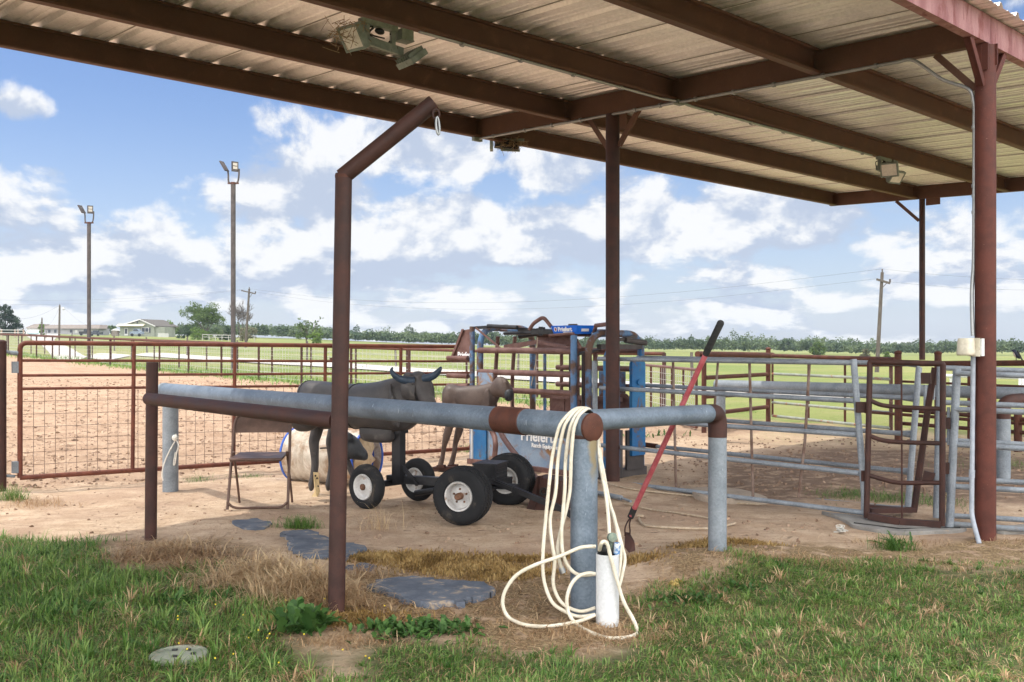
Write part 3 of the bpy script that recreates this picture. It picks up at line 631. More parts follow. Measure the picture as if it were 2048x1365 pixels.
# ------------------------------------------------------------------ rusty hoist pole with its side rail
ho = thing('pipe_hoist', 'tall rusty pipe post with a bent arm and a side rail to a short post', 'hoist', (-.91, 5.17, 0))
gb = G(671.5, 1228); gt = W(687.5, 352, 5.17); m = MB(); m.tube([gb - V((0, 0, .15)), gt + V((0, 0, .01))], .0435, 28, cap=False); put('post', m, RUST2, ho)
at_ = W(868, 206, 5.17); m = MB(); ad = (at_ - gt).normalized(); m.tube([gt - ad * .012, at_], .0435, 28); put('arm', m, RUST2, ho)
m = MB(); m.tube([gt - V((0, 0, .012)), gt + V((0, 0, .004))], .0455, 28); m.tube([W(676.5, 716, 5.17), W(676.5, 720, 5.17)], .0447, 28); put('weld', m, RUST, ho)
m = MB(); r0, r1 = W(672, 842, 5.20), W(297, 798, 7.10); m.tube([r0, r1], .0435, 24); put('side_rail', m, RUST2, ho)
lb = G(301, 1080); m = MB(); lt = W(304.5, 725, lb.y); m.tube([lb - V((0, 0, .15)), lt], .0425, 24); put('short_post', m, RUST2, ho)
sn = thing('snap_hook', 'steel ring and snap hook hanging from the arm of the hoist', 'hook', W(874, 268, 5.17))
m = MB()
def ring(mb, c, ra, rb, u, v_, r, n=16, k=8): mb.tube([V(c) + V(u) * (ra * math.cos(2 * math.pi * i / n)) + V(v_) * (rb * math.sin(2 * math.pi * i / n)) for i in range(n)], r, k, closed=True)
ring(m, W(872, 229, 5.15), .019, .026, (.85, .5, 0), (0, 0, 1), .006); put('ring', m, RUST2, sn)
m = MB(); ring(m, W(875.5, 252, 5.15), .010, .046, (.8, .6, 0), (-.08, 0, 1), .006); put('hook', m, CONDUIT, sn)
# ------------------------------------------------------------------ folding chair
cb = G(515, 1019); ch = thing('folding_chair', 'brown metal folding chair standing open in front of the gate', 'chair', cb)
cx_ = V((.995, .06, 0)).normalized(); cy_ = V((-.06, .995, 0)).normalized()
def CP(x, y, z): return cb + cx_ * x + cy_ * y + V((0, 0, z))
m = MB(); m.tube(fillet([CP(-.25, 0, 0), CP(-.243, .13, .40), CP(-.235, .25, .79), CP(.235, .25, .79), CP(.243, .13, .40), CP(.25, 0, 0)], .11, 8), .0125, 12); put('front_frame', m, CHAIRM, ch)
m = MB(); m.tube(fillet([CP(-.25, 0, .06), CP(-.20, .0, .012), CP(.20, .0, .012), CP(.25, 0, .06)], .05), .011, 10); put('stretcher', m, CHAIRM, ch)
for sx in (-1, 1):
    m = MB(); m.tube([CP(sx * .226, -.01, .46), CP(sx * .226, .17, .25), CP(sx * .228, .40, .0)] if False else [CP(sx * .224, .12, .47), CP(sx * .226, .25, .25), CP(sx * .228, .38, .0)], .0105, 10); put('rear_leg', m, CHAIRM, ch)
m = MB(); nx, ny = 10, 6; vs = []
for th in (0, -.02):
    for j in range(ny + 1):
        for i in range(nx + 1):
            u, v_ = i / nx * 2 - 1, j / ny; vs.append(CP(u * (.215 - .012 * v_), -.08 + .36 * v_, .438 + .012 * v_ - .008 * (1 - u * u) * math.sin(math.pi * v_) + th))
c = nx + 1; o_ = (ny + 1) * c
fs = [(j * c + i, j * c + i + 1, (j + 1) * c + i + 1, (j + 1) * c + i) for j in range(ny) for i in range(nx)]
fs += [tuple(o_ + k for k in reversed(f)) for f in fs]
for i in range(nx): fs += [(i + 1, i, o_ + i, o_ + i + 1), (ny * c + i, ny * c + i + 1, o_ + ny * c + i + 1, o_ + ny * c + i)]
for j in range(ny): fs += [(j * c, (j + 1) * c, o_ + (j + 1) * c, o_ + j * c), ((j + 1) * c + nx, j * c + nx, o_ + j * c + nx, o_ + (j + 1) * c + nx)]
m.add(vs, fs); m.tube([CP(-.21, -.08, .424), CP(.21, -.08, .424)], .014, 10); put('seat', m, CHAIRM, ch)
m = MB(); vs = []
for j in range(9):
    for i in range(15):
        u = i / 14 * 2 - 1; v_ = j / 8; z = .625 + .165 * v_; wv = .230 - (.0 if v_ < .55 else .085 * ((v_ - .55) / .45) ** 2.2)
        vs.append(CP(u * wv, .197 + .052 * v_ + .025 * (1 - u * u), z))
m.add(vs, [(j * 15 + i, j * 15 + i + 1, (j + 1) * 15 + i + 1, (j + 1) * 15 + i) for j in range(8) for i in range(14)]); m.add([V(p) + V((0, .006, 0)) for p in vs], [(j * 15 + i, (j + 1) * 15 + i, (j + 1) * 15 + i + 1, j * 15 + i + 1) for j in range(8) for i in range(14)])
put('backrest', m, CHAIRM, ch)

# ------------------------------------------------------------------ barrel
bc = W(663, 914, 10.15); bd = V((.90, -.43, 0)).normalized(); br = .275
bc.z = br + H(bc.x, bc.y) - .01
ba = thing('barrel', 'muddy white plastic barrel with blue rims lying on its side by the gate', 'barrel', (bc.x, bc.y, 0))
m = MB(); pf_ = [(-.435, br - .02), (-.43, br)]
for q in range(33):
    a = -.42 + .84 * q / 32; pf_.append((a, br - (.010 if q in (4, 7, 10, 22, 25, 28) else 0)))
pf_ += [(.43, br), (.432, br - .02), (.35, br - .025)]
m.lathe(pf_, bc, bd, 48); put('shell', m, BARREL, ba)
m = MB(); m.lathe([(-.445, br - .02), (-.445, br + .004), (-.425, br + .006), (-.42, br)], bc, bd, 48); m.lathe([(-.445, .001), (-.445, br - .02)], bc, bd, 48); put('rim', m, BARRELBLUE, ba)
m = MB(); m.lathe([(.42, br), (.425, br + .006), (.445, br + .004), (.445, br - .012), (.40, br - .02), (.30, br - .03), (.30, .001)], bc, bd, 48); put('rim', m, BARRELBLUE, ba)
m = MB(); u = bd.orthogonal().normalized(); v_ = bd.cross(u); out = []
bn = bd.cross(V((0, 0, 1))).normalized()
for i in range(22):
    an = 2 * math.pi * i / 22; rr = .19 * (1 + random.uniform(-.18, .18)); out.append(bc + bd * (.43 + random.uniform(-.02, .03)) + bn * (math.cos(an) * rr * 1.0 + .06) + V((0, 0, math.sin(an) * rr * 1.1 + .04)))
cen = bc + bd * .50 + bn * .04; m.add(out + [cen] + [p - bd * .05 for p in out], [(i, (i + 1) % 22, 22) for i in range(22)] + [(23 + i, 23 + (i + 1) % 22, (i + 1) % 22, i) for i in range(22)]); put('torn_filling', m, TORN, ba, smooth=25)

# ------------------------------------------------------------------ steer dummy on its four-wheeled cart
pc = V((-.965, 8.62, 0)); sd_ = V((.87, -.49, 0)).normalized(); sn_ = V((.49, .87, 0)).normalized(); UP = V((0, 0, 1))
st = thing('steer_dummy_cart', 'grey plastic steer roping dummy with dark horns on a black four-wheeled cart', 'roping dummy', pc)
def SP(q, y, z): return pc + sd_ * q + sn_ * y + UP * z
m = MB()
rings = [(-1.10, .955, .03, .05, .9), (-1.085, .93, .10, .12, .9), (-1.02, .90, .165, .17, .85), (-.90, .875, .195, .195, .82), (-.70, .86, .195, .195, .82), (-.45, .855, .20, .20, .82), (-.22, .865, .205, .215, .82), (-.05, .88, .20, .235, .82), (.07, .89, .175, .225, .85), (.16, .915, .135, .19, .9), (.24, .94, .10, .165, .95), (.30, .96, .085, .14, 1)]
m.loft([(SP(q, 0, z), sn_ * a, UP * b, e) for q, z, a, b, e in rings], 28, 6)
m.loft([(SP(-.36, -.02, .665), sn_ * .09, UP * .05, .6), (SP(-.33, -.02, .63), sn_ * .10, UP * .075, .55), (SP(-.10, -.02, .625), sn_ * .10, UP * .075, .55), (SP(-.03, -.02, .645), sn_ * .08, UP * .05, .6)], 20, 4)
m.loft([(SP(-1.12, -.15, .80), sn_ * .03, UP * .03, .8), (SP(-1.06, -.15, .74), sn_ * .055, UP * .10, .8), (SP(-.92, -.15, .74), sn_ * .06, UP * .12, .8), (SP(-.78, -.14, .76), sn_ * .04, UP * .08, .8)], 18, 4)
m.loft([(SP(-1.12, .15, .80), sn_ * .03, UP * .03, .8), (SP(-1.06, .15, .74), sn_ * .055, UP * .10, .8), (SP(-.92, .15, .74), sn_ * .06, UP * .12, .8), (SP(-.78, .14, .76), sn_ * .04, UP * .08, .8)], 18, 4)
m.loft([(SP(.02, -.165, .97), sn_ * .02, UP * .10, .9), (SP(.05, -.19, .86), sn_ * .03, UP * .13, .9), (SP(.10, -.17, .80), sn_ * .02, UP * .10, .9)], 16, 4)
put('body', m, PLASTICGREY, st)
for q_, z_, a_, b_, e_ in ((.16, .915, .135, .19, .9), (-.45, .855, .20, .20, .82), (-1.02, .90, .165, .17, .85)):
    m = MB(); P = []
    for j in range(36): an = 2 * math.pi * j / 36; ca, sa = math.cos(an), math.sin(an); P.append(SP(q_, 0, z_) + sn_ * (a_ * 1.003 * math.copysign(abs(ca) ** e_, ca)) + UP * (b_ * 1.003 * math.copysign(abs(sa) ** e_, sa)))
    m.tube(P, .0055, 6, closed=True); put('seam', m, CABLE, st)
m = MB(); hx = V((.97, -.24, 0)).normalized()   # across the forehead
fwd = V((.30, -.80, -.52)).normalized(); hu = hx.cross(fwd); h0 = W(838, 757, 8.40)
m.loft([(W(836, 752, 8.52), hx * .05, UP * .04, .9), (W(837, 758, 8.46), hx * .078, UP * .06, .85), (W(842, 772, 8.40), hx * .088, UP * .075, .8), (W(849, 786, 8.36), hx * .075, UP * .07, .8), (W(857, 803, 8.31), hx * .058, UP * .058, .8), (W(864, 818, 8.28), hx * .052, UP * .05, .8), (W(867, 826, 8.27), hx * .03, UP * .03, .8)], 22, 5)
m.loft([(W(815, 775, 8.50), sn_ * .10, UP * .13, .9), (W(828, 778, 8.46), sn_ * .10, UP * .12, .9), (W(838, 785, 8.43), sn_ * .07, UP * .09, .9)], 18, 4)
for px_, py_ in ((827, 769), (853, 768)): m.ell(W(px_, py_, 8.40), (.02, .03, .012), ax=hx)
put('head', m, PLASTICGREY, st)
for pts in ([(828, 762, 8.42), (812, 761, 8.40), (797, 757, 8.38), (787, 749, 8.37), (783, 741, 8.37), (786, 735, 8.37)], [(848, 758, 8.40), (860, 755, 8.37), (870, 750, 8.35), (877, 743, 8.34), (881, 737, 8.34), (883, 734, 8.34)]):
    m = MB(); P = crom([W(*p) for p in pts], 5); k = len(P); m.tube(P, [.030 * (1 - (i / (k - 1)) ** 1.8) + .005 for i in range(k)], 14); put('horn', m, HORN, st)
for yy, sh in ((9.28, 0), (9.45, 34)):
    m = MB(); P = crom([W(637 + sh, 848, yy), W(632 + sh, 868, yy), W(628 + sh, 884, yy), W(629 + sh, 905, yy), W(630 + sh, 930, yy), W(627 + sh, 952, yy), W(624 + sh, 966, yy), W(622 + sh, 982, yy)], 5); k = len(P)
    rr = np.interp(np.linspace(0, 1, k), [0, .2, .33, .5, .68, .8, .9, 1], [.06, .052, .047, .036, .033, .031, .034, .012]); m.tube(P, list(rr), 14); put('hind_leg', m, PLASTICGREY, st)
m = MB(); m.prism([W(626.5, 945, 9.2), W(637, 946, 9.2), W(638.5, 975, 9.2), W(640, 984, 9.2), W(634, 996, 9.16), W(622, 996, 9.16), W(629, 983, 9.2), W(627.5, 965, 9.2)], (0, .012, 0)); put('foot_strap', m, YELLOW, st, smooth=0)
m = MB()
for p in ((631, 952), (631, 972), (636, 973), (634, 957)): m.ell(W(*p, 9.195), (.009, .005, .009), 8, 6)
put('bolt', m, CABLE, st, split=True)
m = MB(); m.bar(SP(-.02, 0, .20), SP(-.02, 0, .70), .085, .085, up=sd_); m.bar(SP(-.02, -.06, .66), SP(-.02, .06, .66), .12, .05); put('mast', m, BLACK, st, smooth=0)
rc = V((-.19, 8.20, .225)); fc = V((-1.04, 8.72, .195))
m = MB(); m.bar(fc + UP * .03 + (rc - fc).normalized() * -.05, rc + UP * .03, .07, .07); m.bar(SP(-.02, 0, .38), SP(.18, 0, .20), .03, .03)
m.bar(V((-1.24, 8.50, .195)), V((-.85, 8.935, .195)), .05, .05); m.bar(V((-.36, 7.76, .225)), V((-.02, 8.68, .225)), .06, .06); m.tube([fc + V((.2, -.05, -.09)), fc + V((.42, -.16, -.04))], .028, 10)
put('frame', m, BLACK, st, smooth=0)
m = MB(); tb = V((.42, 7.98, .075)); s0 = rc + V((.06, -.04, .05)); m.bar(s0, tb, .045, .045); m.bar(tb, tb + V((.06, -.02, -.04)), .03, .05); m.bar(s0 - (tb - s0) * .1, s0 + (tb - s0) * .25, .08, .03); put('tow_bar', m, BLACK, st, smooth=0)
m = MB(); bx = V((-.18, 8.33, .33)); m.box(bx, .20, .26, .15, (.93, -.35, 0)); m.box(bx + UP * .08, .215, .275, .02, (.93, -.35, 0))
for q in range(4): m.box(bx + V((.93, -.35, 0)).normalized() * .102 + UP * (-.05 + q * .03), .008, .22, .008, (.93, -.35, 0))
m.box(bx + V((.13, -.10, -.10)), .16, .22, .02, (.93, -.35, 0)); put('battery_box', m, BLACK, st, smooth=0)
def wheel(c, ax, rad, wd, big):
    ax = V(ax).normalized(); h = wd / 2; m = MB(); rw = rad * (.56 if not big else .515)
    pr = [(-h * .78, rw), (-h * .95, rw + .01), (-h, rad * .78), (-h * .93, rad * .90), (-h * .72, rad * .975), (-h * .42, rad * .998), (-h * .40, rad * .985), (-h * .34, rad * .985), (-h * .32, rad), (-h * .02, rad), (0, rad * .985), (h * .04, rad * .985), (h * .06, rad), (h * .36, rad), (h * .38, rad * .985), (h * .43, rad * .985), (h * .45, rad * .998), (h * .72, rad * .975), (h * .93, rad * .90), (h, rad * .78), (h * .95, rw + .01), (h * .78, rw)]
    if not big: pr = [(-h * .7, rw), (-h * .9, rw + .01), (-h, rad * .8), (-h * .75, rad * .93), (-h * .3, rad), (h * .3, rad), (h * .75, rad * .93), (h, rad * .8), (h * .9, rw + .01), (h * .7, rw)]
    m.lathe(pr, c, ax, 48)
    if big:   # turf tread lugs
        u = ax.orthogonal().normalized(); v_ = ax.cross(u)
        for q in range(44):
            for r_, sg in ((-.72, 1), (-.2, -1), (.2, 1), (.72, -1)):
                an = 2 * math.pi * (q + (.5 if sg > 0 else 0)) / 44; rd = u * math.cos(an) + v_ * math.sin(an); tg = ax.cross(rd)
                m.box(V(c) + ax * (r_ * h * .85) + rd * (rad * (.999 if abs(r_) < .5 else .968)), .020, .030, .012, (ax + tg * .35 * sg).normalized(), rd.cross((ax + tg * .35 * sg).normalized()))
    wl = thing('wheel', None, None, c) if False else None
    return m, rw, h
def add_wheel(c, ax, rad, wd, big):
    ax = V(ax).normalized(); m, rw, h = wheel(c, ax, rad, wd, big)
    tyre = put('wheel', m, TYRE, st)
    m = MB(); d = -1
    if big: m.lathe([(d * h * .80, rw + .004), (d * h * .93, rw - .002), (d * h * .88, rw - .012), (d * h * .55, rw - .020), (d * h * .30, rw * .80), (d * h * .36, rw * .62), (d * h * .45, rw * .50), (d * h * .45, .035), (d * h * .45, .001)], c, ax, 40)
    else: m.lathe([(d * h * .8, rw + .004), (d * h * 1.0, rw), (d * h * .95, rw - .01), (d * h * .7, rw - .018), (d * h * .45, rw * .7), (d * h * .6, rw * .45), (d * h * .75, .035), (d * h * .75, .001)], c, ax, 40)
    m.lathe([(h * .8, rw), (h * .4, rw * .7), (h * .4, .001)], c, ax, 32)
    put('rim', m, RIM, tyre)
    m = MB(); m.lathe([(d * h * .3, .028), (d * h * 1.0, .028), (d * h * 1.12, .02), (d * h * 1.12, .001)], c, ax, 16)
    if big:
        u = ax.orthogonal().normalized(); v_ = ax.cross(u)
        for q in range(5):
            an = 2 * math.pi * q / 5 + .4; m.ell(V(c) + ax * (d * h * .48) + (u * math.cos(an) + v_ * math.sin(an)) * .055, (.009, .009, .009), 8, 6)
    put('hub', m, RUBHUB, tyre)
add_wheel(V((-.385, 7.80, .222)), (.35, .93, 0), .225, .21, True); add_wheel(V((-.03, 8.72, .222)), (.35, .93, 0), .225, .21, True)
add_wheel(V((-1.24, 8.50, .190)), (.62, .78, 0), .192, .11, False); add_wheel(V((-.845, 8.94, .190)), (.62, .78, 0), .192, .11, False)

# ------------------------------------------------------------------ calf dummy
kc = W(950, 935, 10.95); kc.z = 0; cf = thing('calf_dummy', 'brown plastic calf dummy standing on a low sled before the blue chute', 'calf dummy', kc)
kd = V((.93, -.36, 0)).normalized(); kn = V((.36, .93, 0)).normalized()
def KP(px, py, y=0.0):
    q = (px - 950) / F * 11; Yc = kc.y + (-.36 / .93) * q * .9; return W(px, py, Yc + y)
m = MB()
m.loft([(KP(887, 800), kn * .04, UP * .05, .9), (KP(892, 795), kn * .10, UP * .12, .9), (KP(903, 795), kn * .125, UP * .145, .88), (KP(920, 797), kn * .115, UP * .135, .9), (KP(940, 800), kn * .11, UP * .155, .88), (KP(962, 801), kn * .115, UP * .17, .88), (KP(978, 797), kn * .10, UP * .165, .9), (KP(990, 788), kn * .08, UP * .13, .9), (KP(998, 778), kn * .07, UP * .10, .95)], 24, 6)
m.loft([(KP(898, 786, -.10), kd * .03, UP * .03, .9), (KP(898, 800, -.125), kd * .075, UP * .06, .9), (KP(900, 825, -.12), kd * .07, UP * .10, .9), (KP(903, 850, -.10), kd * .045, UP * .04, .9)], 18, 4)
m.loft([(KP(950, 795, -.09), kd * .02, UP * .05, .9), (KP(952, 808, -.115), kd * .03, UP * .09, .9), (KP(958, 830, -.11), kd * .03, UP * .08, .9)], 14, 4)
m.loft([(KP(975, 783, -.09), kd * .02, UP * .03, .9), (KP(972, 800, -.115), kd * .04, UP * .08, .9), (KP(966, 828, -.11), kd * .035, UP * .08, .9)], 14, 4)
put('body', m, CALF, cf)
m = MB(); hd = V((.88, -.42, -.22)).normalized(); hc_ = V((.42, .88, 0)).normalized(); hu_ = hc_.cross(hd) * -1
hu_ = UP
m.loft([(KP(984, 786), hc_ * .07, UP * .09, .9), (KP(992, 777, -.02), hc_ * .085, UP * .105, .9), (KP(1001, 774, -.04), hc_ * .098, UP * .112, .88), (KP(1009, 777, -.06), hc_ * .098, UP * .108, .86), (KP(1016, 783, -.08), hc_ * .086, UP * .090, .84), (KP(1020, 787, -.09), hc_ * .074, UP * .074, .82), (KP(1021.5, 788, -.095), hc_ * .066, UP * .066, .82)], 24, 5)
m.loft([(KP(1000, 766, -.12), hd * .03, UP * .012, .9), (KP(1004, 772, -.14), hd * .045, UP * .02, .9), (KP(1010, 780, -.14), hd * .03, UP * .012, .9)], 12, 4)
m.loft([(KP(1001, 757, -.03), hd * .05, UP * .012, .9), (KP(1004, 760, -.09), hd * .06, UP * .02, .9), (KP(1008, 766, -.13), hd * .03, UP * .012, .9)], 12, 4); put('head', m, CALF, cf)
m = MB(); m.loft([(KP(1013, 790, -.12), hc_ * .05, UP * .062, .8), (KP(1018, 791, -.13), hc_ * .062, UP * .066, .8), (KP(1023, 791, -.135), hc_ * .05, UP * .055, .8), (KP(1024, 791, -.137), hc_ * .03, UP * .035, .8)], 20, 4); put('muzzle', m, DARKHEAD, cf)
for pts in ([(901, 835, -.08, .06), (899, 852, -.08, .047), (893, 874, -.07, .042), (889, 890, -.07, .029), (886, 908, -.06, .024), (884, 918, -.06, .028), (880, 934, -.06, .031)], [(926, 825, .08, .055), (921, 848, .08, .046), (917, 866, .08, .044), (911, 886, .08, .030), (909, 903, .08, .026), (905, 920, .08, .03), (902, 931, .08, .034)]):
    m = MB(); P = crom([KP(a, b, c_) for a, b, c_, _ in pts], 5); k = len(P); m.tube(P, list(np.interp(np.linspace(0, len(pts) - 1, k), range(len(pts)), [p[3] for p in pts])), 14); put('hind_leg', m, CALF, cf)
m = MB(); m.bar(KP(868, 938, .0), KP(946, 938, .0), .10, .05); m.bar(KP(875, 933, -.06), KP(890, 933, -.06), .06, .03); m.bar(KP(897, 932, .06), KP(915, 932, .06), .06, .03); put('sled_board', m, RUST2, cf, smooth=0)
m = MB(); m.tube(crom([KP(968, 822), W(978, 850, 10.6), W(988, 872, 10.5), W(991, 890, 10.4), W(989, 915, 10.4)], 6), .028, 12); m.tube(crom([KP(990, 822), W(1000, 862, 10.2), W(1020, 895, 9.9), W(1045, 925, 9.5), W(1060, 945, 9.1), W(1080, 962, 8.7)], 6), .027, 12); m.tube([W(1030, 945, 9.4), W(1072, 960, 8.8)], .03, 12); put('tongue', m, CHRUST, cf)
m = MB(); b0 = W(1100, 1000, 8.45); m.prism([W(1072, 955, 8.5), W(1122, 962, 8.4), W(1126, 1032, 8.35), W(1068, 1028, 8.45)], V((.10, .22, 0))); m.prism([W(1052, 1022, 8.5), W(1075, 953, 8.5), W(1082, 953, 8.46), W(1068, 1030, 8.44)], (.02, .05, 0)); put('hitch_box', m, RUST2, cf, smooth=0)
m = MB(); m.lathe([(0, .034), (-.02, .036), (-.02, .022), (0, .02)], W(1068 + 20, 983, 8.44), (.25, .97, 0), 20); put('hitch_hole', m, CABLE, cf)
# dark calf head behind the hoist post
hd_ = thing('calf_head_dummy', 'dark plastic calf head with one raised ear resting before the barrel', 'calf dummy', W(715, 960, 9.35))
m = MB(); fx = V((.95, -.25, -.2)).normalized(); fs_ = V((.25, .95, 0)).normalized()
m.loft([(W(668, 868, 9.45), fs_ * .08, UP * .08, .9), (W(685, 885, 9.42), fs_ * .10, UP * .12, .9), (W(700, 893, 9.40), fs_ * .10, UP * .12, .88), (W(714, 899, 9.38), fs_ * .085, UP * .10, .88), (W(723, 906, 9.36), fs_ * .06, UP * .07, .9), (W(730, 911, 9.35), fs_ * .05, UP * .05, .85), (W(733.5, 913, 9.34), fs_ * .03, UP * .03, .85)], 20, 5); put('head', m, DARKHEAD, hd_)
m = MB(); m.loft([(W(698, 888, 9.34), fs_ * .012, fx * .02, .9), (W(699, 879, 9.33), fs_ * .02, fx * .035, .9), (W(701, 871, 9.33), fs_ * .015, fx * .028, .9), (W(699.5, 866, 9.33), fs_ * .004, fx * .006, .9)], 12, 4); put('ear', m, DARKHEAD, hd_)
m = MB(); m.bar(W(690, 912, 9.4), W(710, 960, 9.3), .05, .03); m.bar(W(709, 960, 9.3), W(703, 975, 9.25), .04, .03); m.tube([W(640, 897, 9.42), W(690, 894, 9.42)], .008, 8); put('stand', m, STEELDARK, hd_, smooth=0)
# ------------------------------------------------------------------ blue squeeze chute
CO = V((-.44, 11.70, 0)); CI = -B_; CJ = A_
def C(i, j, z): return CO + CI * i + CJ * j + UP * z
cu_ = thing('squeeze_chute', 'rust-streaked blue cattle squeeze chute with curved frame and levers on top', 'cattle chute', CO)
def tb(name, pts, r, m_, n=14, par=None, fil=0):
    q = MB(); q.tube(fillet(pts, fil, 8) if fil else pts, r, n); return put(name, q, m_, par or cu_)
for i, zt, w_, nm in ((.10, 1.60, .86, 'head_arch'), (1.80, 1.52, .86, 'rear_arch')):
    tb(nm, [C(i, 0, 0), C(i, 0, zt), C(i, w_, zt), C(i, w_, 0)], .038, BLUEMIX if i < 1 else BLUEMIX, fil=.24)
tb('upright', [C(-.03, -.01, 0), C(-.03, -.01, 1.615)], .032, BLUEMIX); tb('upright', [C(.03, -.06, 0), C(.03, -.06, .9)], .022, WHITEPIPE)
tb('upright', [C(1.64, -.05, .02), C(1.64, -.05, 1.50)], .036, BLUEMIX); tb('upright', [C(.84, .86, 0), C(.84, .86, 1.4)], .035, CHRUST)
tb('upright', [C(1.40, .40, .7), C(1.40, .40, 1.33)], .048, BLACK); tb('upright', [C(.80, .80, .4), C(.80, .80, 1.33)], .024, BLACK)
for z, r in ((1.335, .034), (1.085, .034), (.885, .032)): tb('side_rail', [C(.10, -.02, z), C(1.66, -.02, z)], r, CHRUST)
for z in (1.335, 1.13, .93): tb('side_rail', [C(.5, .88, z), C(1.80, .88, z)], .032, CHRUST)
m = MB(); m.bar(C(.02, -.03, .34), C(1.72, -.03, .34), .02, .56); put('lower_panel', m, BLUEFADE, cu_, smooth=0)
m = MB(); m.bar(C(-.02, -.06, .04), C(1.75, -.06, .04), .08, .06); m.bar(C(.02, -.05, .63), C(1.7, -.05, .63), .05, .04); put('sill', m, CHRUST, cu_, smooth=0)
m = MB(); m.bar(C(.02, -.055, .33), C(.27, -.055, .33), .02, .56); put('corner_panel', m, BLUE, cu_, smooth=0)
m = MB(); m.bar(C(.13, -.05, 1.0), C(.38, -.05, 1.0), .02, .155); put('badge_panel', m, BLUEFADE, cu_, smooth=0)
lp = [o for o in cu_.children if o.name.startswith('lower_panel')][0]
lettering('Priefert', .165, C(.83, -.046, .345), CI, UP, WHITE, lp, bold=.004, sx=1.0); lettering('Ranch Equipment', .062, C(1.0, -.046, .278), CI, UP, WHITE, lp, bold=.002)
m = MB()   # rusty far squeeze side with saw-tooth top
for q in range(5):
    i0 = .55 + q * .25; m.prism([C(i0, .70, .55), C(i0 + .24, .70, .55), C(i0 + .24, .70, .80), C(i0 + .17, .70, .86), C(i0 + .06, .70, .86), C(i0, .70, .78)], CJ * .02)
m.bar(C(.5, .62, .80), C(1.72, .62, .80), .05, .05); put('squeeze_side', m, CHRUST, cu_, smooth=0)
m = MB()
m.bar(C(.0, .02, 1.60), C(.45, .10, 1.615), .035, .035); m.tube([C(.18, .05, 1.618), C(.62, .1, 1.595)], .026, 10); m.bar(C(.55, .2, 1.575), C(1.6, .25, 1.52), .05, .045); m.tube([C(.35, .15, 1.53), C(1.0, .2, 1.535)], .018, 8)
m.bar(C(.62, .3, 1.555), C(1.05, .1, 1.58), .03, .03); m.bar(C(1.0, .1, 1.50), C(1.0, .1, 1.60), .05, .05); m.bar(C(.9, .05, 1.54), C(1.15, .15, 1.545), .04, .05); put('linkage', m, BLACK, cu_)
m = MB()
for a, b in (((.60, 0, 1.36), (.95, .1, 1.43)), ((.95, .1, 1.43), (1.55, .02, 1.36)), ((.40, .1, 1.38), (.80, .25, 1.44)), ((.80, .25, 1.44), (1.2, .3, 1.38))): m.bar(C(*a), C(*b), .02, .035)
m.bar(C(.02, .0, 1.60), C(.42, .05, 1.345), .012, .02); put('scissor_arm', m, CHRUST, cu_, split=True)
m = MB(); m.tube(fillet([C(.80, .12, 1.57), C(.86, .12, 1.64), C(1.02, .12, 1.71), C(1.14, .12, 1.60)], .05, 5), .022, 10); m.tube([C(1.70, .2, 1.50), C(1.86, .05, 1.60), C(2.05, .05, 1.615)], .022, 10); m.tube([C(1.28, -.05, 1.50), C(1.60, -.02, 1.52), C(1.72, -.02, 1.36)], .016, 8); put('lever', m, CHRUST, cu_, split=True)
m = MB(); a, b = C(.42, .62, 1.42), C(1.02, .62, 1.42); m.bar(a - UP * .01, b - UP * .01, .03, .22); m.bar(a + UP * .10, b + UP * .10, .05, .03); m.bar(a - UP * .11, b - UP * .11, .05, .03); put('roll_plate', m, CHRUST, cu_, smooth=0)
for i in (.30, .58, 1.12, 1.45): tb('far_bar', [C(i, .87, .30), C(i, .87, 1.34)], .020 if i != 1.12 else .028, CHRUST if i != .30 else BLUEMIX)
for j, z in ((.30, 1.545), (.58, 1.50)): tb('roof_rail', [C(.12, j, z + .03), C(1.80, j, z)], .020, BLUEMIX if j < .5 else CHRUST)
for j in (.28, .56): tb('neck_bar', [C(.08, j, .08), C(.02, j + .03, .7), C(.02, j + .03, 1.0), C(.10, j, 1.5)], .024, CHRUST, fil=.2)
tb('ram', [C(.30, .45, 1.50), C(.85, .45, 1.56)], .032, BLACK); tb('ram', [C(.85, .45, 1.56), C(1.15, .45, 1.54)], .014, CHROME)
tb('cross_brace', [C(.60, .0, 1.33), C(1.05, .84, 1.36)], .018, CHRUST); tb('cross_brace', [C(1.62, 0, 1.30), C(1.2, .84, 1.34)], .018, STEELDARK)
tb('rope_pull', [C(1.0, .05, 1.48), C(1.02, .0, 1.2), C(1.0, -.05, .95)], .006, ROPE, 6); m = MB(); m.bar(C(1.25, .8, .95), C(1.62, .8, .95), .03, .30); put('far_panel', m, BLUEMIX, cu_, smooth=0)
# slanted rusty head-gate wing with its lettering, and the stub rails on the left
m = MB(); m.prism([C(-.17, -.02, 1.575), C(-.05, -.02, 1.585), C(-.05, -.02, 1.19), C(-.40, -.02, 1.20)], CJ * .02); m.bar(C(-.17, -.03, 1.58), C(-.40, -.03, 1.20), .03, .03); wing = put('head_gate_wing', m, CHRUST, cu_, smooth=0)
lettering('Priefert', .085, C(-.27, -.032, 1.255), CI, UP, WHITE, wing, bold=.002)
for z in (1.24, 1.03, .91): tb('stub_rail', [C(-.43, -.05, z), C(-.06, -.05, z)], .030, CHRUST)
for i, j, z0, z1 in ((1.97, .04, .12, 1.34), (1.97, .46, .22, 1.27)):
    m = MB(); m.prism([C(i, j, z0), C(i, j + .22, z0), C(i, j + .22, z1 - .07), C(i, j + .16, z1), C(i, j + .04, z1), C(i, j, z1 - .07)], CI * .04)
    for z in (.55, 1.0): m.tube([C(i - .02, j + .10, z), C(i + .06, j + .10, z)], .03, 12)
    put('tail_gate_board', m, BLUE, cu_, smooth=30)
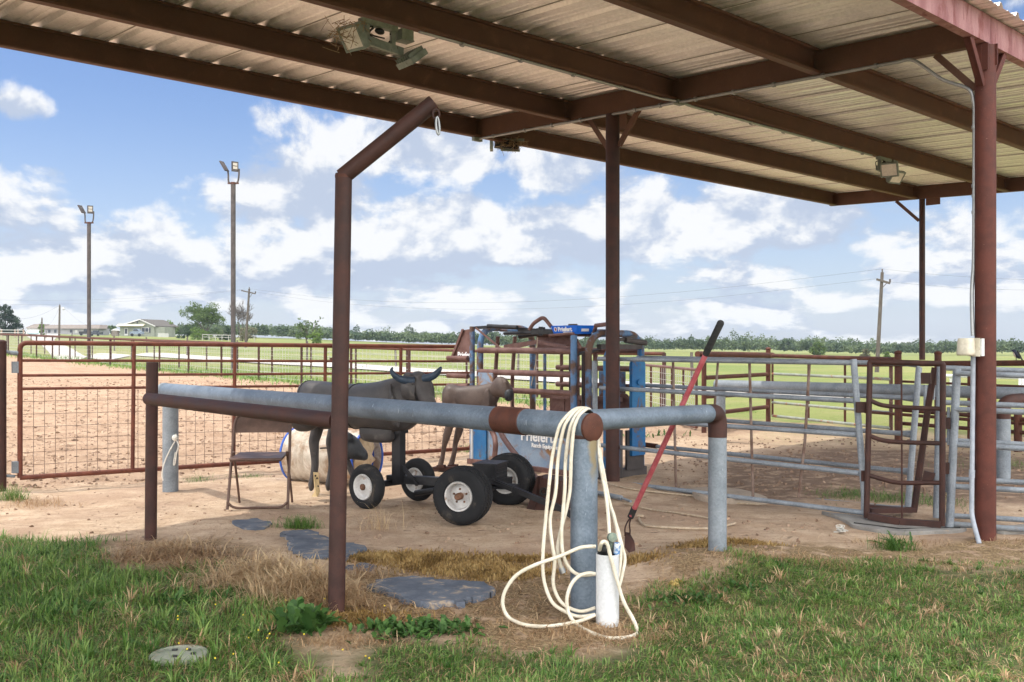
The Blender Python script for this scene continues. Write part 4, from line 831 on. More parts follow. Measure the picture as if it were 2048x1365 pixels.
m = MB(); m.bar(C(1.92, .25, 0), C(1.92, .25, 1.62), .07, .07); m.bar(C(1.90, .05, .02), C(1.90, .78, .02), .10, .12); m.bar(C(1.86, .10, 1.38), C(1.86, .78, 1.38), .06, .05); m.tube([C(1.88, .5, 1.45), C(1.9, .82, 1.42)], .03, 10); m.bar(C(1.85, .35, 1.44), C(1.85, .7, 1.49), .05, .03)
m.tube([C(1.95, .30, .0), C(1.95, .30, .50)], .05, 10); m.bar(C(1.96, .42, .28), C(1.96, .70, .28), .03, .42); put('tail_gate_frame', m, STEELDARK, cu_)
tb('upright', [C(1.86, .80, 0), C(1.86, .80, 1.36)], .03, BLUE)
m = MB()
for q in range(22): p = C(1.80, -.06, 1.30 - q * .026); ring(m, p, .010, .017, CI if q % 2 else CJ, UP, .0035, 8, 5)
put('chain', m, RUST2, cu_)
tr = MB(); t0, t1 = C(1.28, .05, 0), C(1.98, .05, 0); zz0, zz1 = 1.545, 1.655
zz0, zz1 = 1.515, 1.605
q0_, q1_ = [C(1.30, .0, zz0), C(1.63, .0, zz0), C(1.70, .15, zz0), C(1.37, .15, zz0)], [C(1.27, -.02, zz1), C(1.655, -.02, zz1), C(1.735, .17, zz1), C(1.33, .17, zz1)]
vs = q0_ + q1_ + [p.lerp(sum(q1_, V()) / 4, .06) for p in q1_] + [p.lerp(sum(q0_, V()) / 4, .06) + UP * .01 for p in q0_]
tr.add(vs, [(3, 2, 1, 0)] + [(i, (i + 1) % 4, 4 + (i + 1) % 4, 4 + i) for i in range(4)] + [(4 + i, 4 + (i + 1) % 4, 8 + (i + 1) % 4, 8 + i) for i in range(4)] + [(8 + i, 8 + (i + 1) % 4, 12 + (i + 1) % 4, 12 + i) for i in range(4)] + [(12, 13, 14, 15)])
tray = put('tool_tray', tr, BRIGHTBLUE, cu_, smooth=0, label='bright blue tray with white lettering on top')
fr = (q0_[1] - q0_[0]).normalized(); fu = ((q1_[0] + q1_[1]) / 2 - (q0_[0] + q0_[1]) / 2).normalized(); fn = fr.cross(fu)
pp = q0_[0].lerp(q1_[0], .34) + fr * .085 + fn * .004
lettering('Priefert', .066, pp, fr, fu, WHITE, tray, bold=.0025, sx=1.0); lettering('RANCH EQUIPMENT', .014, q0_[0].lerp(q1_[0], .14) + fr * .15 + fn * .004, fr, fu, WHITE, tray, bold=.001)
lg = MB(); ring(lg, pp - fr * .036 + fu * .022, .018, .021, fr, fu, .004, 14, 5); put('emblem', lg, WHITE, tray); lg = MB(); lg.ell(pp - fr * .036 + fu * .022, (.013, .003, .015), ax=fr); put('emblem', lg, REDH, tray)
er = (q0_[2] - q0_[1]).normalized(); eu = ((q1_[2] + q1_[1]) / 2 - (q0_[2] + q0_[1]) / 2).normalized(); en = er.cross(eu); ep = q0_[1].lerp(q1_[1], .3) + er * .05 + en * .004
lg = MB(); lg.bar(ep + eu * .016, ep + er * .085 + eu * .016, .002, .03, up=eu); put('sticker', lg, WHITE, tray, smooth=0)
m = MB(); m.box(C(1.50, .08, 1.600), .22, .08, .015, CI); m.tube([C(1.46, .06, 1.612), C(1.55, .1, 1.612)], .012, 8); put('tray_contents', m, STEELDARK, tray)

# ------------------------------------------------------------------ tubular gates and panels
def lerp(a, b, t): return a + (b - a) * t
gate = thing('mesh_gate', 'long rusty red gate with wire mesh below and open rails above', 'gate', (-4.74, 9.59, 0))
GL, GR = V((-4.72, 9.59, 0)), V((-.505, 12.45, 0))
def GP(px, py):   # point of the gate plane
    u = (px - CX) / F; d = GR - GL; t = (u * GL.y - GL.x) / (d.x - u * d.y); p = GL + d * t; return V((p.x, p.y, EYE - (py - HY) / F * p.y))
top = lambda px: np.interp(px, [40, 943], [682.5, 693]); bot = lambda px: np.interp(px, [40, 268, 470, 943], [957, 943, 931, 897])
m = MB(); m.tube(fillet([GP(40, 956), GP(40, 686), GP(943, 694), GP(943, 897), GP(40, 956)], .07, 5), .0235, 12); put('frame', m, REDRUST, gate)
for a, b in ((721.5, 723.2), (751.5, 746), (778, 769)): m = MB(); m.tube([GP(42, a), GP(942, b)], .0145, 10); put('rail', m, REDRUST, gate)
for px in (268, 470, 651, 802): m = MB(); m.tube([GP(px, top(px) + 4), GP(px - 3, bot(px))], .020, 12); put('upright', m, REDRUST, gate)
m = MB(); L0 = (GR - GL).length; n = 52
def gz(px): return GP(px, np.interp(px, [42, 942], [778, 769])), GP(px, bot(px))
a0, b0 = gz(45); a1, b1 = gz(940)
for q in range(n + 1): t = q / n; m.tube([a0.lerp(a1, t), b0.lerp(b1, t)], .0027, 5, cap=False)
for q in range(1, 7): t = q / 7; m.tube([a0.lerp(b0, t), a1.lerp(b1, t)], .0027, 5, cap=False)
put('wire_mesh', m, GATEWIRE, gate)
m = MB()
for py in (735, 935): p = GP(30, py); m.box(p - V((0, 0, 0)), .05, .05, .11, A_); m.box(GP(35, py), .07, .03, .06, A_)
m.tube([GP(8, 703), GP(24, 706)], .016, 10); m.tube([GP(20, 706), GP(36, 707)], .022, 10); m.tube([GP(5, 952), GP(30, 953)], .014, 10); put('hinge', m, GALVR, gate, split=True)
gp = thing('gate_post', 'rusty pipe post the long mesh gate hangs from, at the left edge', 'post', GP(1, 985)); m = MB(); g0 = GP(1, 700); m.tube([(g0.x, g0.y, -.1), (g0.x, g0.y, 1.43)], .052, 20); m.ell((g0.x, g0.y, 1.43), (.052, .052, .02)); put('pipe', m, RUST2, gp)

def tubepanel(name, label, cat, rails, stiles, ups, r, m_, mu, loc, sr=.026, group=None, flare=None):
    """rails: ((px,py,Y),(px,py,Y)) pairs"""
    t = thing(name, label, cat, loc, group)
    for a, b in rails:
        q = MB(); p0, p1 = W(*a), W(*b); q.tube([p0, p1], r, 12)
        if flare: d = (p1 - p0).normalized(); q.tube([p1 - d * .13, p1 - d * .03, p1 + d * .01], [r, r * 1.45, r * 1.5], 12)
        put('rail', q, m_, t)
    for a, b in stiles: q = MB(); q.tube([W(*a), W(*b)], sr, 12); put('stile', q, m_, t)
    for a, b in ups: q = MB(); q.tube([W(*a), W(*b)], .0125, 8); put('upright', q, mu, t)
    return t
def yf(px): return np.interp(px, [1195, 1735], [10.0, 7.82])
def yb(px): return np.interp(px, [1260, 1835], [11.0, 8.35])
fr_ = [((1197, 718, yf(1197)), (1704, 726, yf(1704))), ((1200, 776, yf(1200)), (1708, 802, yf(1708))), ((1235, 838, yf(1235)), (1713, 870, yf(1713))), ((1185, 889, yf(1185)), (1719, 947, yf(1719))), ((1240, 966, yf(1240)), (1727, 1026, yf(1727)))]
t = tubepanel('livestock_panel', 'nearer galvanised alley panel with rusty uprights behind the red-handled scoop', 'livestock panel', fr_, [((1707, 719, 7.95), (1732, 1032, 7.84)), ((1189, 722, 10.0), (1192, 955, 10.0))],
              [((1346, 716, 9.5), (1352, 975, 9.5)), ((1499, 722, 8.82), (1506, 996, 8.82)), ((1619, 726, 8.3), (1610, 880, 8.32)), ((1610, 880, 8.32), (1597, 995, 8.35))], .021, GALV2, GATEWIRE, G(1735, 1035), group='galvanised alley panels')
bk_ = [((1275, 715, yb(1275)), (1835, 728, yb(1835))), ((1285, 771, yb(1285)), (1830, 797, yb(1830))), ((1270, 829, yb(1270)), (1826, 869, yb(1826))), ((1310, 893, yb(1310)), (1819, 944, yb(1819))), ((1262, 966, yb(1262)), (1814, 1019, yb(1814)))]
t = tubepanel('livestock_panel', 'farther galvanised alley panel with flared rail ends, behind the brown walk-through gate', 'livestock panel', bk_, [((1838, 735, 8.35), (1815, 1024, 8.3)), ((1282, 724, 11.0), (1253, 942, 10.95))], [((1436, 722, 10.15), (1418, 965, 10.15))], .021, GALV2, GATEWIRE, G(1815, 1022), group='galvanised alley panels', flare=True)
m = MB(); m.tube([W(1266, 887, 11.0), W(1314, 893, 10.75)], .028, 10); put('rusty_sleeve', m, RUST, t)
# walk-through gate frame at the end of the alley
wg = thing('alley_gate', 'narrow brown pipe gate frame with bowed rungs between the alley panels', 'gate', G(1740, 1036))
def yw(px): return np.interp(px, [1735, 1890], [7.80, 7.52])
m = MB(); m.tube(fillet([W(1733, 1036, yw(1733)), W(1740, 724, yw(1740)), W(1886, 728, yw(1886)), W(1884, 1052, yw(1884))], .012, 2), .0225, 14); put('frame', m, RUST2, wg)
for pts in ([(1742, 802), (1765, 811), (1805, 815), (1882, 818)], [(1740, 872), (1765, 881), (1805, 885), (1880, 887)], [(1738, 951), (1765, 959), (1800, 966), (1880, 966)]):
    m = MB(); m.tube(crom([W(a, b, yw(a)) for a, b in pts], 4), .0175, 10); put('rung', m, RUST2, wg)
m = MB(); m.tube([W(1803, 733, yw(1803)), W(1804, 1042, yw(1804))], .007, 8); put('rod', m, RUST2, wg)
m = MB(); m.bar(W(1737, 1032, 7.78), W(1800, 1044, 7.65), .05, .05); m.bar(W(1800, 1044, 7.65), W(1882, 1050, 7.52), .05, .05); m.bar(W(1740, 1022, 7.95), W(1830, 1020, 8.1), .05, .04); m.bar(W(1735, 1014, 8.15), W(1822, 1021, 8.15), .06, .035); put('sill', m, RUST2, wg, smooth=0, split=True)
m = MB(); m.tube(fillet([W(1870, 736, 8.05), W(1858, 800, 8.05), W(1846, 890, 8.1), W(1828, 1022, 8.1)], .2), .026, 10); put('brace', m, RUST2, wg)
m = MB()
for a, b in (((1712, 815), (1735, 815)), ((1722, 952), (1737, 952)), ((1886, 847), (1900, 847)), ((1886, 937), (1898, 937)), ((1842, 757), (1862, 757)), ((1846, 952), (1868, 958))): m.bar(W(*a, yw(a[0]) + .05), W(*b, yw(b[0]) + .05), .03, .085)
put('hinge_plate', m, RUST2, wg, smooth=0, split=True)
m = MB()
for px, y0, y1, Y in ((1713, 775, 845, 7.93), (1725, 962, 1020, 7.86), (1850, 770, 815, 8.2), (1897, 815, 890, 7.62), (1894, 948, 985, 7.62), (1867, 770, 800, 8.1)): m.tube([W(px, y0, Y), W(px, y1, Y)], .013, 8)
put('hinge_pin', m, GALV2, wg, split=True)
# panels running on to the right
def y3(px): return np.interp(px, [1900, 2120], [7.60, 7.12])
def y4(px): return np.interp(px, [1875, 2120], [7.98, 7.45])
t = tubepanel('livestock_panel', 'nearer galvanised panel running out of view behind the right pillar', 'livestock panel', [((1912, 747, y3(1912)), (2130, 755, y3(2130))), ((1910, 819, y3(1910)), (2130, 828, y3(2130))), ((1908, 889, y3(1908)), (2130, 903, y3(2130))), ((1905, 973, y3(1905)), (2130, 986, y3(2130)))],
              [((1914, 738, 7.6), (1899, 1058, 7.55))], [], .021, GALV2, GATEWIRE, G(1899, 1058), sr=.030, group='galvanised alley panels')
q = MB(); q.tube([W(1900, 1048, y3(1900)), W(2130, 1066, y3(2130))], .021, 12); put('rail', q, GALVR, t)
t = tubepanel('livestock_panel', 'farther galvanised panel running out of view behind the right pillar', 'livestock panel', [((1880, 736, y4(1880)), (2130, 745, y4(2130))), ((1878, 805, y4(1878)), (2130, 815, y4(2130))), ((1876, 880, y4(1876)), (2130, 894, y4(2130))), ((1875, 957, y4(1875)), (2130, 969, y4(2130))), ((1873, 1030, y4(1873)), (2130, 1045, y4(2130)))],
              [((1881, 734, 7.98), (1873, 1036, 7.95))], [], .021, GALV2, GATEWIRE, G(1873, 1036), sr=.028, group='galvanised alley panels')

# ------------------------------------------------------------------ the pens behind
def fence(name, label, posts, rails, m_, loc, cat='fence', caps=False, wires=None, group=None, tag_='post', wm=None):
    """posts (px, pyTop, pyBase, Y, r); rails (list of (px,py,Y), r)"""
    t = thing(name, label, cat, loc, group)
    for px, a, b, Y, r in posts:
        q = MB(); p, p2 = W(px, a, Y), W(px, b, Y); p2.z = min(p2.z, H(p.x, p.y)) - .05; q.tube([p2, p], r, 12)
        if caps: q.ell(p, (r * 1.15, r * 1.15, r * .7), 12, 6)
        put('post', q, m_, t)
    for pts, r in rails: q = MB(); q.tube([W(*p) for p in pts], r, 10); put('rail', q, m_, t)
    return t
fence('pipe_fence', 'rust-red pipe fence of four rails between two posts beyond the alley', [(1408, 709, 866, 16.0, .040), (1536.5, 698, 845, 18.0, .044)],
      [([(1395, 709, 16.0), (1545, 711, 18.1)], .052), ([(1410, 756, 16), (1536, 749, 18)], .036), ([(1410, 794, 16), (1536, 787, 18)], .034), ([(1410, 829, 16), (1536, 814, 18)], .036)], RUST, W(1408, 866, 16), caps=True)
# mesh gate to its left
t = thing('mesh_gate', 'pinkish pipe gate filled with fine wire mesh, left of the rust-red pipe fence', 'gate', W(1393, 860, 16.2))
def yg(px): return np.interp(px, [1270, 1393], [20.6, 16.3])
m = MB(); m.tube([W(1270, 728.5, yg(1270)), W(1393, 740, yg(1393))], .026, 10); m.tube([W(1270, 818, yg(1270)), W(1393, 855, yg(1393))], .026, 10); put('frame', m, CHRUST, t)
for px in (1302, 1322, 1344, 1367, 1393): m = MB(); m.tube([W(px, np.interp(px, [1270, 1393], [728, 740]), yg(px)), W(px, np.interp(px, [1270, 1393], [818, 857]), yg(px))], .022, 8); put('upright', m, RUST, t)
m = MB()
for q in range(34): s_ = q / 33; px = 1/( (1/1270.)*(1-s_) + s_/1393.); m.tube([W(px, np.interp(px, [1270, 1393], [729, 740]), yg(px)), W(px, np.interp(px, [1270, 1393], [818, 855]), yg(px))], .004, 4, cap=False)
for q in range(1, 8): s_ = q / 8; m.tube([W(1270, 729 + s_ * 89, yg(1270)), W(1393, 740 + s_ * 115, yg(1393))], .004, 4, cap=False)
put('wire_mesh', m, WIRE, t)
def yq(px): return np.interp(px, [1545, 1785], [17.6, 14.9])
t = thing('pipe_gate', 'grey-green pipe gate with rusty bars in the far pen', 'gate', W(1785, 862, 14.9))
for a, b in ((748, 759), (805, 826), (832, 857)): m = MB(); m.tube([W(1545, a, yq(1545)), W(1782, b, yq(1782))], .024, 10); put('rail', m, GREENPIPE, t)
for px, a, b in ((1545, 718, 832), (1617, 722, 841), (1690, 724, 848)): m = MB(); m.tube([W(px, a, yq(px)), W(px, b, yq(px))], .020, 8); put('upright', m, RUST, t)
m = MB(); m.tube([W(1782, 726, 14.95), W(1782, 862, 14.95)], .028, 10); put('stile', m, CHRUST, t)
m = MB(); m.tube([W(1545, 712, yq(1545)), W(1790, 719, yq(1790))], .034, 12); put('top_rail', m, RUST, t)
def yr(px): return np.interp(px, [1720, 2130], [15.4, 12.4])
fence('pipe_fence', 'rust-red pipe fence with a bird on its top rail, behind the right pillar', [(1796, 706, 882, 14.7, .050), (1876, 707, 900, 14.1, .048), (1938, 730, 860, 13.7, .022), (2036, 826, 890, 13.0, .05)],
      [([(1705, 729, yr(1705)), (2130, 726, yr(2130))], .040), ([(1795, 763, yr(1795)), (2130, 777, yr(2130))], .018), ([(1800, 820, yr(1800)), (2130, 846, yr(2130))], .03), ([(1730, 824, yr(1730)), (2130, 854, yr(2130))], .024), ([(1800, 847, yr(1800)), (2130, 872, yr(2130))], .028)], RUST, W(1796, 880, 14.7), caps=True)
fence('white_rail_fence', 'thin white pipe fence far beyond the right pillar', [(1902, 751, 790, 32, .04), (2040, 756, 795, 31, .045), (2046, 756, 795, 31, .045)], [([(1870, 751, 32), (2140, 759, 31)], .055)], WHITEPIPE, W(2040, 790, 31))
# second hitching rail
h2 = thing('hitching_rail', 'far galvanised hitching rail seen through the alley panels', 'hitching rail', W(1441, 885, 14.3))
m = MB(); m.tube([W(1432, 770, 14.4), W(2130, 790, 11.1)], .072, 20); put('rail', m, GALVR, h2)
p = W(1441, 780, 14.35); m = MB(); m.tube([(p.x, p.y, H(p.x, p.y) - .1), (p.x, p.y, p.z)], .070, 18); put('post', m, GALVR, h2)
h3 = thing('hitching_rail', 'galvanised hitching rail with a rusty elbow beside the right pillar', 'hitching rail', W(2007, 958, 10.5))
p = W(2007, 850, 10.5); m = MB(); m.tube([(p.x, p.y, H(p.x, p.y) - .1), (p.x, p.y, W(2007, 838, 10.5).z)], .070, 20); put('post', m, GALVR, h3)
m = MB(); m.tube(fillet([W(2007, 838, 10.5), W(2007, 803, 10.5), W(2045, 800, 10.6)], .17, 8), .070, 20); put('elbow', m, RUST2, h3)
m = MB(); m.tube([W(2042, 800.5, 10.6), W(2140, 800, 10.9)], .068, 20); put('rail', m, GALV, h3)
# swallow on the fence
bq = W(2033, 723, yr(2033)); bq.z += .028; bi = thing('bird', 'small dark swallow with pale breast perched on the rusty top rail', 'bird', bq)
m = MB(); ux = V((-.75, -.3, .6)).normalized(); m.loft([(bq + V((.045, .0, -.005)) + UP * .01, V((0, .004, 0)), UP * .003, 1), (bq + V((.03, 0, .02)), V((0, .016, 0)), V((.008, 0, .012)), 1), (bq + V((.005, 0, .05)), V((0, .028, 0)), V((.018, 0, .022)), 1), (bq + V((-.018, 0, .085)), V((0, .026, 0)), V((.016, 0, .02)), 1), (bq + V((-.034, 0, .11)), V((0, .021, 0)), V((.012, 0, .018)), 1), (bq + V((-.05, 0, .118)), V((0, .012, 0)), V((.004, 0, .012)), 1), (bq + V((-.07, 0, .116)), V((0, .002, 0)), UP * .002, 1)], 12, 4); put('body', m, mat('swallow_blue_black', (.012, .016, .035), (.02, .025, .05), 20, rough=.5, bmp=0), bi)
m = MB(); m.loft([(bq + V((.0, -.02, .10)), V((.004, 0, 0)), UP * .01, 1), (bq + V((.02, -.03, .06)), V((.006, 0, 0)), UP * .03, 1), (bq + V((.06, -.02, .0)), V((.006, 0, 0)), UP * .018, 1), (bq + V((.10, -.01, -.055)), V((.004, 0, 0)), UP * .004, 1)], 8, 3); put('wing', m, CABLE, bi)
m = MB(); m.loft([(bq + V((-.02, -.012, .03)), V((0, .012, 0)), UP * .01, 1), (bq + V((-.036, -.01, .06)), V((0, .018, 0)), UP * .016, 1), (bq + V((-.045, -.006, .088)), V((0, .012, 0)), UP * .008, 1)], 10, 3); put('breast', m, mat('swallow_breast', (.5, .42, .36), (.6, .5, .42), 20, bmp=0), bi)
m = MB(); m.tube([bq + V((.0, -.01, .03)), bq + V((-.005, -.01, -.03))], .003, 5); m.tube([bq + V((.0, .01, .03)), bq + V((-.005, .01, -.03))], .003, 5); put('leg', m, CABLE, bi, split=True)

# ------------------------------------------------------------------ long arena fences
def long_fence(label, c, v0, n0_, n1_, step, r, rise, loc, mesh_from=None):
    t = thing('pipe_fence', label, 'fence', loc); P = []
    for n in range(n0_, n1_ + 1):
        v = v0 + n * step; px = 1 / v - 650; Y = c * v; x = (px - CX) / F * Y; P.append(V((x, Y, H(x, Y))))
    for p in P: q = MB(); q.tube([p - UP * .1, p + UP * (rise + .02)], r, 8); put('post', q, RUST2, t)
    q = MB(); q.tube([p + UP * rise for p in P], .036, 8); put('top_rail', q, RUST, t)
    q = MB()
    for h in (.12, .3, .48, .66, .84, 1.02): q.tube([p + UP * (h * rise / 1.2) for p in P], .0045, 4, cap=False)
    for a, b in zip(P, P[1:]):
        for k_ in range(14): s_ = a.lerp(b, k_ / 14); q.tube([s_ + UP * .08, s_ + UP * rise], .0035, 4, cap=False)
    put('wire_mesh', q, WIRE, t); return P
PN = long_fence('nearer of the two dark-posted pipe and mesh fences beyond the tilled soil', 39870, .798e-3, -5, 19, .0585e-3, .040, 1.22, (-6.73, 31.8, .18))
PF = long_fence('farther of the two dark-posted pipe and mesh fences, along the grass lane', 45240, .786e-3, -4, 18, .0515e-3, .036, 1.2, (-7.2, 35.6, .2))
# wooden posts along the drive
t = thing('wire_fence', 'grey wooden posts with barbed wire along the far side of the white drive', 'fence', G(475, 717)); PW = []
for px, py, hgt in ((92, 689.5, 1.15), (144, 694, 1.15), (229, 702, 1.15), (294, 707, 1.15), (374, 712, 1.2), (475, 718, 1.15), (614, 724, 1.2), (792, 735, 1.2), (1036, 748, 1.2), (1384, 775, 1.2)):
    p = G(px, py); PW.append(p); q = MB(); lean = V((random.uniform(-.06, .06), 0, 0)); q.tube([p - UP * .1, p + UP * hgt * .6 + lean * .4, p + UP * hgt + lean], [.065, .055, .05], 7); put('post', q, WOODPOLE, t)
q = MB()
for h in (.35, .65, .95): q.tube([p + UP * h for p in PW], .006, 4, cap=False)
put('wire', q, WIRE, t)

# ------------------------------------------------------------------ scoop, hose, standpipe and odds and ends
sc = thing('manure_scoop', 'long red-handled scoop with black grip leaning on the pipe rail', 'scoop', W(1262, 1100, 6.43))
a0, a1 = W(1262, 1032, 6.36), W(1411, 710, 5.92); a2 = W(1443, 643, 5.80)
m = MB(); m.tube([a0, a1], .0165, 14); put('handle', m, REDH, sc)
m = MB(); m.tube([a1 - (a2 - a1) * .02, a1 + (a2 - a1) * .08, a1 + (a2 - a1) * .96, a2], [.0165, .0205, .021, .015], 14); put('grip', m, GRIP, sc)
a3 = W(1268.5, 1017, 6.34); m = MB(); m.tube([a3, W(1261, 1035, 6.37)], .0205, 14); put('ferrule', m, GRIP, sc)
m = MB(); m.tube(crom([W(1262, 1034, 6.37), W(1254, 1046, 6.38), W(1250, 1058, 6.39), W(1250, 1072, 6.42)], 5), .005, 8); m.tube(crom([W(1263, 1034, 6.37), W(1259, 1048, 6.38), W(1260, 1062, 6.39), W(1259, 1075, 6.42)], 5), .005, 8); put('shank', m, RUST2, sc)
m = MB(); bl = [(1250, 1066, 6.43), (1259, 1068, 6.40), (1268, 1085, 6.36), (1270, 1102, 6.33), (1258, 1106, 6.33), (1249, 1095, 6.37)]; m.prism([W(*p) for p in bl], (.004, .012, .004)); put('blade', m, RUST2, sc, smooth=0)
def z6(x, y): return 900 + x / 2.482, 760 + y / 2.482
ho_ = thing('garden_hose', 'cream hose looped over the pipe rail and trailing round the white standpipe', 'hose', G(1165, 1240))
def hp(pts, y0, y1=None, lift=.012):
    """trace given in enlarged-photo pixels; depth blends from y0 to y1, never under the ground"""
    out = []; n = len(pts)
    for i, p in enumerate(pts):
        px, py = z6(p[0], p[1]); Y = p[2] if len(p) > 2 else lerp(y0, y1 if y1 is not None else y0, i / (n - 1))
        q = W(px, py, Y); zg = H(q.x, q.y) + lift
        if q.z < zg:
            Y = (EYE - zg) * F / (py - HY); q = W(px, py, Y)
        out.append(q)
    return crom(out, 6)
cz = e1 - dr * .12
HR = .0096
def over(px, dy): # crosses the top of the rail
    p = rp(px); return p
strands = [
 ([(690, 160, 5.42), (655, 140, 5.36), (615, 150, 5.30), (575, 185, 5.26), (540, 240, 5.235), (508, 380, 5.235), (492, 520), (476, 680), (462, 850), (462, 960), (478, 1040), (512, 1110), (570, 1150), (640, 1176), (722, 1166)], 5.22, 5.07),
 ([(695, 158, 5.41), (662, 140, 5.35), (628, 152, 5.29), (592, 190, 5.25), (562, 250, 5.22), (536, 400, 5.22), (524, 560), (497, 690), (508, 820), (520, 900), (512, 1000), (530, 1070), (572, 1122), (650, 1150), (722, 1132)], 5.21, 5.10),
 ([(700, 158, 5.39), (672, 141, 5.33), (645, 155, 5.27), (615, 195, 5.23), (592, 260, 5.20), (574, 400, 5.2), (570, 540), (559, 680), (554, 760), (560, 860), (590, 930), (640, 968), (722, 966)], 5.19, 5.16),
 ([(703, 158, 5.37), (685, 145, 5.30), (658, 160, 5.25), (630, 200, 5.20), (612, 260, 5.17), (601, 400, 5.17), (596, 540), (578, 640), (552, 740), (534, 830), (542, 895), (556, 940)], 5.17, 5.2),
 ([(722, 828, 5.06), (690, 828), (640, 836), (540, 878), (420, 920), (330, 970), (275, 1045), (262, 1115), (290, 1178), (360, 1213), (450, 1225), (560, 1215), (650, 1196), (722, 1166)], 5.06, 5.0),
 ([(722, 964, 5.05), (690, 960), (640, 975), (600, 1020), (580, 1090), (590, 1160), (630, 1215), (700, 1255), (780, 1281), (860, 1281), (915, 1268), (930, 1245), (910, 1190), (862, 1100), (828, 990), (800, 890), (782, 820), (765, 803), (750, 815), (742, 845, 5.03)], 5.05, 4.96),
 ([(690, 160, 5.42), (712, 172, 5.46), (724, 230, 5.47), (732, 330), (748, 440), (772, 560), (786, 680), (792, 780)], 5.47, 5.12),
 ([(700, 158, 5.39), (718, 180, 5.44), (730, 250, 5.45), (742, 340), (766, 500), (800, 640), (832, 740), (855, 830), (868, 890), (856, 960), (838, 1030)], 5.45, 5.12),
 ([(703, 158, 5.38), (722, 185, 5.43), (728, 250, 5.44), (738, 340), (756, 430), (790, 600), (815, 680), (832, 760), (846, 830), (846, 900), (834, 980)], 5.44, 5.14)]
for s_ in strands: m = MB(); P = hp(*s_); m.tube(P, [HR * random.uniform(.95, 1.04) for _ in P], 10); put('hose_loop', m, HOSE, ho_)
m = MB(); a, b = W(*z6(553, 932), 5.2), W(*z6(562, 958), 5.2); m.tube([a, a.lerp(b, .3), a.lerp(b, .31), b], [.014, .014, .017, .017], 12); put('coupling', m, CHROME, ho_)
m = MB(); m.ell(W(1175, 1129, 5.33), (.012, .004, .026), 12, 8); put('paint_mark', m, BRIGHTBLUE, hit)
q = G(1215, 1245); sp_ = thing('standpipe', 'white plastic pipe sleeve round a valve with hoses, at the foot of the rail post', 'standpipe', q)
sx_, sy_ = (1215 - CX) / F * 5.05, 5.05; gz_ = H(sx_, sy_); tz = W(1215, 1108, 5.05).z
m = MB(); m.lathe([(gz_ - .03, .0585), (tz, .0585), (tz + .002, .0565), (tz, .053), (tz - .12, .053), (tz - .12, .001)], (sx_, sy_, 0), (0, 0, 1), 36); put('sleeve', m, PVC, sp_)
m = MB(); o = V((sx_, sy_, tz)); m.tube([o - UP * .1, o + UP * .03], .022, 12); m.tube(crom([o + V((-.04, .0, -.03)), o + V((-.035, 0, .02)), o + V((-.01, -.005, .035))], 4), .013, 8); m.ell(o + V((-.02, 0, .02)), (.03, .028, .028)); m.ell(o + V((.025, .01, .015)), (.022, .022, .03)); put('valve', m, CABLE, sp_)
m = MB(); m.tube([o + V((.012, 0, .01)), o + V((.02, 0, .06))], .012, 10); m.lathe([(-.012, .004), (-.01, .024), (.01, .024), (.012, .004)], o + V((.022, -.01, .085)), (.3, -.9, .2), 16, cap=True); put('tap', m, mat('green_brass_tap', (.12, .16, .13), (.2, .22, .17), 40, rough=.4, metal=.5, bmp=0), sp_)
m = MB(); m.tube([o + V((.045, .0, .0)), o + V((.05, -.005, .055))], .018, 12); put('bottle', m, mat('clear_blue_bottle', (.12, .25, .48), (.65, .7, .72), 18, .45, .55, rough=.2, bmp=0), sp_)
def slab(name, pxs, lab, cat, m_, h=.03, n=40, jag=.06, seed=1, group=None):
    """irregular slab lying on the ground"""
    rnd = random.Random(seed); P = crom([V((*GF(*p), 0)) for p in pxs] + [V((*GF(*pxs[0]), 0))], 5)[:-1]; q = MB()
    P = [V((p.x + rnd.uniform(-jag, jag) * .25, p.y + rnd.uniform(-jag, jag) * .25, 0)) for p in P]; c = sum(P, V()) / len(P)
    k_ = len(P); rows = [(1.0, -.02), (1.0, h * .85), (.992, h), (.8, h * .96), (.6, h * 1.06), (.0, h * 1.0)]
    vs = []
    for s_, z in rows:
        for p in P: x, y = c.x + (p.x - c.x) * s_, c.y + (p.y - c.y) * s_; vs.append((x, y, H(x, y) + z))
    q.add(vs, [(a * k_ + i, a * k_ + (i + 1) % k_, (a + 1) * k_ + (i + 1) % k_, (a + 1) * k_ + i) for a in range(len(rows) - 1) for i in range(k_)])
    return put(name, q, m_, label=lab, cat=cat, group=group, smooth=30)
slab('rubber_mat', [(738, 1185), (780, 1168), (850, 1166), (905, 1176), (960, 1172), (986, 1190), (960, 1203), (935, 1214), (900, 1222), (840, 1220), (800, 1212), (785, 1198)], 'biggest and nearest blue-grey rubber mat, half buried in straw right of the hoist', 'mat', SLATE, .034, seed=3, jag=.11)
slab('rubber_mat', [(563, 1070), (620, 1068), (660, 1085), (700, 1098), (728, 1106), (700, 1124), (650, 1126), (600, 1118), (580, 1105), (585, 1090)], 'blue-grey rubber mat running behind the foot of the hoist pole', 'mat', SLATE, .03, seed=5, jag=.11)
slab('rubber_mat', [(466, 1050), (510, 1041), (545, 1050), (530, 1060), (490, 1062)], 'small blue-grey rubber mat in the sand before the folding chair', 'mat', SLATE, .015, seed=8, jag=.1)
slab('rubber_mat', [(690, 1142), (725, 1130), (752, 1136), (735, 1146)], 'scrap of blue-grey mat showing through straw right of the hoist pole', 'mat', SLATE, .015, seed=9)
slab('concrete_slab', [(1374, 988), (1440, 983), (1520, 996), (1532, 1003), (1480, 1008), (1400, 1002)], 'flat grey concrete slab under the nearer alley panel', 'slab', CONC, .05, seed=4, jag=.02)
MATG = mat('grey_stall_mat', (.20, .19, .18), (.29, .28, .26), 5, rough=.8, c3=(.33, .26, .19), s3=6)
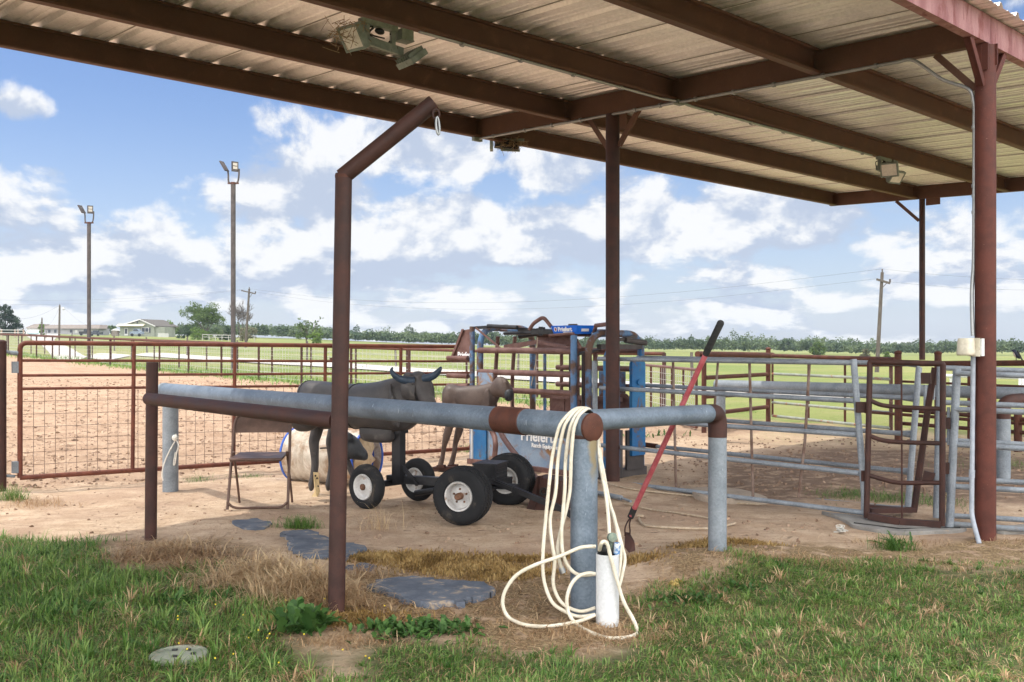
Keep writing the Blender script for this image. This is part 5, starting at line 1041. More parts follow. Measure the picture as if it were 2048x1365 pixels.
for lab_, P_ in (('grey rubber sheet with curled black edge under the alley gate', [(1643, 1028), (1700, 1036), (1760, 1044), (1850, 1050), (1925, 1052), (1925, 1062), (1860, 1067), (1790, 1066), (1715, 1056), (1690, 1046)]), ('dark rubber sheet edge lying under the panels right of the pillar', [(1990, 1060), (2060, 1056), (2200, 1052), (2200, 1075), (2060, 1070), (2000, 1068)])):
    slab('rubber_sheet', P_, lab_, 'mat', MATG, .028, seed=6, jag=.01)
m = MB()
for (a, b) in (((1708, 1054), (1800, 1066)), ((1800, 1066), (1920, 1064))): pa_, pb_ = G(*a), G(*b); m.bar(pa_ + UP * .018, pb_ + UP * .018, .012, .034)
put('rubber_edging', m, CABLE, label='thin black rubber edge strip along the grey sheet at the alley gate', cat='edging')
lidc = G(358, 1314); m = MB(); m.lathe([(-.03, .128), (.012, .128), (.018, .122), (.018, .108), (.015, .106), (.017, .09), (.020, .001)], lidc, (0, 0, 1), 48)
for a, b in ((.03, .035), (-.03, .03), (.07, -.02), (.0, -.06)): m.tube([lidc + V((a - .01, b, .021)), lidc + V((a + .012, b, .021))], .007, 6, mi=1)
put('valve_box_lid', m, [LID, CABLE], label='round greenish utility lid set in the grass at bottom left', cat='lid')
m = MB(); m.tube(crom([G(1278, 1040, .012), G(1284, 1050, .012), G(1300, 1056, .012), G(1340, 1059, .012), G(1400, 1061, .012), G(1440, 1058, .012), G(1470, 1050, .012)], 6), .010, 8); m.ell(G(1281, 1036, .015), (.03, .02, .014)); put('ground_rope', m, ROPE, label='pale rope with frayed end lying on the dirt beside the scoop', cat='rope')
m = MB(); m.tube(crom([G(1195, 965, .012), G(1260, 980, .01), G(1340, 990, .012), G(1395, 996, .012), G(1460, 1008, .012), G(1520, 1012, .012)], 6), .009, 8); m.tube(crom([G(1250, 1010, .012), G(1300, 1022, .012), G(1360, 1030, .012), G(1420, 1040, .012)], 6), .008, 8); put('ground_cable', m, ROPE, label='dull cable lying across the dirt before the alley panels', cat='cable')
m = MB(); m.tube([G(1190, 992, .03), G(1243, 1003, .03)], .022, 10); m.tube([G(1243, 1003, .03), G(1262, 1008, .02)], .012, 8); put('jack_handle', m, GALVR, label='short galvanised bar lying on the dirt behind the hose post', cat='bar')
m = MB(); P = []
for _ in range(46): p = G(1683 + random.gauss(0, 5.5), 1065 + random.gauss(0, 3)); P.append(p + UP * random.uniform(.008, .045))
m.tube(crom(P, 5), .0028, 5); put('twine_tangle', m, TWINE, label='tangle of white baling twine on the dirt by the rubber sheet', cat='twine')
m = MB()
for c_ in ((1346, 1171), (1356, 1167), (1351, 1175)):
    b0 = G(*c_)
    for _ in range(50): d = V((random.gauss(0, 1), random.gauss(0, 1), abs(random.gauss(0, 1)))).normalized(); m.tube([b0, b0 + d * .028], .003, 4, cap=False)
put('dried_flower', m, mat('dry_yellow', (.45, .32, .10), (.58, .44, .18), 30, bmp=0), label='small yellow dried thistle heads lying on bare soil', cat='flower')
# ------------------------------------------------------------------ arena light poles and utility poles
POLELENS = mat('pole_lamp_lens', (.36, .33, .28), (.44, .41, .36), 12, rough=.3, bmp=0)
def lightpole(px, base, top, Y, lab):
    p = W(px, base, Y); p.z = H(p.x, p.y); t = thing('light_pole', lab, 'light pole', p, 'arena light poles')
    sc_ = Y / F; tp = W(px, top, Y)
    m = MB(); m.tube([p - UP * .2, V((p.x, p.y, tp.z))], .095, 14); put('pole', m, STEELDARK, t)
    m = MB(); m.tube([V((p.x, p.y, tp.z - .02)), V((p.x, p.y, tp.z + .06))], .10, 14); m.bar(V((p.x - .22, p.y, tp.z + .02)), V((p.x + .22, p.y, tp.z + .02)), .06, .06); put('cap', m, RUST, t)
    h0 = V((p.x, p.y, tp.z)); m = MB()
    m.tube(crom([h0 + V((-.1, 0, .0)), h0 + V((-.19, 0, .1)), h0 + V((-.2, 0, .38)), h0 + V((-.22, -.02, .55))], 4), .035, 8); m.tube(crom([h0 + V((.1, 0, .0)), h0 + V((.19, 0, .1)), h0 + V((.23, 0, .38)), h0 + V((.24, -.02, .6))], 4), .035, 8); put('bracket', m, STEELDARK, t)
    r = V((.80, .60, 0)).normalized(); u = V((-.42, -.30, .80)).normalized(); u = (u - r * u.dot(r)).normalized(); n_ = r.cross(u); c = h0 + V((.08, -.05, .68))
    m = MB(); m.box(c, .27, .40, .06, r, u); hd = put('lamp_head', m, STEELDARK, t, smooth=0); sgn = -1 if n_.y > 0 else 1
    m = MB(); m.box(c + u * .09 + n_ * sgn * .033, .18, .11, .006, r, u); m.box(c - u * .05 + n_ * sgn * .033, .18, .11, .006, r, u); put('lens', m, POLELENS, hd, smooth=0, split=True)
    r2 = V((.25, .97, 0)).normalized(); u2 = V((-.52, .13, .85)).normalized(); c2 = h0 + V((-.36, -.02, .70)); m = MB(); m.box(c2, .30, .46, .05, r2, (u2 - r2 * u2.dot(r2)).normalized()); put('lamp_head', m, STEELDARK, t, smooth=0)
lightpole(466.5, 745, 368, 40, 'tall dark light pole standing nearer, right of the big leafy tree')
lightpole(178, 719, 447, 50, 'dark light pole farther off, left of the gabled house')
def upole(pb, pt, Y, lab, arm=None, r=.13, lamp=None):
    b = W(pb[0], pb[1], Y); b.z = H(b.x, b.y) - .3; tp = W(pt[0], pt[1], Y)
    t = thing('utility_pole', lab, 'utility pole', b, 'wooden utility poles'); m = MB(); m.tube([b, tp], [r, r * .7], 10); put('pole', m, WOODPOLE, t)
    m = MB(); m.tube([tp, tp + UP * .2], .04, 6)
    if arm:
        a0, a1 = W(*arm[0], Y - .1), W(*arm[1], Y - .1); m.bar(a0, a1, .10, .12); put('insulator_pin', MB().tube([a1 + UP * .05, a1 + UP * .25], .06, 8), STEELDARK, t)
        mm = a0.lerp(a1, .5); m.bar(a0.lerp(a1, .8), tp.lerp(b, .16), .04, .04)
    put('crossarm', m, WOODPOLE, t)
    if lamp: m = MB(); l0 = W(*lamp, Y); m.tube([tp - UP * .35, l0], .04, 6); m.ell(l0 - UP * .12, (.16, .16, .2)); put('lamp', m, CHROME, t)
    return tp
T1_ = upole((1753, 752), (1764.5, 545), 60, 'leaning weathered utility pole with a cross-arm beyond the right pens', ((1753, 559), (1780, 567)))
T2_ = upole((490.5, 693), (498.5, 578), 105, 'dark leaning utility pole with a cross-arm just right of the bare tree', ((482.5, 581.5), (511, 588)), r=.14)
T3_ = upole((118, 668), (119.5, 611), 150, 'utility pole with a small lamp in front of the long low building', lamp=(127, 617), r=.17)
T4_ = upole((83, 665), (84, 637), 170, 'short pole beside the yellow-green sapling at far left', r=.17)
def wire(name, pts, lab, r): q = MB(); q.tube(crom(pts, 10), r, 4, cap=False); put(name, q, CABLE, label=lab, cat='power line', group='overhead power lines', keep=True)
def sag(a, b, s, n=5): return [V(a).lerp(V(b), i / n) - UP * (s * 4 * (i / n) * (1 - i / n)) for i in range(n + 1)]
wire('power_line', sag(T2_, T1_ + UP * .2, 1.75), 'upper sagging wire between the two leaning utility poles', 0.0048)
wire('power_line', sag(W(483, 580, 105), W(1754, 558, 60), 1.95), 'lower sagging wire between the two leaning utility poles', 0.0043)
wire('power_line', sag(T1_ + UP * .2, W(2250, 560, 52), .25), 'upper wire leaving the right utility pole to the right', 0.0039)
wire('power_line', sag(W(1779, 564, 60), W(2250, 578, 52), .25), 'lower wire leaving the right utility pole to the right', 0.0039)
wire('power_line', sag(T2_, W(-200, 588, 120), 1.0), 'upper faint wire running left from the pole by the bare tree', 0.0043)
wire('power_line', sag(W(483, 581, 105), W(-200, 600, 120), 1.0), 'lower faint wire running left from the pole by the bare tree', 0.0043)
wire('power_line', sag(T3_, W(-60, 612, 140), 2.0), 'sagging wire left of the pole with the small lamp', 0.0095)
wire('power_line', sag(W(127, 615, 150), W(212, 657, 215), 1.2), 'service wire falling right from the small lamp pole to the low building', 0.0095)
wire('power_line', sag(T3_ - UP * .2, W(88, 650, 190), 1.0), 'service wire falling left from the small lamp pole', 0.0095)

# ------------------------------------------------------------------ buildings and vehicles on the rise
WALLG = mat('grey_green_siding', (.20, .215, .18), (.25, .27, .225), 2, rough=.8, bmp=0); TRIM = mat('white_trim', (.50, .50, .49), (.56, .56, .55), 2, bmp=0)
ROOFB = mat('brown_shingle_roof', (.075, .068, .062), (.11, .10, .09), 3, rough=.9, bmp=0); ROOFT = mat('tan_shingle_roof', (.15, .125, .11), (.19, .165, .145), 2, rough=.9, bmp=0)
GLASS = mat('dark_window_glass', (.03, .035, .05), (.06, .07, .09), 1, rough=.1, bmp=0)
YH = 245.; hs_ = YH / F
def HP(px, py, d=0.0): return W(px, py, YH + d)
hb = HP(290, 672); hb.z = H(hb.x, hb.y); hz = hb.z
hse = thing('gabled_house', 'small grey-green house with a brown gable roof, white door and car in front', 'house', hb)
def hz_(py): return EYE - (py - HY) / F * YH
x0, x1 = HP(240, 0).x, HP(308, 0).x; xm = HP(281, 0).x; ze, zr = hz_(653), hz_(641.5); dep = 9.0
m = MB(); m.prism([V((x0, YH, hz - 2)), V((x1, YH, hz - 2)), V((x1, YH, ze)), V((xm, YH, zr)), V((x0, YH, ze))], (2.2, dep, 0)); put('wall', m, WALLG, hse, smooth=0)
m = MB()
for a, b in ((x0 - .5, xm), (x1 + .5, xm)): m.prism([V((a, YH - .5, ze - .12)), V((b, YH - .5, zr + .14)), V((b, YH - .5, zr + .36)), V((a, YH - .5, ze + .1))], (2.45, dep + 1, 0))
put('roof', m, ROOFB, hse, smooth=0)
m = MB()
for a, b in ((x0 - .5, xm), (x1 + .5, xm)): m.prism([V((a, YH - .56, ze - .14)), V((b, YH - .56, zr + .12)), V((b, YH - .56, zr + .36)), V((a, YH - .56, ze + .1))], (0, .05, 0))
put('barge_board', m, TRIM, hse, smooth=0)
def panel(nm, pxa, pya, pxb, pyb, m_, par, d=-.04, th=.06): q = MB(); a, b = HP(pxa, pya), HP(pxb, pyb); q.prism([V((a.x, YH + d, b.z)), V((b.x, YH + d, b.z)), V((b.x, YH + d, a.z)), V((a.x, YH + d, a.z))], (0, -th, 0)); return put(nm, q, m_, par, smooth=0)
dn = panel('door', 249, 656.5, 256, 671.5, TRIM, hse); panel('pane', 250.2, 658, 254.8, 668, GLASS, dn, -.12)
wn = panel('window', 283, 655.5, 298, 665, TRIM, hse); panel('pane', 284, 656.5, 290, 664, GLASS, wn, -.12); panel('pane', 291, 656.5, 297, 664, GLASS, wn, -.12)
panel('shutter', 298.6, 655.5, 301, 666, GLASS, hse); panel('gable_vent', 273.5, 643.5, 276, 648, GLASS, hse)
m = MB(); m.prism([V((x0 - .3, YH - 1.6, ze + .0)), V((xm + 1.2, YH - 1.6, ze)), V((xm + 1.2, YH - .06, ze + .45)), V((x0 - .3, YH - .06, ze + .45))], (0, 0, .12)); put('porch_roof', m, mat('pale_yellow_awning', (.55, .50, .34), (.62, .56, .40), 2, bmp=0), hse, smooth=0)
m = MB(); a = HP(308, 655); b = HP(324, 655)
m.prism([V((x1 + .2, YH + .5, hz - 1)), V((b.x, YH + 2.0, hz - 1)), V((b.x, YH + 2.0, hz_(654))), V((x1 + .2, YH + .5, hz_(654)))], (.3, 5, 0)); put('side_wing', m, WALLG, hse, smooth=0)
def car(nm, px0, px1, pyt, pyb, Y, lab, body, cat, truck=False, flip=False):
    a, b = W(px0, pyb, Y), W(px1, pyb, Y); z0 = H((a.x + b.x) / 2, Y); L_ = b.x - a.x; Hh_ = (pyb - pyt) / F * Y; t = thing(nm, lab, cat, V(((a.x + b.x) / 2, Y, z0)))
    pr = [(0, .28), (0, .58), (.03, .62), (.24, .66), (.34, .98), (.62, 1.0), (.78, .66), (.97, .60), (1, .5), (1, .28)] if not truck else [(0, .28), (0, .64), (.40, .66), (.42, .98), (.66, 1.0), (.76, .66), (.97, .62), (1, .5), (1, .28)]
    if flip: pr = [(1 - x, y) for x, y in reversed(pr)]
    m = MB(); m.prism([V((a.x + x * L_, Y - .85, z0 + y * Hh_)) for x, y in pr], (0, 1.7, 0)); put('body', m, body, t, smooth=25)
    m = MB(); wr = [(x, y) for x, y in pr if y > .64]; cx0 = sum(x for x, _ in wr) / len(wr)
    m.prism([V((a.x + (cx0 + (x - cx0) * .86) * L_, Y - .87, z0 + (.70 + (y - .66) * .68) * Hh_)) for x, y in wr], (0, .01, 0)); put('window', m, GLASS, t, smooth=0)
    for x in (.2, .8):
        m = MB(); m.lathe([(-.1, .05), (-.1, .20 * Hh_), (.1, .20 * Hh_), (.1, .05)], V((a.x + x * L_, Y - .80, z0 + .20 * Hh_)), (0, 1, 0), 16, cap=True); put('wheel', m, TYRE, t)
    return t
DARKCAR = mat('dark_grey_car_paint', (.03, .035, .045), (.05, .055, .07), 2, rough=.2, bmp=0); SILVERCAR = mat('silver_blue_car_paint', (.16, .20, .26), (.20, .24, .30), 2, rough=.2, bmp=0); BLACKCAR = mat('black_truck_paint', (.018, .018, .022), (.03, .03, .035), 2, rough=.25, bmp=0); WHITEB = mat('pale_blue_tarp', (.42, .58, .62), (.55, .68, .70), 2, bmp=0)
car('parked_car', 262, 286, 656, 671.5, YH - 5, 'dark sport utility car parked before the gabled house', SILVERCAR, 'car')
car('pickup_truck', 161, 184, 656, 669, 225, 'black pickup truck parked by the long low building', BLACKCAR, 'truck', True)
car('pickup_truck', 183, 203, 658.5, 670, 222, 'dark grey pickup parked at the right end of the long low building', DARKCAR, 'truck', True, True)
lb_ = W(130, 668, 250); lb_.z = H(lb_.x, lb_.y); low = thing('low_building', 'long low pale building with a flat tan roof behind the parked trucks', 'building', lb_)
m = MB(); a, b = W(88, 669, 250), W(196, 669, 250); z1 = W(0, 657, 250).z; m.prism([V((a.x, 250, lb_.z - 2)), V((b.x, 250, lb_.z - 2)), V((b.x, 250, z1)), V((a.x, 250, z1))], (0, 7, 0)); put('wall', m, mat('pale_grey_wall', (.27, .27, .29), (.33, .33, .34), 1, bmp=0), low, smooth=0)
m = MB(); z2 = W(0, 649.5, 250).z; m.prism([V((a.x - .6, 249.2, z1 - .1)), V((b.x + .6, 249.2, z1 - .1)), V((b.x - .8, 253, z2)), V((a.x + .2, 253, z2))], (0, 5, 0)); put('roof', m, ROOFT, low, smooth=0)
for px in (96, 108, 140, 150, 170): m = MB(); p, p2 = W(px, 660, 249.95), W(px + 5, 666, 249.95); m.prism([V((p.x, 249.96, p2.z)), V((p2.x, 249.96, p2.z)), V((p2.x, 249.96, p.z)), V((p.x, 249.96, p.z))], (0, -.05, 0)); put('window', m, GLASS if px != 150 else TRIM, low, smooth=0)
l2 = W(64, 668, 262); l2.z = H(l2.x, l2.y); lw2 = thing('low_building', 'tan-roofed building peeking out between the dark cedar and the sapling', 'building', l2); m = MB(); a, b = W(54, 669, 262), W(84, 669, 262); z1, z2 = W(0, 657, 262).z, W(0, 648, 262).z; m.prism([V((a.x, 262, l2.z - 2)), V((b.x, 262, l2.z - 2)), V((b.x, 262, z1)), V((a.x, 262, z1))], (0, 6, 0)); put('wall', m, TRIM, lw2, smooth=0)
m = MB(); m.prism([V((a.x - .5, 261.5, z1)), V((b.x + .5, 261.5, z1)), V((b.x - .8, 264, z2)), V((a.x + 1, 264, z2))], (0, 4, 0)); put('roof', m, ROOFT, lw2, smooth=0)
c_ = W(67, 666, 205); c_.z = H(c_.x, c_.y); bt = thing('covered_boat', 'pale blue covered boat parked by the drive at far left', 'boat', c_)
m = MB(); m.loft([(c_ + V((-1.2, 0, .45)), V((0, .2, 0)), UP * .15, .9), (c_ + V((-.9, 0, .5)), V((0, .8, 0)), UP * .35, .8), (c_ + V((0, 0, .5)), V((0, .95, 0)), UP * .42, .8), (c_ + V((.9, 0, .45)), V((0, .6, 0)), UP * .3, .9), (c_ + V((1.3, 0, .4)), V((0, .1, 0)), UP * .1, 1)], 14, 4); put('hull', m, WHITEB, bt)
sh_ = W(231, 672, 235); sh_.z = H(sh_.x, sh_.y); s2 = thing('garden_shed', 'tiny white-roofed shed beside the gabled house', 'shed', sh_); m = MB(); m.box(sh_ + UP * .6, 1.4, 1.2, 1.4); put('wall', m, ROOFT, s2, smooth=0); m = MB(); m.prism([sh_ + V((-.9, -.7, 1.3)), sh_ + V((.9, -.7, 1.3)), sh_ + V((0, -.7, 1.75))], (0, 1.4, 0)); put('roof', m, TRIM, s2, smooth=0)
wf = thing('white_rail_fence', 'white rail fence with pinkish posts at the far left edge', 'fence', G(20, 672)); Yw = 150
for px in (3, 30, 36, 47): p = W(px, 672, Yw); z = H(p.x, Yw); m = MB(); m.tube([(p.x, Yw, z - .1), (p.x, Yw, z + 1.25)], .11, 8); put('post', m, mat('pinkish_post', (.30, .20, .16), (.38, .27, .22), 3, bmp=0) if px == 3 else bpy.data.materials['pinkish_post'], wf)
for h_ in (1.15, .75, .4): a, b = W(-60, 672, Yw), W(47, 672, Yw); m = MB(); m.bar(V((a.x, Yw - .1, H(a.x, Yw) + h_)), V((b.x, Yw - .1, H(b.x, Yw) + h_)), .06, .07); put('rail', m, WHITEPIPE, wf)
pf2 = thing('picket_fence', 'pale picket fence running right from the gabled house', 'fence', W(330, 672, 238)); m = MB()
for q in range(24): p = W(316 + q * .9, 672, 238); z = H(p.x, 238); m.bar(V((p.x, 238, z)), V((p.x, 238, z + .95)), .05, .06, up=(0, 1, 0))
put('pickets', m, TRIM, pf2, smooth=0)
cf2 = thing('wire_fence', 'thin grey rail fence before the big leafy tree', 'fence', W(450, 676, 185))
for px in range(405, 512, 13): p = W(px, 676, 185); z = H(p.x, 185); m = MB(); m.tube([(p.x, 185, z - .1), (p.x, 185, z + 1.1)], .06, 6); put('post', m, WIRE, cf2)
for h_ in (1.05, .6): a, b = W(405, 0, 185), W(511, 0, 185); m = MB(); m.tube([V((a.x, 185, H(a.x, 185) + h_)), V((b.x, 185, H(b.x, 185) + h_))], .05, 6); put('rail', m, WIRE, cf2)

# ------------------------------------------------------------------ leaves
def leafmat(name, c1, c2, trans=.25):
    m, nt, b = nodes(name); a = N(nt, 'ShaderNodeAttribute'); a.attribute_name = 'tint'
    col = mix(nt, a.outputs['Fac'], c1, c2); L(nt, col, b.inputs['Base Color']); b.inputs['Roughness'].default_value = .6; b.inputs['Specular IOR Level'].default_value = .3
    tr = N(nt, 'ShaderNodeBsdfTranslucent'); L(nt, col, tr.inputs['Color']); mx = N(nt, 'ShaderNodeMixShader'); mx.inputs[0].default_value = trans
    out = nt.nodes['Material Output']; L(nt, b.outputs[0], mx.inputs[1]); L(nt, tr.outputs[0], mx.inputs[2]); L(nt, mx.outputs[0], out.inputs['Surface']); return m
def arrmesh(name, Vt, quads, tris, attr, mats, parent=None, matidx=None, smooth=True, **kw):
    org = np.array(ORG[parent.name]) if parent is not None else np.zeros(3)
    me = bpy.data.meshes.new(name); me.vertices.add(len(Vt)); me.vertices.foreach_set('co', (Vt - org).astype(np.float32).ravel())
    nq, nt_ = len(quads), len(tris); me.loops.add(nq * 4 + nt_ * 3)
    me.loops.foreach_set('vertex_index', np.concatenate([quads.ravel(), tris.ravel()]).astype(np.int32))
    me.polygons.add(nq + nt_); st_ = np.concatenate([np.arange(nq) * 4, nq * 4 + np.arange(nt_) * 3]); tot = np.concatenate([np.full(nq, 4), np.full(nt_, 3)])
    me.polygons.foreach_set('loop_start', st_.astype(np.int32)); me.polygons.foreach_set('loop_total', tot.astype(np.int32)); me.polygons.foreach_set('use_smooth', np.full(nq + nt_, smooth))
    for m in (mats if isinstance(mats, list) else [mats]): me.materials.append(m)
    me.update(); at = me.attributes.new('tint', 'FLOAT', 'POINT'); at.data.foreach_set('value', attr.astype(np.float32))
    o = bpy.data.objects.new(name, me); COL.objects.link(o); ORG[o.name] = V(org)
    if parent is not None: o.parent = parent
    return tag(o, kw.get('label'), kw.get('cat'), kw.get('group'), kw.get('kind'))
NOT3 = np.zeros((0, 3), int)
def leaves(P, size, rng, up=.3):
    """leaf quads at points P, random facing"""
    n = len(P); a = rng.normal(size=(n, 3)); a /= np.linalg.norm(a, axis=1)[:, None]; b = rng.normal(size=(n, 3)); b[:, 2] *= .6
    b -= a * (a * b).sum(1)[:, None]; b /= np.linalg.norm(b, axis=1)[:, None]; s = size * rng.uniform(.55, 1.25, n)[:, None]
    Vt = np.stack([P - a * s * .5 - b * s * .12, P + b * s * .36 - a * s * .05, P + a * s * .55, P - b * s * .36 + a * s * .05], 1).reshape(-1, 3)
    return Vt, np.arange(n * 4).reshape(n, 4)
def crown_points(clumps, n, rng, hollow=.55):
    """clumps = (cx,cy,cz,rx,ry,rz): many small leaf bunches over the shell and through the volume"""
    vol = np.array([c[3] * c[4] * c[5] for c in clumps]) ** .7; vol /= vol.sum(); out = []; tint = []
    for c, w_ in zip(clumps, vol):
        k_ = max(6, int(n * w_)); nb = max(4, k_ // 14); d = rng.normal(size=(nb, 3)); d /= np.linalg.norm(d, axis=1)[:, None]; r = rng.uniform(hollow, 1.0, nb) ** .7
        bc_ = d * r[:, None] * np.array(c[3:6]) + np.array(c[:3]); ix = rng.integers(0, nb, k_); sp = np.array(c[3:6]).mean() * .20
        out.append(bc_[ix] + rng.normal(0, sp, (k_, 3))); bt_ = rng.uniform(0, 1, nb); tint.append(np.clip(bt_[ix] * .6 + rng.uniform(0, .4, k_), 0, 1))
    return np.concatenate(out), np.concatenate(tint)
def tree(name, px, base, Y, top, w_px, lab, lm, n=1800, leaf=.35, trunk=.18, shape='round', group=None, seed=1, cat='tree', crownlow=.25, forks=5):
    rng = np.random.default_rng(seed); rnd = random.Random(seed); b = W(px, base, Y); b.z = H(b.x, b.y) - .1; ht = W(px, top, Y).z - b.z; wd = w_px / F * Y
    t = thing(name, lab, cat, b, group); m = MB(); tips = []
    m.tube(crom([b, b + V((rnd.uniform(-.1, .1), 0, ht * .15)), b + V((rnd.uniform(-.15, .15) * wd * .3, 0, ht * .32))], 4), list(np.linspace(trunk, trunk * .72, 9)), 8)
    s0 = b + V((0, 0, ht * .25))
    for q in range(forks):
        an = 2 * math.pi * q / forks + rnd.uniform(-.4, .4); rr = wd * .5 * rnd.uniform(.35, .8); e = b + V((math.cos(an) * rr, math.sin(an) * rr * .8, ht * rnd.uniform(.55, .86))); tips.append(e)
        P = crom([s0 - UP * rnd.uniform(0, .1) * ht, s0.lerp(e, .45) + V((math.cos(an) * rr * .12, 0, -.04 * ht)), e], 4); m.tube(P, list(np.linspace(trunk * .6, trunk * .10, len(P))), 6)
        for _ in range(3):
            f = P[rnd.randint(4, len(P) - 2)]; g = f + V((rnd.uniform(-.22, .22) * wd, rnd.uniform(-.2, .2) * wd, rnd.uniform(.05, .2) * ht)); m.tube([f, f.lerp(g, .5) + UP * .02 * ht, g], [trunk * .22, trunk * .15, trunk * .05], 5); tips.append(g)
    put('trunk', m, WOODPOLE, t)
    if n == 0:
        m = MB()
        for e in tips:
            for _ in range(7):
                g = e + V((rnd.uniform(-.25, .25) * wd, rnd.uniform(-.15, .15) * wd, rnd.uniform(-.02, .25) * ht)); m.tube([e, e.lerp(g, .5) + V((rnd.uniform(-.1, .1), 0, rnd.uniform(0, .15))), g], [.03, .022, .012], 4)
                h = e.lerp(g, .5)
                for _ in range(2): g2 = h + V((rnd.uniform(-.12, .12) * wd, 0, rnd.uniform(0, .14) * ht)); m.tube([h, g2], [.02, .01], 4)
        put('twigs', m, WOODPOLE, t); return t
    cl = []
    if shape == 'round':
        for e in tips: cl.append((e.x, e.y, e.z, wd * rnd.uniform(.10, .19), wd * rnd.uniform(.10, .18), ht * rnd.uniform(.06, .13)))
        for _ in range(8): an = rnd.uniform(0, 6.28); rr = wd * .42 * rnd.uniform(.3, 1); cl.append((b.x + math.cos(an) * rr, b.y + math.sin(an) * rr, b.z + ht * rnd.uniform(crownlow, .82), wd * .15, wd * .15, ht * .10))
        for _ in range(5): an = rnd.uniform(0, 6.28); rr = wd * .25; cl.append((b.x + math.cos(an) * rr, b.y + math.sin(an) * rr, b.z + ht * rnd.uniform(.72, .92), wd * .14, wd * .14, ht * .09))
    elif shape == 'bush':
        for _ in range(16): an = rnd.uniform(0, 6.28); rr = wd * .36 * rnd.uniform(.1, 1); hh = rnd.uniform(.12, .85); cl.append((b.x + math.cos(an) * rr * (1.15 - .7 * hh), b.y + math.sin(an) * rr, b.z + ht * hh, wd * .17, wd * .15, ht * .14))
    elif shape == 'sparse':
        for e in tips: cl.append((e.x, e.y, e.z, wd * rnd.uniform(.05, .10), wd * .08, ht * rnd.uniform(.03, .07)))
        for _ in range(7): an = rnd.uniform(0, 6.28); rr = wd * .38 * rnd.uniform(.2, 1); cl.append((b.x + math.cos(an) * rr, b.y + math.sin(an) * rr * .6, b.z + ht * rnd.uniform(.12, .45), wd * .14, wd * .12, ht * .09))
    elif shape == 'cedar':
        for q in range(30): hh = q / 29; an = rnd.uniform(0, 6.28); rr = wd * .5 * (1.02 - hh) ** .7 * rnd.uniform(.3, 1); cl.append((b.x + math.cos(an) * rr, b.y + math.sin(an) * rr, b.z + ht * (.06 + .9 * hh), wd * .15 * (1.1 - hh * .6), wd * .14 * (1.1 - hh * .6), ht * .07))
    Pn, tn = crown_points(cl, n, rng); ok = Pn[:, 2] > b.z + .1; Pn, tn = Pn[ok], tn[ok]; Vt, Q = leaves(Pn, leaf, rng)
    arrmesh('crown', Vt, Q, NOT3, np.repeat(tn, 4), lm, t); return t
LG1 = leafmat('mid_green_leaves', (.040, .080, .020), (.130, .185, .052)); LG2 = leafmat('dark_green_leaves', (.018, .042, .016), (.055, .095, .032)); LG3 = leafmat('bright_spring_leaves', (.07, .13, .02), (.17, .25, .05), .35); LG4 = leafmat('cedar_foliage', (.010, .024, .016), (.032, .056, .034), .1); LG5 = leafmat('olive_leaves', (.10, .10, .055), (.19, .18, .10)); LG6 = leafmat('distant_leaves', (.036, .068, .034), (.150, .195, .085))
tg = 'trees on the rise beyond the drive'
tree('leafy_tree', 411, 677, 195, 605, 84, 'big leafy green tree with several stems, tallest beyond the drive', LG1, 8500, .30, .22, group=tg, seed=4, forks=8, crownlow=.08)
tree('bare_tree', 481, 678, 190, 606, 46, 'nearly leafless grey tree between the light pole and the leaning utility pole', None, 0, trunk=.12, group=tg, seed=5, forks=8)
tree('small_tree', 613, 686, 150, 627, 70, 'open-branched small tree left of the hoist pole with a bright green base', LG1, 1500, .24, .12, shape='sparse', group=tg, seed=9, forks=7)
tree('shrub', 632, 687, 148, 662, 46, 'bright yellow-green shrub at the foot of the open-branched tree', LG3, 1300, .24, .06, shape='bush', group=tg, seed=10, cat='shrub')
tree('cedar_tree', 8, 668, 175, 611, 96, 'dark green cedar at the far left edge', LG4, 6500, .30, .25, shape='cedar', group=tg, seed=12)
tree('sapling', 82, 668, 190, 641, 22, 'small yellow-green sapling before the long low building', LG3, 700, .24, .07, shape='bush', group=tg, seed=14)
tree('shrub', 400, 678, 188, 655, 50, 'bright green shrub under the big leafy tree', LG3, 1200, .28, .06, shape='bush', group=tg, seed=15, cat='shrub')
tree('small_tree', 342, 674, 255, 640, 44, 'light green tree just right of the gabled house', LG3, 2000, .36, .1, shape='bush', group=tg, seed=16, cat='tree')
tree('shrub', 222, 668, 260, 652, 40, 'low green bush between the trucks and the gabled house', LG1, 1200, .34, .06, shape='bush', group=tg, seed=17, cat='shrub')
tree('shrub', 496, 681, 183, 655, 52, 'pale olive shrub at the base of the bare tree', LG5, 1300, .28, .06, shape='bush', group=tg, seed=18, cat='shrub')
tree('shrub', 375, 676, 215, 648, 46, 'dark green shrub left of the big leafy tree', LG2, 1600, .32, .06, shape='bush', group=tg, seed=21, cat='shrub')
tree('shrub', 452, 678, 200, 650, 46, 'deep green shrub between the big leafy tree and the near light pole', LG2, 1500, .30, .06, shape='bush', group=tg, seed=22, cat='shrub')
tree('round_tree', 1634, 716, 190, 684, 44, 'round bright green tree standing out before the woods on the right', LG1, 2600, .30, .12, shape='bush', group=tg, seed=23)
tree('shrub', 1733, 718, 185, 697, 30, 'dry olive bush left of the right utility pole', LG5, 900, .28, .05, shape='bush', group=tg, seed=24, cat='shrub')
tree('shrub', 1773, 718, 185, 703, 20, 'small yellow-green bush right of the right utility pole', LG3, 700, .28, .05, shape='bush', group=tg, seed=25, cat='shrub')
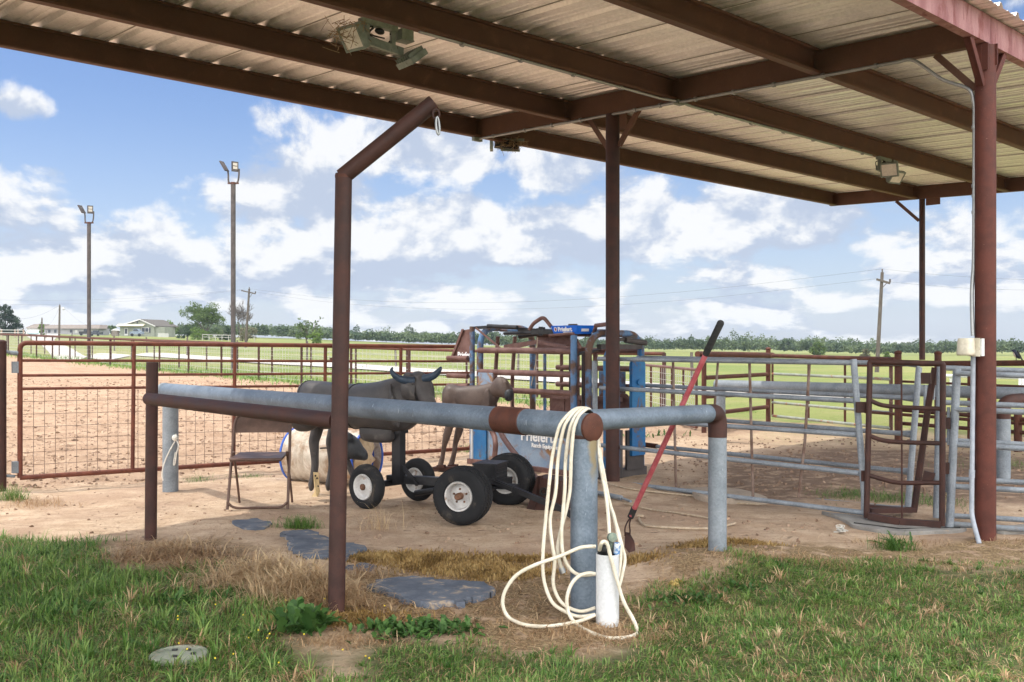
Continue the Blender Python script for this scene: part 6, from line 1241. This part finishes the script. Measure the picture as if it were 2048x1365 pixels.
# far wood as one mass
def wood():
    rng = np.random.default_rng(3); P, T = [], []
    for px in np.arange(300, 2450, 4.2):
        for row in range(3):
            if px < 345 and row < 2: continue
            x_ = px + rng.uniform(-6, 6); Y = (285 if px < 1100 else 300) + row * rng.uniform(12, 26); x = (x_ - CX) / F * Y; z0 = H(x, Y)
            hmax = np.interp(px, [300, 420, 560, 700, 900, 1050, 1300, 1700, 2100, 2450], [3.4, 3.8, 3.6, 3.6, 3.8, 3.7, 4.4, 4.6, 4.2, 4.2]) * (1 + .16 * row)
            lump = .5 + .5 * math.sin(px * .021 + row) * math.sin(px * .0083 + 1.3 * row); h = hmax * (rng.uniform(.45, .85) + .5 * lump) * (1.35 if rng.random() < .05 else 1); wd = rng.uniform(1.3, 3.6) * (.7 + .3 * row)
            if rng.random() < (.25 if px > 1000 else .12): continue
            hue = min(1, max(0, rng.uniform(0, 1) ** 1.4 * .75 + .35 * (.5 + .5 * math.sin(px * .031 + 2 * row)) * rng.uniform(.3, 1)))
            nb = 16; d = rng.normal(size=(nb, 3)); d /= np.linalg.norm(d, axis=1)[:, None]; d[:, 2] = np.abs(d[:, 2]) * 1.1 - .25
            bc_ = np.array([x, Y, z0 + h * .42]) + d * np.array([wd * .8, wd * .6, h * .45]) * rng.uniform(.6, 1, (nb, 1)); ix = rng.integers(0, nb, 170); e = rng.normal(size=(170, 3)); e /= np.linalg.norm(e, axis=1)[:, None]
            p = bc_[ix] + e * rng.uniform(.5, 1, (170, 1)) * np.array([wd * .32, wd * .3, h * .14]); p[:, 2] = np.maximum(p[:, 2], z0 + .1)
            P.append(p); T.append(np.clip(hue * .8 + rng.uniform(-.10, .10, nb)[ix] + rng.uniform(0, .16, 170), 0, 1))
    P = np.concatenate(P); T = np.concatenate(T); Vt, Q = leaves(P, .58, rng); arrmesh('distant_wood', Vt, Q, NOT3, np.repeat(T, 4), LG6, kind='stuff', label='long belt of green woods along the horizon', cat='woods')
wood()

# ------------------------------------------------------------------ grass, straw and weeds
def blademat(name, c1, c2, c3):
    m, nt, b = nodes(name); a = N(nt, 'ShaderNodeAttribute'); a.attribute_name = 'tint'; r = N(nt, 'ShaderNodeValToRGB'); L(nt, a.outputs['Fac'], r.inputs[0])
    r.color_ramp.elements[0].color = c4(c1); r.color_ramp.elements[1].color = c4(c3); e = r.color_ramp.elements.new(.5); e.color = c4(c2)
    L(nt, r.outputs[0], b.inputs['Base Color']); b.inputs['Roughness'].default_value = .5; b.inputs['Specular IOR Level'].default_value = .35
    tr = N(nt, 'ShaderNodeBsdfTranslucent'); L(nt, r.outputs[0], tr.inputs['Color']); mx = N(nt, 'ShaderNodeMixShader'); mx.inputs[0].default_value = .3
    L(nt, b.outputs[0], mx.inputs[1]); L(nt, tr.outputs[0], mx.inputs[2]); L(nt, mx.outputs[0], nt.nodes['Material Output'].inputs['Surface']); return m
def blades(P, ln, wd, lean, tint, rng, curl=1.0, z0=0.0, ang=None):
    n = len(P); an = 4 * np.pi * fbm(P, 2.6, 71) + rng.normal(0, 1.0, n); an = an if ang is None else ang; d = np.column_stack([np.cos(an), np.sin(an), np.zeros(n)]); s = np.column_stack([-np.sin(an), np.cos(an), np.zeros(n)])
    tw = rng.normal(0, .5, n); s = s * np.cos(tw)[:, None] + d * np.sin(tw)[:, None]
    up = np.array([0, 0, 1.0]); base = np.column_stack([P, terrain(P[:, 0], P[:, 1]) - .004 + z0]); l1 = lean[:, None]
    c = np.sqrt(np.clip(1 - lean ** 2, .02, 1))[:, None]; L_ = ln[:, None]
    m1 = base + (d * l1 * .35 + up * c * .50) * L_; l2 = np.clip(l1 * (1 + .5 * curl), 0, 1.2); m2 = base + (d * (l1 * .35 + l2 * .38) + up * (c * .50 + np.sqrt(np.clip(1 - np.clip(l2, 0, 1) ** 2, 0, 1)) * .32)) * L_
    tip = m2 + (d * np.clip(l2 * 1.3, 0, 1) * .3 + up * (np.clip(1 - l2 * 1.25, -.45, 1)) * .24) * L_
    tip[:, 2] = np.maximum(tip[:, 2], base[:, 2] - z0 + .006); w_ = wd[:, None]
    Vt = np.stack([base - s * w_ * .5, base + s * w_ * .5, m1 - s * w_ * .48, m1 + s * w_ * .48, m2 - s * w_ * .3, m2 + s * w_ * .3, tip], 1).reshape(-1, 3)
    o = (np.arange(n) * 7)[:, None]; Q = np.concatenate([o + np.array([0, 1, 3, 2]), o + np.array([2, 3, 5, 4])]); T = o + np.array([4, 5, 6]); return Vt, Q, T, np.repeat(tint, 7)
def vnoise(P, s, seed):
    r = np.random.default_rng(seed); g = r.uniform(0, 1, (256, 256)); x, y = P[:, 0] * s + 50, P[:, 1] * s + 50; xi, yi = np.floor(x).astype(int), np.floor(y).astype(int); fx, fy = x - xi, y - yi; fx = fx * fx * (3 - 2 * fx); fy = fy * fy * (3 - 2 * fy)
    q = lambda a, b: g[a % 256, b % 256]
    return q(xi, yi) * (1 - fx) * (1 - fy) + q(xi + 1, yi) * fx * (1 - fy) + q(xi, yi + 1) * (1 - fx) * fy + q(xi + 1, yi + 1) * fx * fy
def fbm(P, s, seed): return (vnoise(P, s, seed) + .5 * vnoise(P, s * 2.1, seed + 1) + .25 * vnoise(P, s * 4.3, seed + 2)) / 1.75
def scatter(poly, dens, rng, soft=.15, ylo=3.3, umax=.66):
    poly = np.array(poly); x0, y0 = poly.min(0); x1, y1 = poly.max(0); y0 = max(y0, ylo); x0 = max(x0, -5.5); x1 = min(x1, 5.8); n = int((x1 - x0) * (y1 - y0) * dens); P = np.column_stack([rng.uniform(x0, x1, n), rng.uniform(y0, y1, n)])
    P = P[np.abs(P[:, 0]) < umax * P[:, 1]]; sd = poly_sd(P, poly) + (fbm(P, 2.2, 5) - .5) * .9; keep = rng.uniform(0, 1, len(P)) < np.clip(sd / soft + .5, 0, 1); return P[keep]
GR = blademat('green_grass', (.032, .088, .015), (.085, .180, .032), (.22, .31, .080)); ST = blademat('dry_grass', (.19, .105, .052), (.40, .255, .135), (.58, .44, .27)); GO = blademat('golden_ground_cover', (.16, .095, .032), (.34, .215, .075), (.48, .34, .14))
def build(name, sets, m_, lab, cat): 
    vs, qs, ts, at_ = [], [], [], []; o = 0
    for Vt, Q, T, a in sets: vs.append(Vt); qs.append(Q + o); ts.append(T + o); at_.append(a); o += len(Vt)
    arrmesh(name, np.concatenate(vs), np.concatenate(qs), np.concatenate(ts), np.concatenate(at_), m_, kind='stuff', label=lab, cat=cat)
rng = np.random.default_rng(21); S_ = []; D_ = []
lid_xy = np.array([lidc.x, lidc.y])
def offlid(P): return P[np.hypot(*(P - lid_xy).T) > .135]
P = offlid(scatter(GRASS_L, 6800, rng)); f = fbm(P, 1.6, 31); k_ = rng.uniform(0, 1, len(P)) < .35 + .9 * f; P, f = P[k_], f[k_]; n = len(P)
back = np.clip((P[:, 1] - 4.7) / 1.2, 0, 1); S_.append(blades(P, rng.uniform(.025, .10, n) * (.45 + 1.1 * f) * (.8 + .3 * back), rng.uniform(.0024, .006, n), np.clip(rng.normal(.60, .28, n), .02, .99), np.clip(rng.normal(.60, .27, n) + (fbm(P, 4, 99) - .5) * .6, 0, 1), rng))
P = offlid(scatter(GRASS_R, 7200, rng)); f = fbm(P, 1.3, 41); k_ = rng.uniform(0, 1, len(P)) < np.clip((f - .20) * 3.2, .2, 1); P, f = P[k_], f[k_]; n = len(P)
S_.append(blades(P, rng.uniform(.018, .050, n) * (.7 + .7 * f), rng.uniform(.0022, .0048, n), np.clip(rng.normal(.58, .28, n), .02, .98), np.clip(rng.normal(.60, .27, n) + (fbm(P, 5, 98) - .5) * .5, 0, 1), rng))
P = offlid(scatter(GRASS_R, 1300, rng)); n = len(P); D_.append(blades(P, rng.uniform(.03, .075, n), rng.uniform(.002, .004, n), np.clip(rng.normal(.75, .2, n), .1, .98), np.clip(rng.normal(.52, .25, n), 0, 1), rng))
P = offlid(scatter(GRASS_L, 1500, rng)); n = len(P); D_.append(blades(P, rng.uniform(.04, .09, n), rng.uniform(.002, .004, n), np.clip(rng.normal(.75, .2, n), .1, .98), np.clip(rng.normal(.5, .25, n), 0, 1), rng))
def mats_clear(P):
    keep = np.ones(len(P), bool)
    for pl in ([(738, 1185), (780, 1168), (850, 1166), (905, 1176), (960, 1172), (986, 1190), (935, 1214), (900, 1222), (800, 1212), (785, 1198)], [(563, 1070), (620, 1068), (700, 1098), (728, 1106), (700, 1124), (600, 1118), (585, 1090)]):
        keep &= (poly_sd(P, wp(pl)) + (fbm(P, 5, 77) - .5) * .25) < .09
    return P[keep]
P = mats_clear(scatter(STRAW_1, 1500, rng)); f = fbm(P, 2.0, 51); k_ = rng.uniform(0, 1, len(P)) < np.clip((f - .25) * 2.6, .06, 1); P, f = P[k_], f[k_]; n = len(P)
D_.append(blades(P, rng.uniform(.04, .12, n), rng.uniform(.0025, .0055, n), np.clip(rng.normal(.93, .08, n), .4, .99), np.clip(rng.normal(.45, .27, n), 0, 1), rng, ang=rng.uniform(0, 6.283, n)))
P = scatter(STRAW_2, 2600, rng); f = fbm(P, 1.7, 61); k_ = rng.uniform(0, 1, len(P)) < np.clip((f - .34) * 2.6, .04, 1); P = P[k_]; n = len(P)
D_.append(blades(P, rng.uniform(.03, .07, n), rng.uniform(.002, .004, n), np.clip(rng.normal(.82, .15, n), .2, .99), np.clip(rng.normal(.45, .25, n), 0, 1), rng))
def patch(px, py, rx, ry, n, ln, lean, tint, wd=(.002, .004), lift=0.0):
    if ln[1] >= .18 and n > 400: n = int(n * .62); wd = (.003, .0062)
    """tufted patch: centre and radii on the ground, given by the photo point at its middle"""
    c = np.array(G(px, py)[:2]); P = c + rng.normal(0, .5, (n, 2)) * np.array([rx, ry]); z_ = lift * np.exp(-(((P - c) / np.array([rx, ry])) ** 2).sum(1))
    return blades(P, rng.uniform(ln[0], ln[1], n), rng.uniform(*wd, n), np.clip(rng.normal(lean, .17, n), .05, .99), np.clip(rng.normal(tint, .2, n), 0, 1), rng, z0=z_ * rng.uniform(0, 1, n), ang=rng.uniform(0, 6.283, n))
for a in ((330, 1118, .42, .16, 1300, (.08, .2), .90, .5), (400, 1140, .3, .12, 900, (.08, .18), .9, .5), (345, 1112, .34, .10, 1100, (.08, .2), .86, .7, (.002, .004), .06), (540, 1175, .34, .16, 3200, (.10, .24), .78, .85, (.002, .0042), .12), (605, 1200, .24, .14, 2600, (.12, .26), .74, .9, (.002, .0045), .10), (665, 1212, .20, .12, 1300, (.1, .2), .78, .6, (.002, .004), .05), (700, 1160, .2, .1, 500, (.08, .2), .8, .5), (480, 1165, .3, .12, 1500, (.08, .2), .75, .55), (760, 1060, .18, .10, 60, (.10, .3), .55, .9), (1250, 1275, .3, .15, 900, (.03, .08), .85, .6), (1180, 1260, .35, .2, 1300, (.03, .08), .85, .55), (1790, 1090, .35, .15, 700, (.03, .08), .8, .6), (1600, 1120, .5, .15, 900, (.03, .08), .8, .6), (75, 1010, .3, .25, 350, (.05, .14), .7, .5), (700, 1285, .3, .12, 700, (.03, .08), .85, .5)): D_.append(patch(*a))
for a in ((598, 1057, .14, .07, 420, (.06, .15), .5, .5), (25, 1000, .14, .08, 260, (.08, .2), .5, .6), (1790, 1100, .14, .06, 260, (.05, .16), .5, .4), (395, 962, .16, .2, 150, (.04, .10), .6, .6), (500, 955, .2, .1, 110, (.03, .08), .6, .6), (1700, 990, .35, .25, 520, (.04, .10), .6, .5), (1790, 1000, .4, .25, 600, (.04, .11), .6, .5), (1880, 1010, .3, .2, 260, (.04, .1), .6, .5), (1485, 825, .4, .4, 300, (.06, .14), .6, .7), (930, 905, .12, .15, 60, (.1, .2), .6, .7), (2010, 930, .6, .6, 420, (.04, .1), .6, .5)): S_.append(patch(*a))
# far strips: grass tufts where the arena meets the fence lines
n = 5000; v = rng.uniform(.52e-3, 1.6e-3, n); px = 1 / v - 650; Y = 39870 * v; X = (px - CX) / F * Y; o_ = rng.normal(.3, .7, n); P = np.column_stack([X + .7655 * o_, Y + .6436 * o_]); S_.append(blades(P, rng.uniform(.08, .28, n), rng.uniform(.012, .03, n), np.clip(rng.normal(.5, .2, n), .05, .9), np.clip(rng.normal(.7, .25, n), 0, 1), rng))
n = 2600; Y = rng.uniform(5.2, 11.5, n); X = rng.uniform(-.5, .5, n) * Y; P = np.column_stack([X, Y]); k_ = fbm(P, 1.4, 88) > .5; P = P[k_]; n = len(P); D_.append(blades(P, rng.uniform(.02, .08, n), rng.uniform(.002, .004, n), np.full(n, .99), np.clip(rng.normal(.4, .3, n), 0, 1), rng))
def tussocks(poly, dens, nb, ln, tint):
    c = offlid(scatter(poly, dens, rng)); k_ = len(c); ix = np.repeat(np.arange(k_), nb); n = len(ix); a_ = rng.uniform(0, 6.283, n); P = c[ix] + np.column_stack([np.cos(a_), np.sin(a_)]) * rng.uniform(0, .022, n)[:, None]
    sz = rng.uniform(.6, 1.25, k_)[ix]; hue = np.clip(rng.normal(tint, .2, k_), 0, 1)[ix]
    return blades(P, rng.uniform(*ln, n) * sz, rng.uniform(.0035, .0075, n), np.clip(rng.normal(.62, .2, n), .1, .98), np.clip(hue + rng.normal(0, .12, n), 0, 1), rng, ang=a_)
S_.append(tussocks(GRASS_L, 60, 22, (.05, .125), .72)); S_.append(tussocks(GRASS_R, 50, 20, (.025, .065), .62)); D_.append(tussocks(GRASS_R, 14, 16, (.03, .08), .7)); D_.append(tussocks(GRASS_L, 16, 16, (.05, .12), .65))
build('grass', S_, GR, 'green grass growing round the shelter in the foreground', 'grass'); build('dry_grass', D_, ST, 'dry straw-coloured grass and hay littering the ground', 'straw')
# golden clover mats
Gd = []
for px, py, rx, ry, n in ((820, 1118, .50, .16, 9000), (930, 1135, .40, .16, 7000), (740, 1120, .2, .08, 2500), (1010, 1150, .30, .14, 4000), (690, 1235, .3, .14, 3000), (620, 1242, .25, .1, 1800), (1470, 1085, .24, .10, 2200), (1400, 1092, .2, .08, 1000), (1060, 1120, .3, .1, 2500), (1270, 1120, .2, .1, 900)):
    c = np.array(G(px, py)[:2]); P = mats_clear(c + rng.normal(0, .5, (n, 2)) * np.array([rx, ry])); n = len(P); Gd.append(blades(P, rng.uniform(.012, .045, n), rng.uniform(.005, .010, n), np.clip(rng.normal(.6, .3, n), .02, .98), np.clip(rng.normal(.5, .25, n) + (fbm(P, 8, 3) - .5) * .8, 0, 1), rng))
build('golden_ground_cover', Gd, GO, 'golden-brown dried clover mats around the rubber mats', 'ground cover')
# leafy weeds
def weed(px, py, n, ln, wd, lab, seed, spread=.1):
    r_ = np.random.default_rng(seed); b = G(px, py); t = thing('leafy_weed', lab, 'weed', b); vs, qs, tn = [], [], []
    for i in range(n):
        an = r_.uniform(0, 6.28); l = r_.uniform(*ln); d = np.array([math.cos(an), math.sin(an), 0]); s = np.array([-d[1], d[0], 0]); lean = r_.uniform(.25, .95); b0 = np.array(b) + np.array([r_.normal(0, spread), r_.normal(0, spread * .6), 0]); b0[2] = H(b0[0], b0[1]); rows = []
        for q in range(7):
            tt = q / 6; w_ = wd * l * math.sin(math.pi * min(tt * .93 + .08, 1)) ** .7 * (1 + .28 * (1 if q % 2 else -1)); p = b0 + d * (l * tt * lean * (1 + .2 * tt)) + np.array([0, 0, l * (tt * math.sqrt(max(.05, 1 - lean * lean)) * 1.15 - .45 * lean * tt * tt)]); p[2] = max(p[2], b0[2] + .006 + .01 * tt); rows += [p - s * w_ + [0, 0, .012 * w_ / .02], p, p + s * w_ + [0, 0, .012 * w_ / .02]]
        o = len(vs); vs += rows; tn += [r_.uniform(.1, 1)] * 21
        for q in range(6): a = o + q * 3; qs += [(a, a + 1, a + 4, a + 3), (a + 1, a + 2, a + 5, a + 4)]
    arrmesh('leaves', np.array(vs), np.array(qs), NOT3, np.array(tn), WEED, t)
WEED = leafmat('weed_leaves', (.022, .065, .014), (.075, .155, .035), .25)
weed(612, 1262, 70, (.08, .17), .17, 'big dark green broad-leafed weed at the foot of the hoist pole', 2, .06)
weed(800, 1268, 160, (.03, .07), .22, 'low bright clover patch right of the hoist pole', 3, .11); weed(880, 1262, 130, (.03, .07), .22, 'low green clover patch below the near rubber mat', 4, .10)
weed(1378, 1205, 120, (.025, .055), .22, 'small clover patch on the bare soil right of the white standpipe', 5, .09); weed(1480, 1178, 60, (.02, .05), .22, 'little dark weed at the edge of the right-hand grass', 6, .06)
weed(1790, 1095, 26, (.06, .15), .08, 'tufted weed in front of the right pillar', 8, .05); weed(160, 1225, 60, (.04, .08), .16, 'patch of broad leaves in the left grass', 9, .12); weed(400, 1205, 50, (.05, .1), .12, 'dark leafy clump among the long grass at left', 10, .10)
weed(1310, 875, 30, (.05, .12), .12, 'grey-green weed at the edge of the sunny sand beyond the hitching rail', 12, .25)
# yellow flower specks, clods
m = MB()
for _ in range(22):
    x, y = GF(random.uniform(330, 830), random.uniform(1225, 1352)); z = H(x, y) + random.uniform(.03, .07); m.ell((x, y, z), (.0045, .0045, .004), 5, 4)
put('yellow_flowers', m, mat('tiny_yellow_petals', (.60, .45, .03), (.75, .58, .06), 20, bmp=0), label='tiny yellow flowers sprinkled through the left grass', cat='flowers', kind='stuff')
vs, qs, tn = [], [], []; r_ = np.random.default_rng(77); cube = np.array([[-1, -1, -.6], [1, -1, -.6], [1, 1, -.6], [-1, 1, -.6], [-.6, -.6, .7], [.6, -.6, .7], [.6, .6, .7], [-.6, .6, .7]]); cq = np.array([[0, 1, 5, 4], [1, 2, 6, 5], [2, 3, 7, 6], [3, 0, 4, 7], [4, 5, 6, 7]])
nn = 0
while nn < 5200:
    Y = 9.5 + 24 * r_.random() ** 1.5; X = r_.uniform(-.56, .10) * Y
    if (-.567 * (X + 4.74) + .824 * (Y - 9.59)) < .1 or (.7655 * (X + 6.73) + .6436 * (Y - 31.8)) > -.5: continue
    s = r_.uniform(.006, .022) * (1 + (Y - 10) * .03); a = r_.uniform(0, 6.28); ro = np.array([[math.cos(a), -math.sin(a), 0], [math.sin(a), math.cos(a), 0], [0, 0, 1]]); v = (cube + r_.normal(0, .28, cube.shape)) * s * np.array([1.2, 1, .8]); v = v @ ro.T + np.array([X, Y, H(X, Y) + s * .25]); vs.append(v); qs.append(cq + nn * 8); tn.append(np.full(8, r_.random())); nn += 1
def yard(X, Y): return True
for _ in range(700):
    Y = r_.uniform(6.3, 11.5); X = r_.uniform(-.55, .55) * Y; s = r_.uniform(.004, .014); a = r_.uniform(0, 6.28); ro = np.array([[math.cos(a), -math.sin(a), 0], [math.sin(a), math.cos(a), 0], [0, 0, 1]]); v = ((cube + r_.normal(0, .25, cube.shape)) * s) @ ro.T + np.array([X, Y, H(X, Y) + s * .2]); vs.append(v); qs.append(cq + nn * 8); tn.append(np.full(8, r_.random())); nn += 1
for _ in range(900):
    Y = r_.uniform(9.5, 15); X = r_.uniform(.15, .55) * Y; s = r_.uniform(.006, .018); v = ((cube + r_.normal(0, .25, cube.shape)) * s) + np.array([X, Y, H(X, Y) + s * .2]); vs.append(v); qs.append(cq + nn * 8); tn.append(np.full(8, r_.random() * .3)); nn += 1
CL = leafmat('soil_clod', (.17, .105, .068), (.38, .265, .18), 0.0); arrmesh('soil_clods', np.concatenate(vs), np.concatenate(qs), NOT3, np.concatenate(tn), CL, kind='stuff', label='clods of tilled brown soil scattered over the arena and yard', cat='clods', smooth=False)
# ------------------------------------------------------------------ thin summer haze
m = MB(); m.box(V((0, 8, 9)), 1830, 1830, 30); hzm = bpy.data.materials.new('haze'); hzm.use_nodes = True; t_ = hzm.node_tree; t_.nodes.remove(t_.nodes['Principled BSDF'])
pv = t_.nodes.new('ShaderNodeVolumePrincipled'); pv.inputs['Color'].default_value = (.74, .86, 1, 1); pv.inputs['Density'].default_value = .00023; pv.inputs['Anisotropy'].default_value = .3; t_.links.new(pv.outputs[0], t_.nodes['Material Output'].inputs['Volume'])
put('haze', m, hzm, kind='stuff', smooth=0, label='thin blue haze in the air over the far pasture', cat='haze')
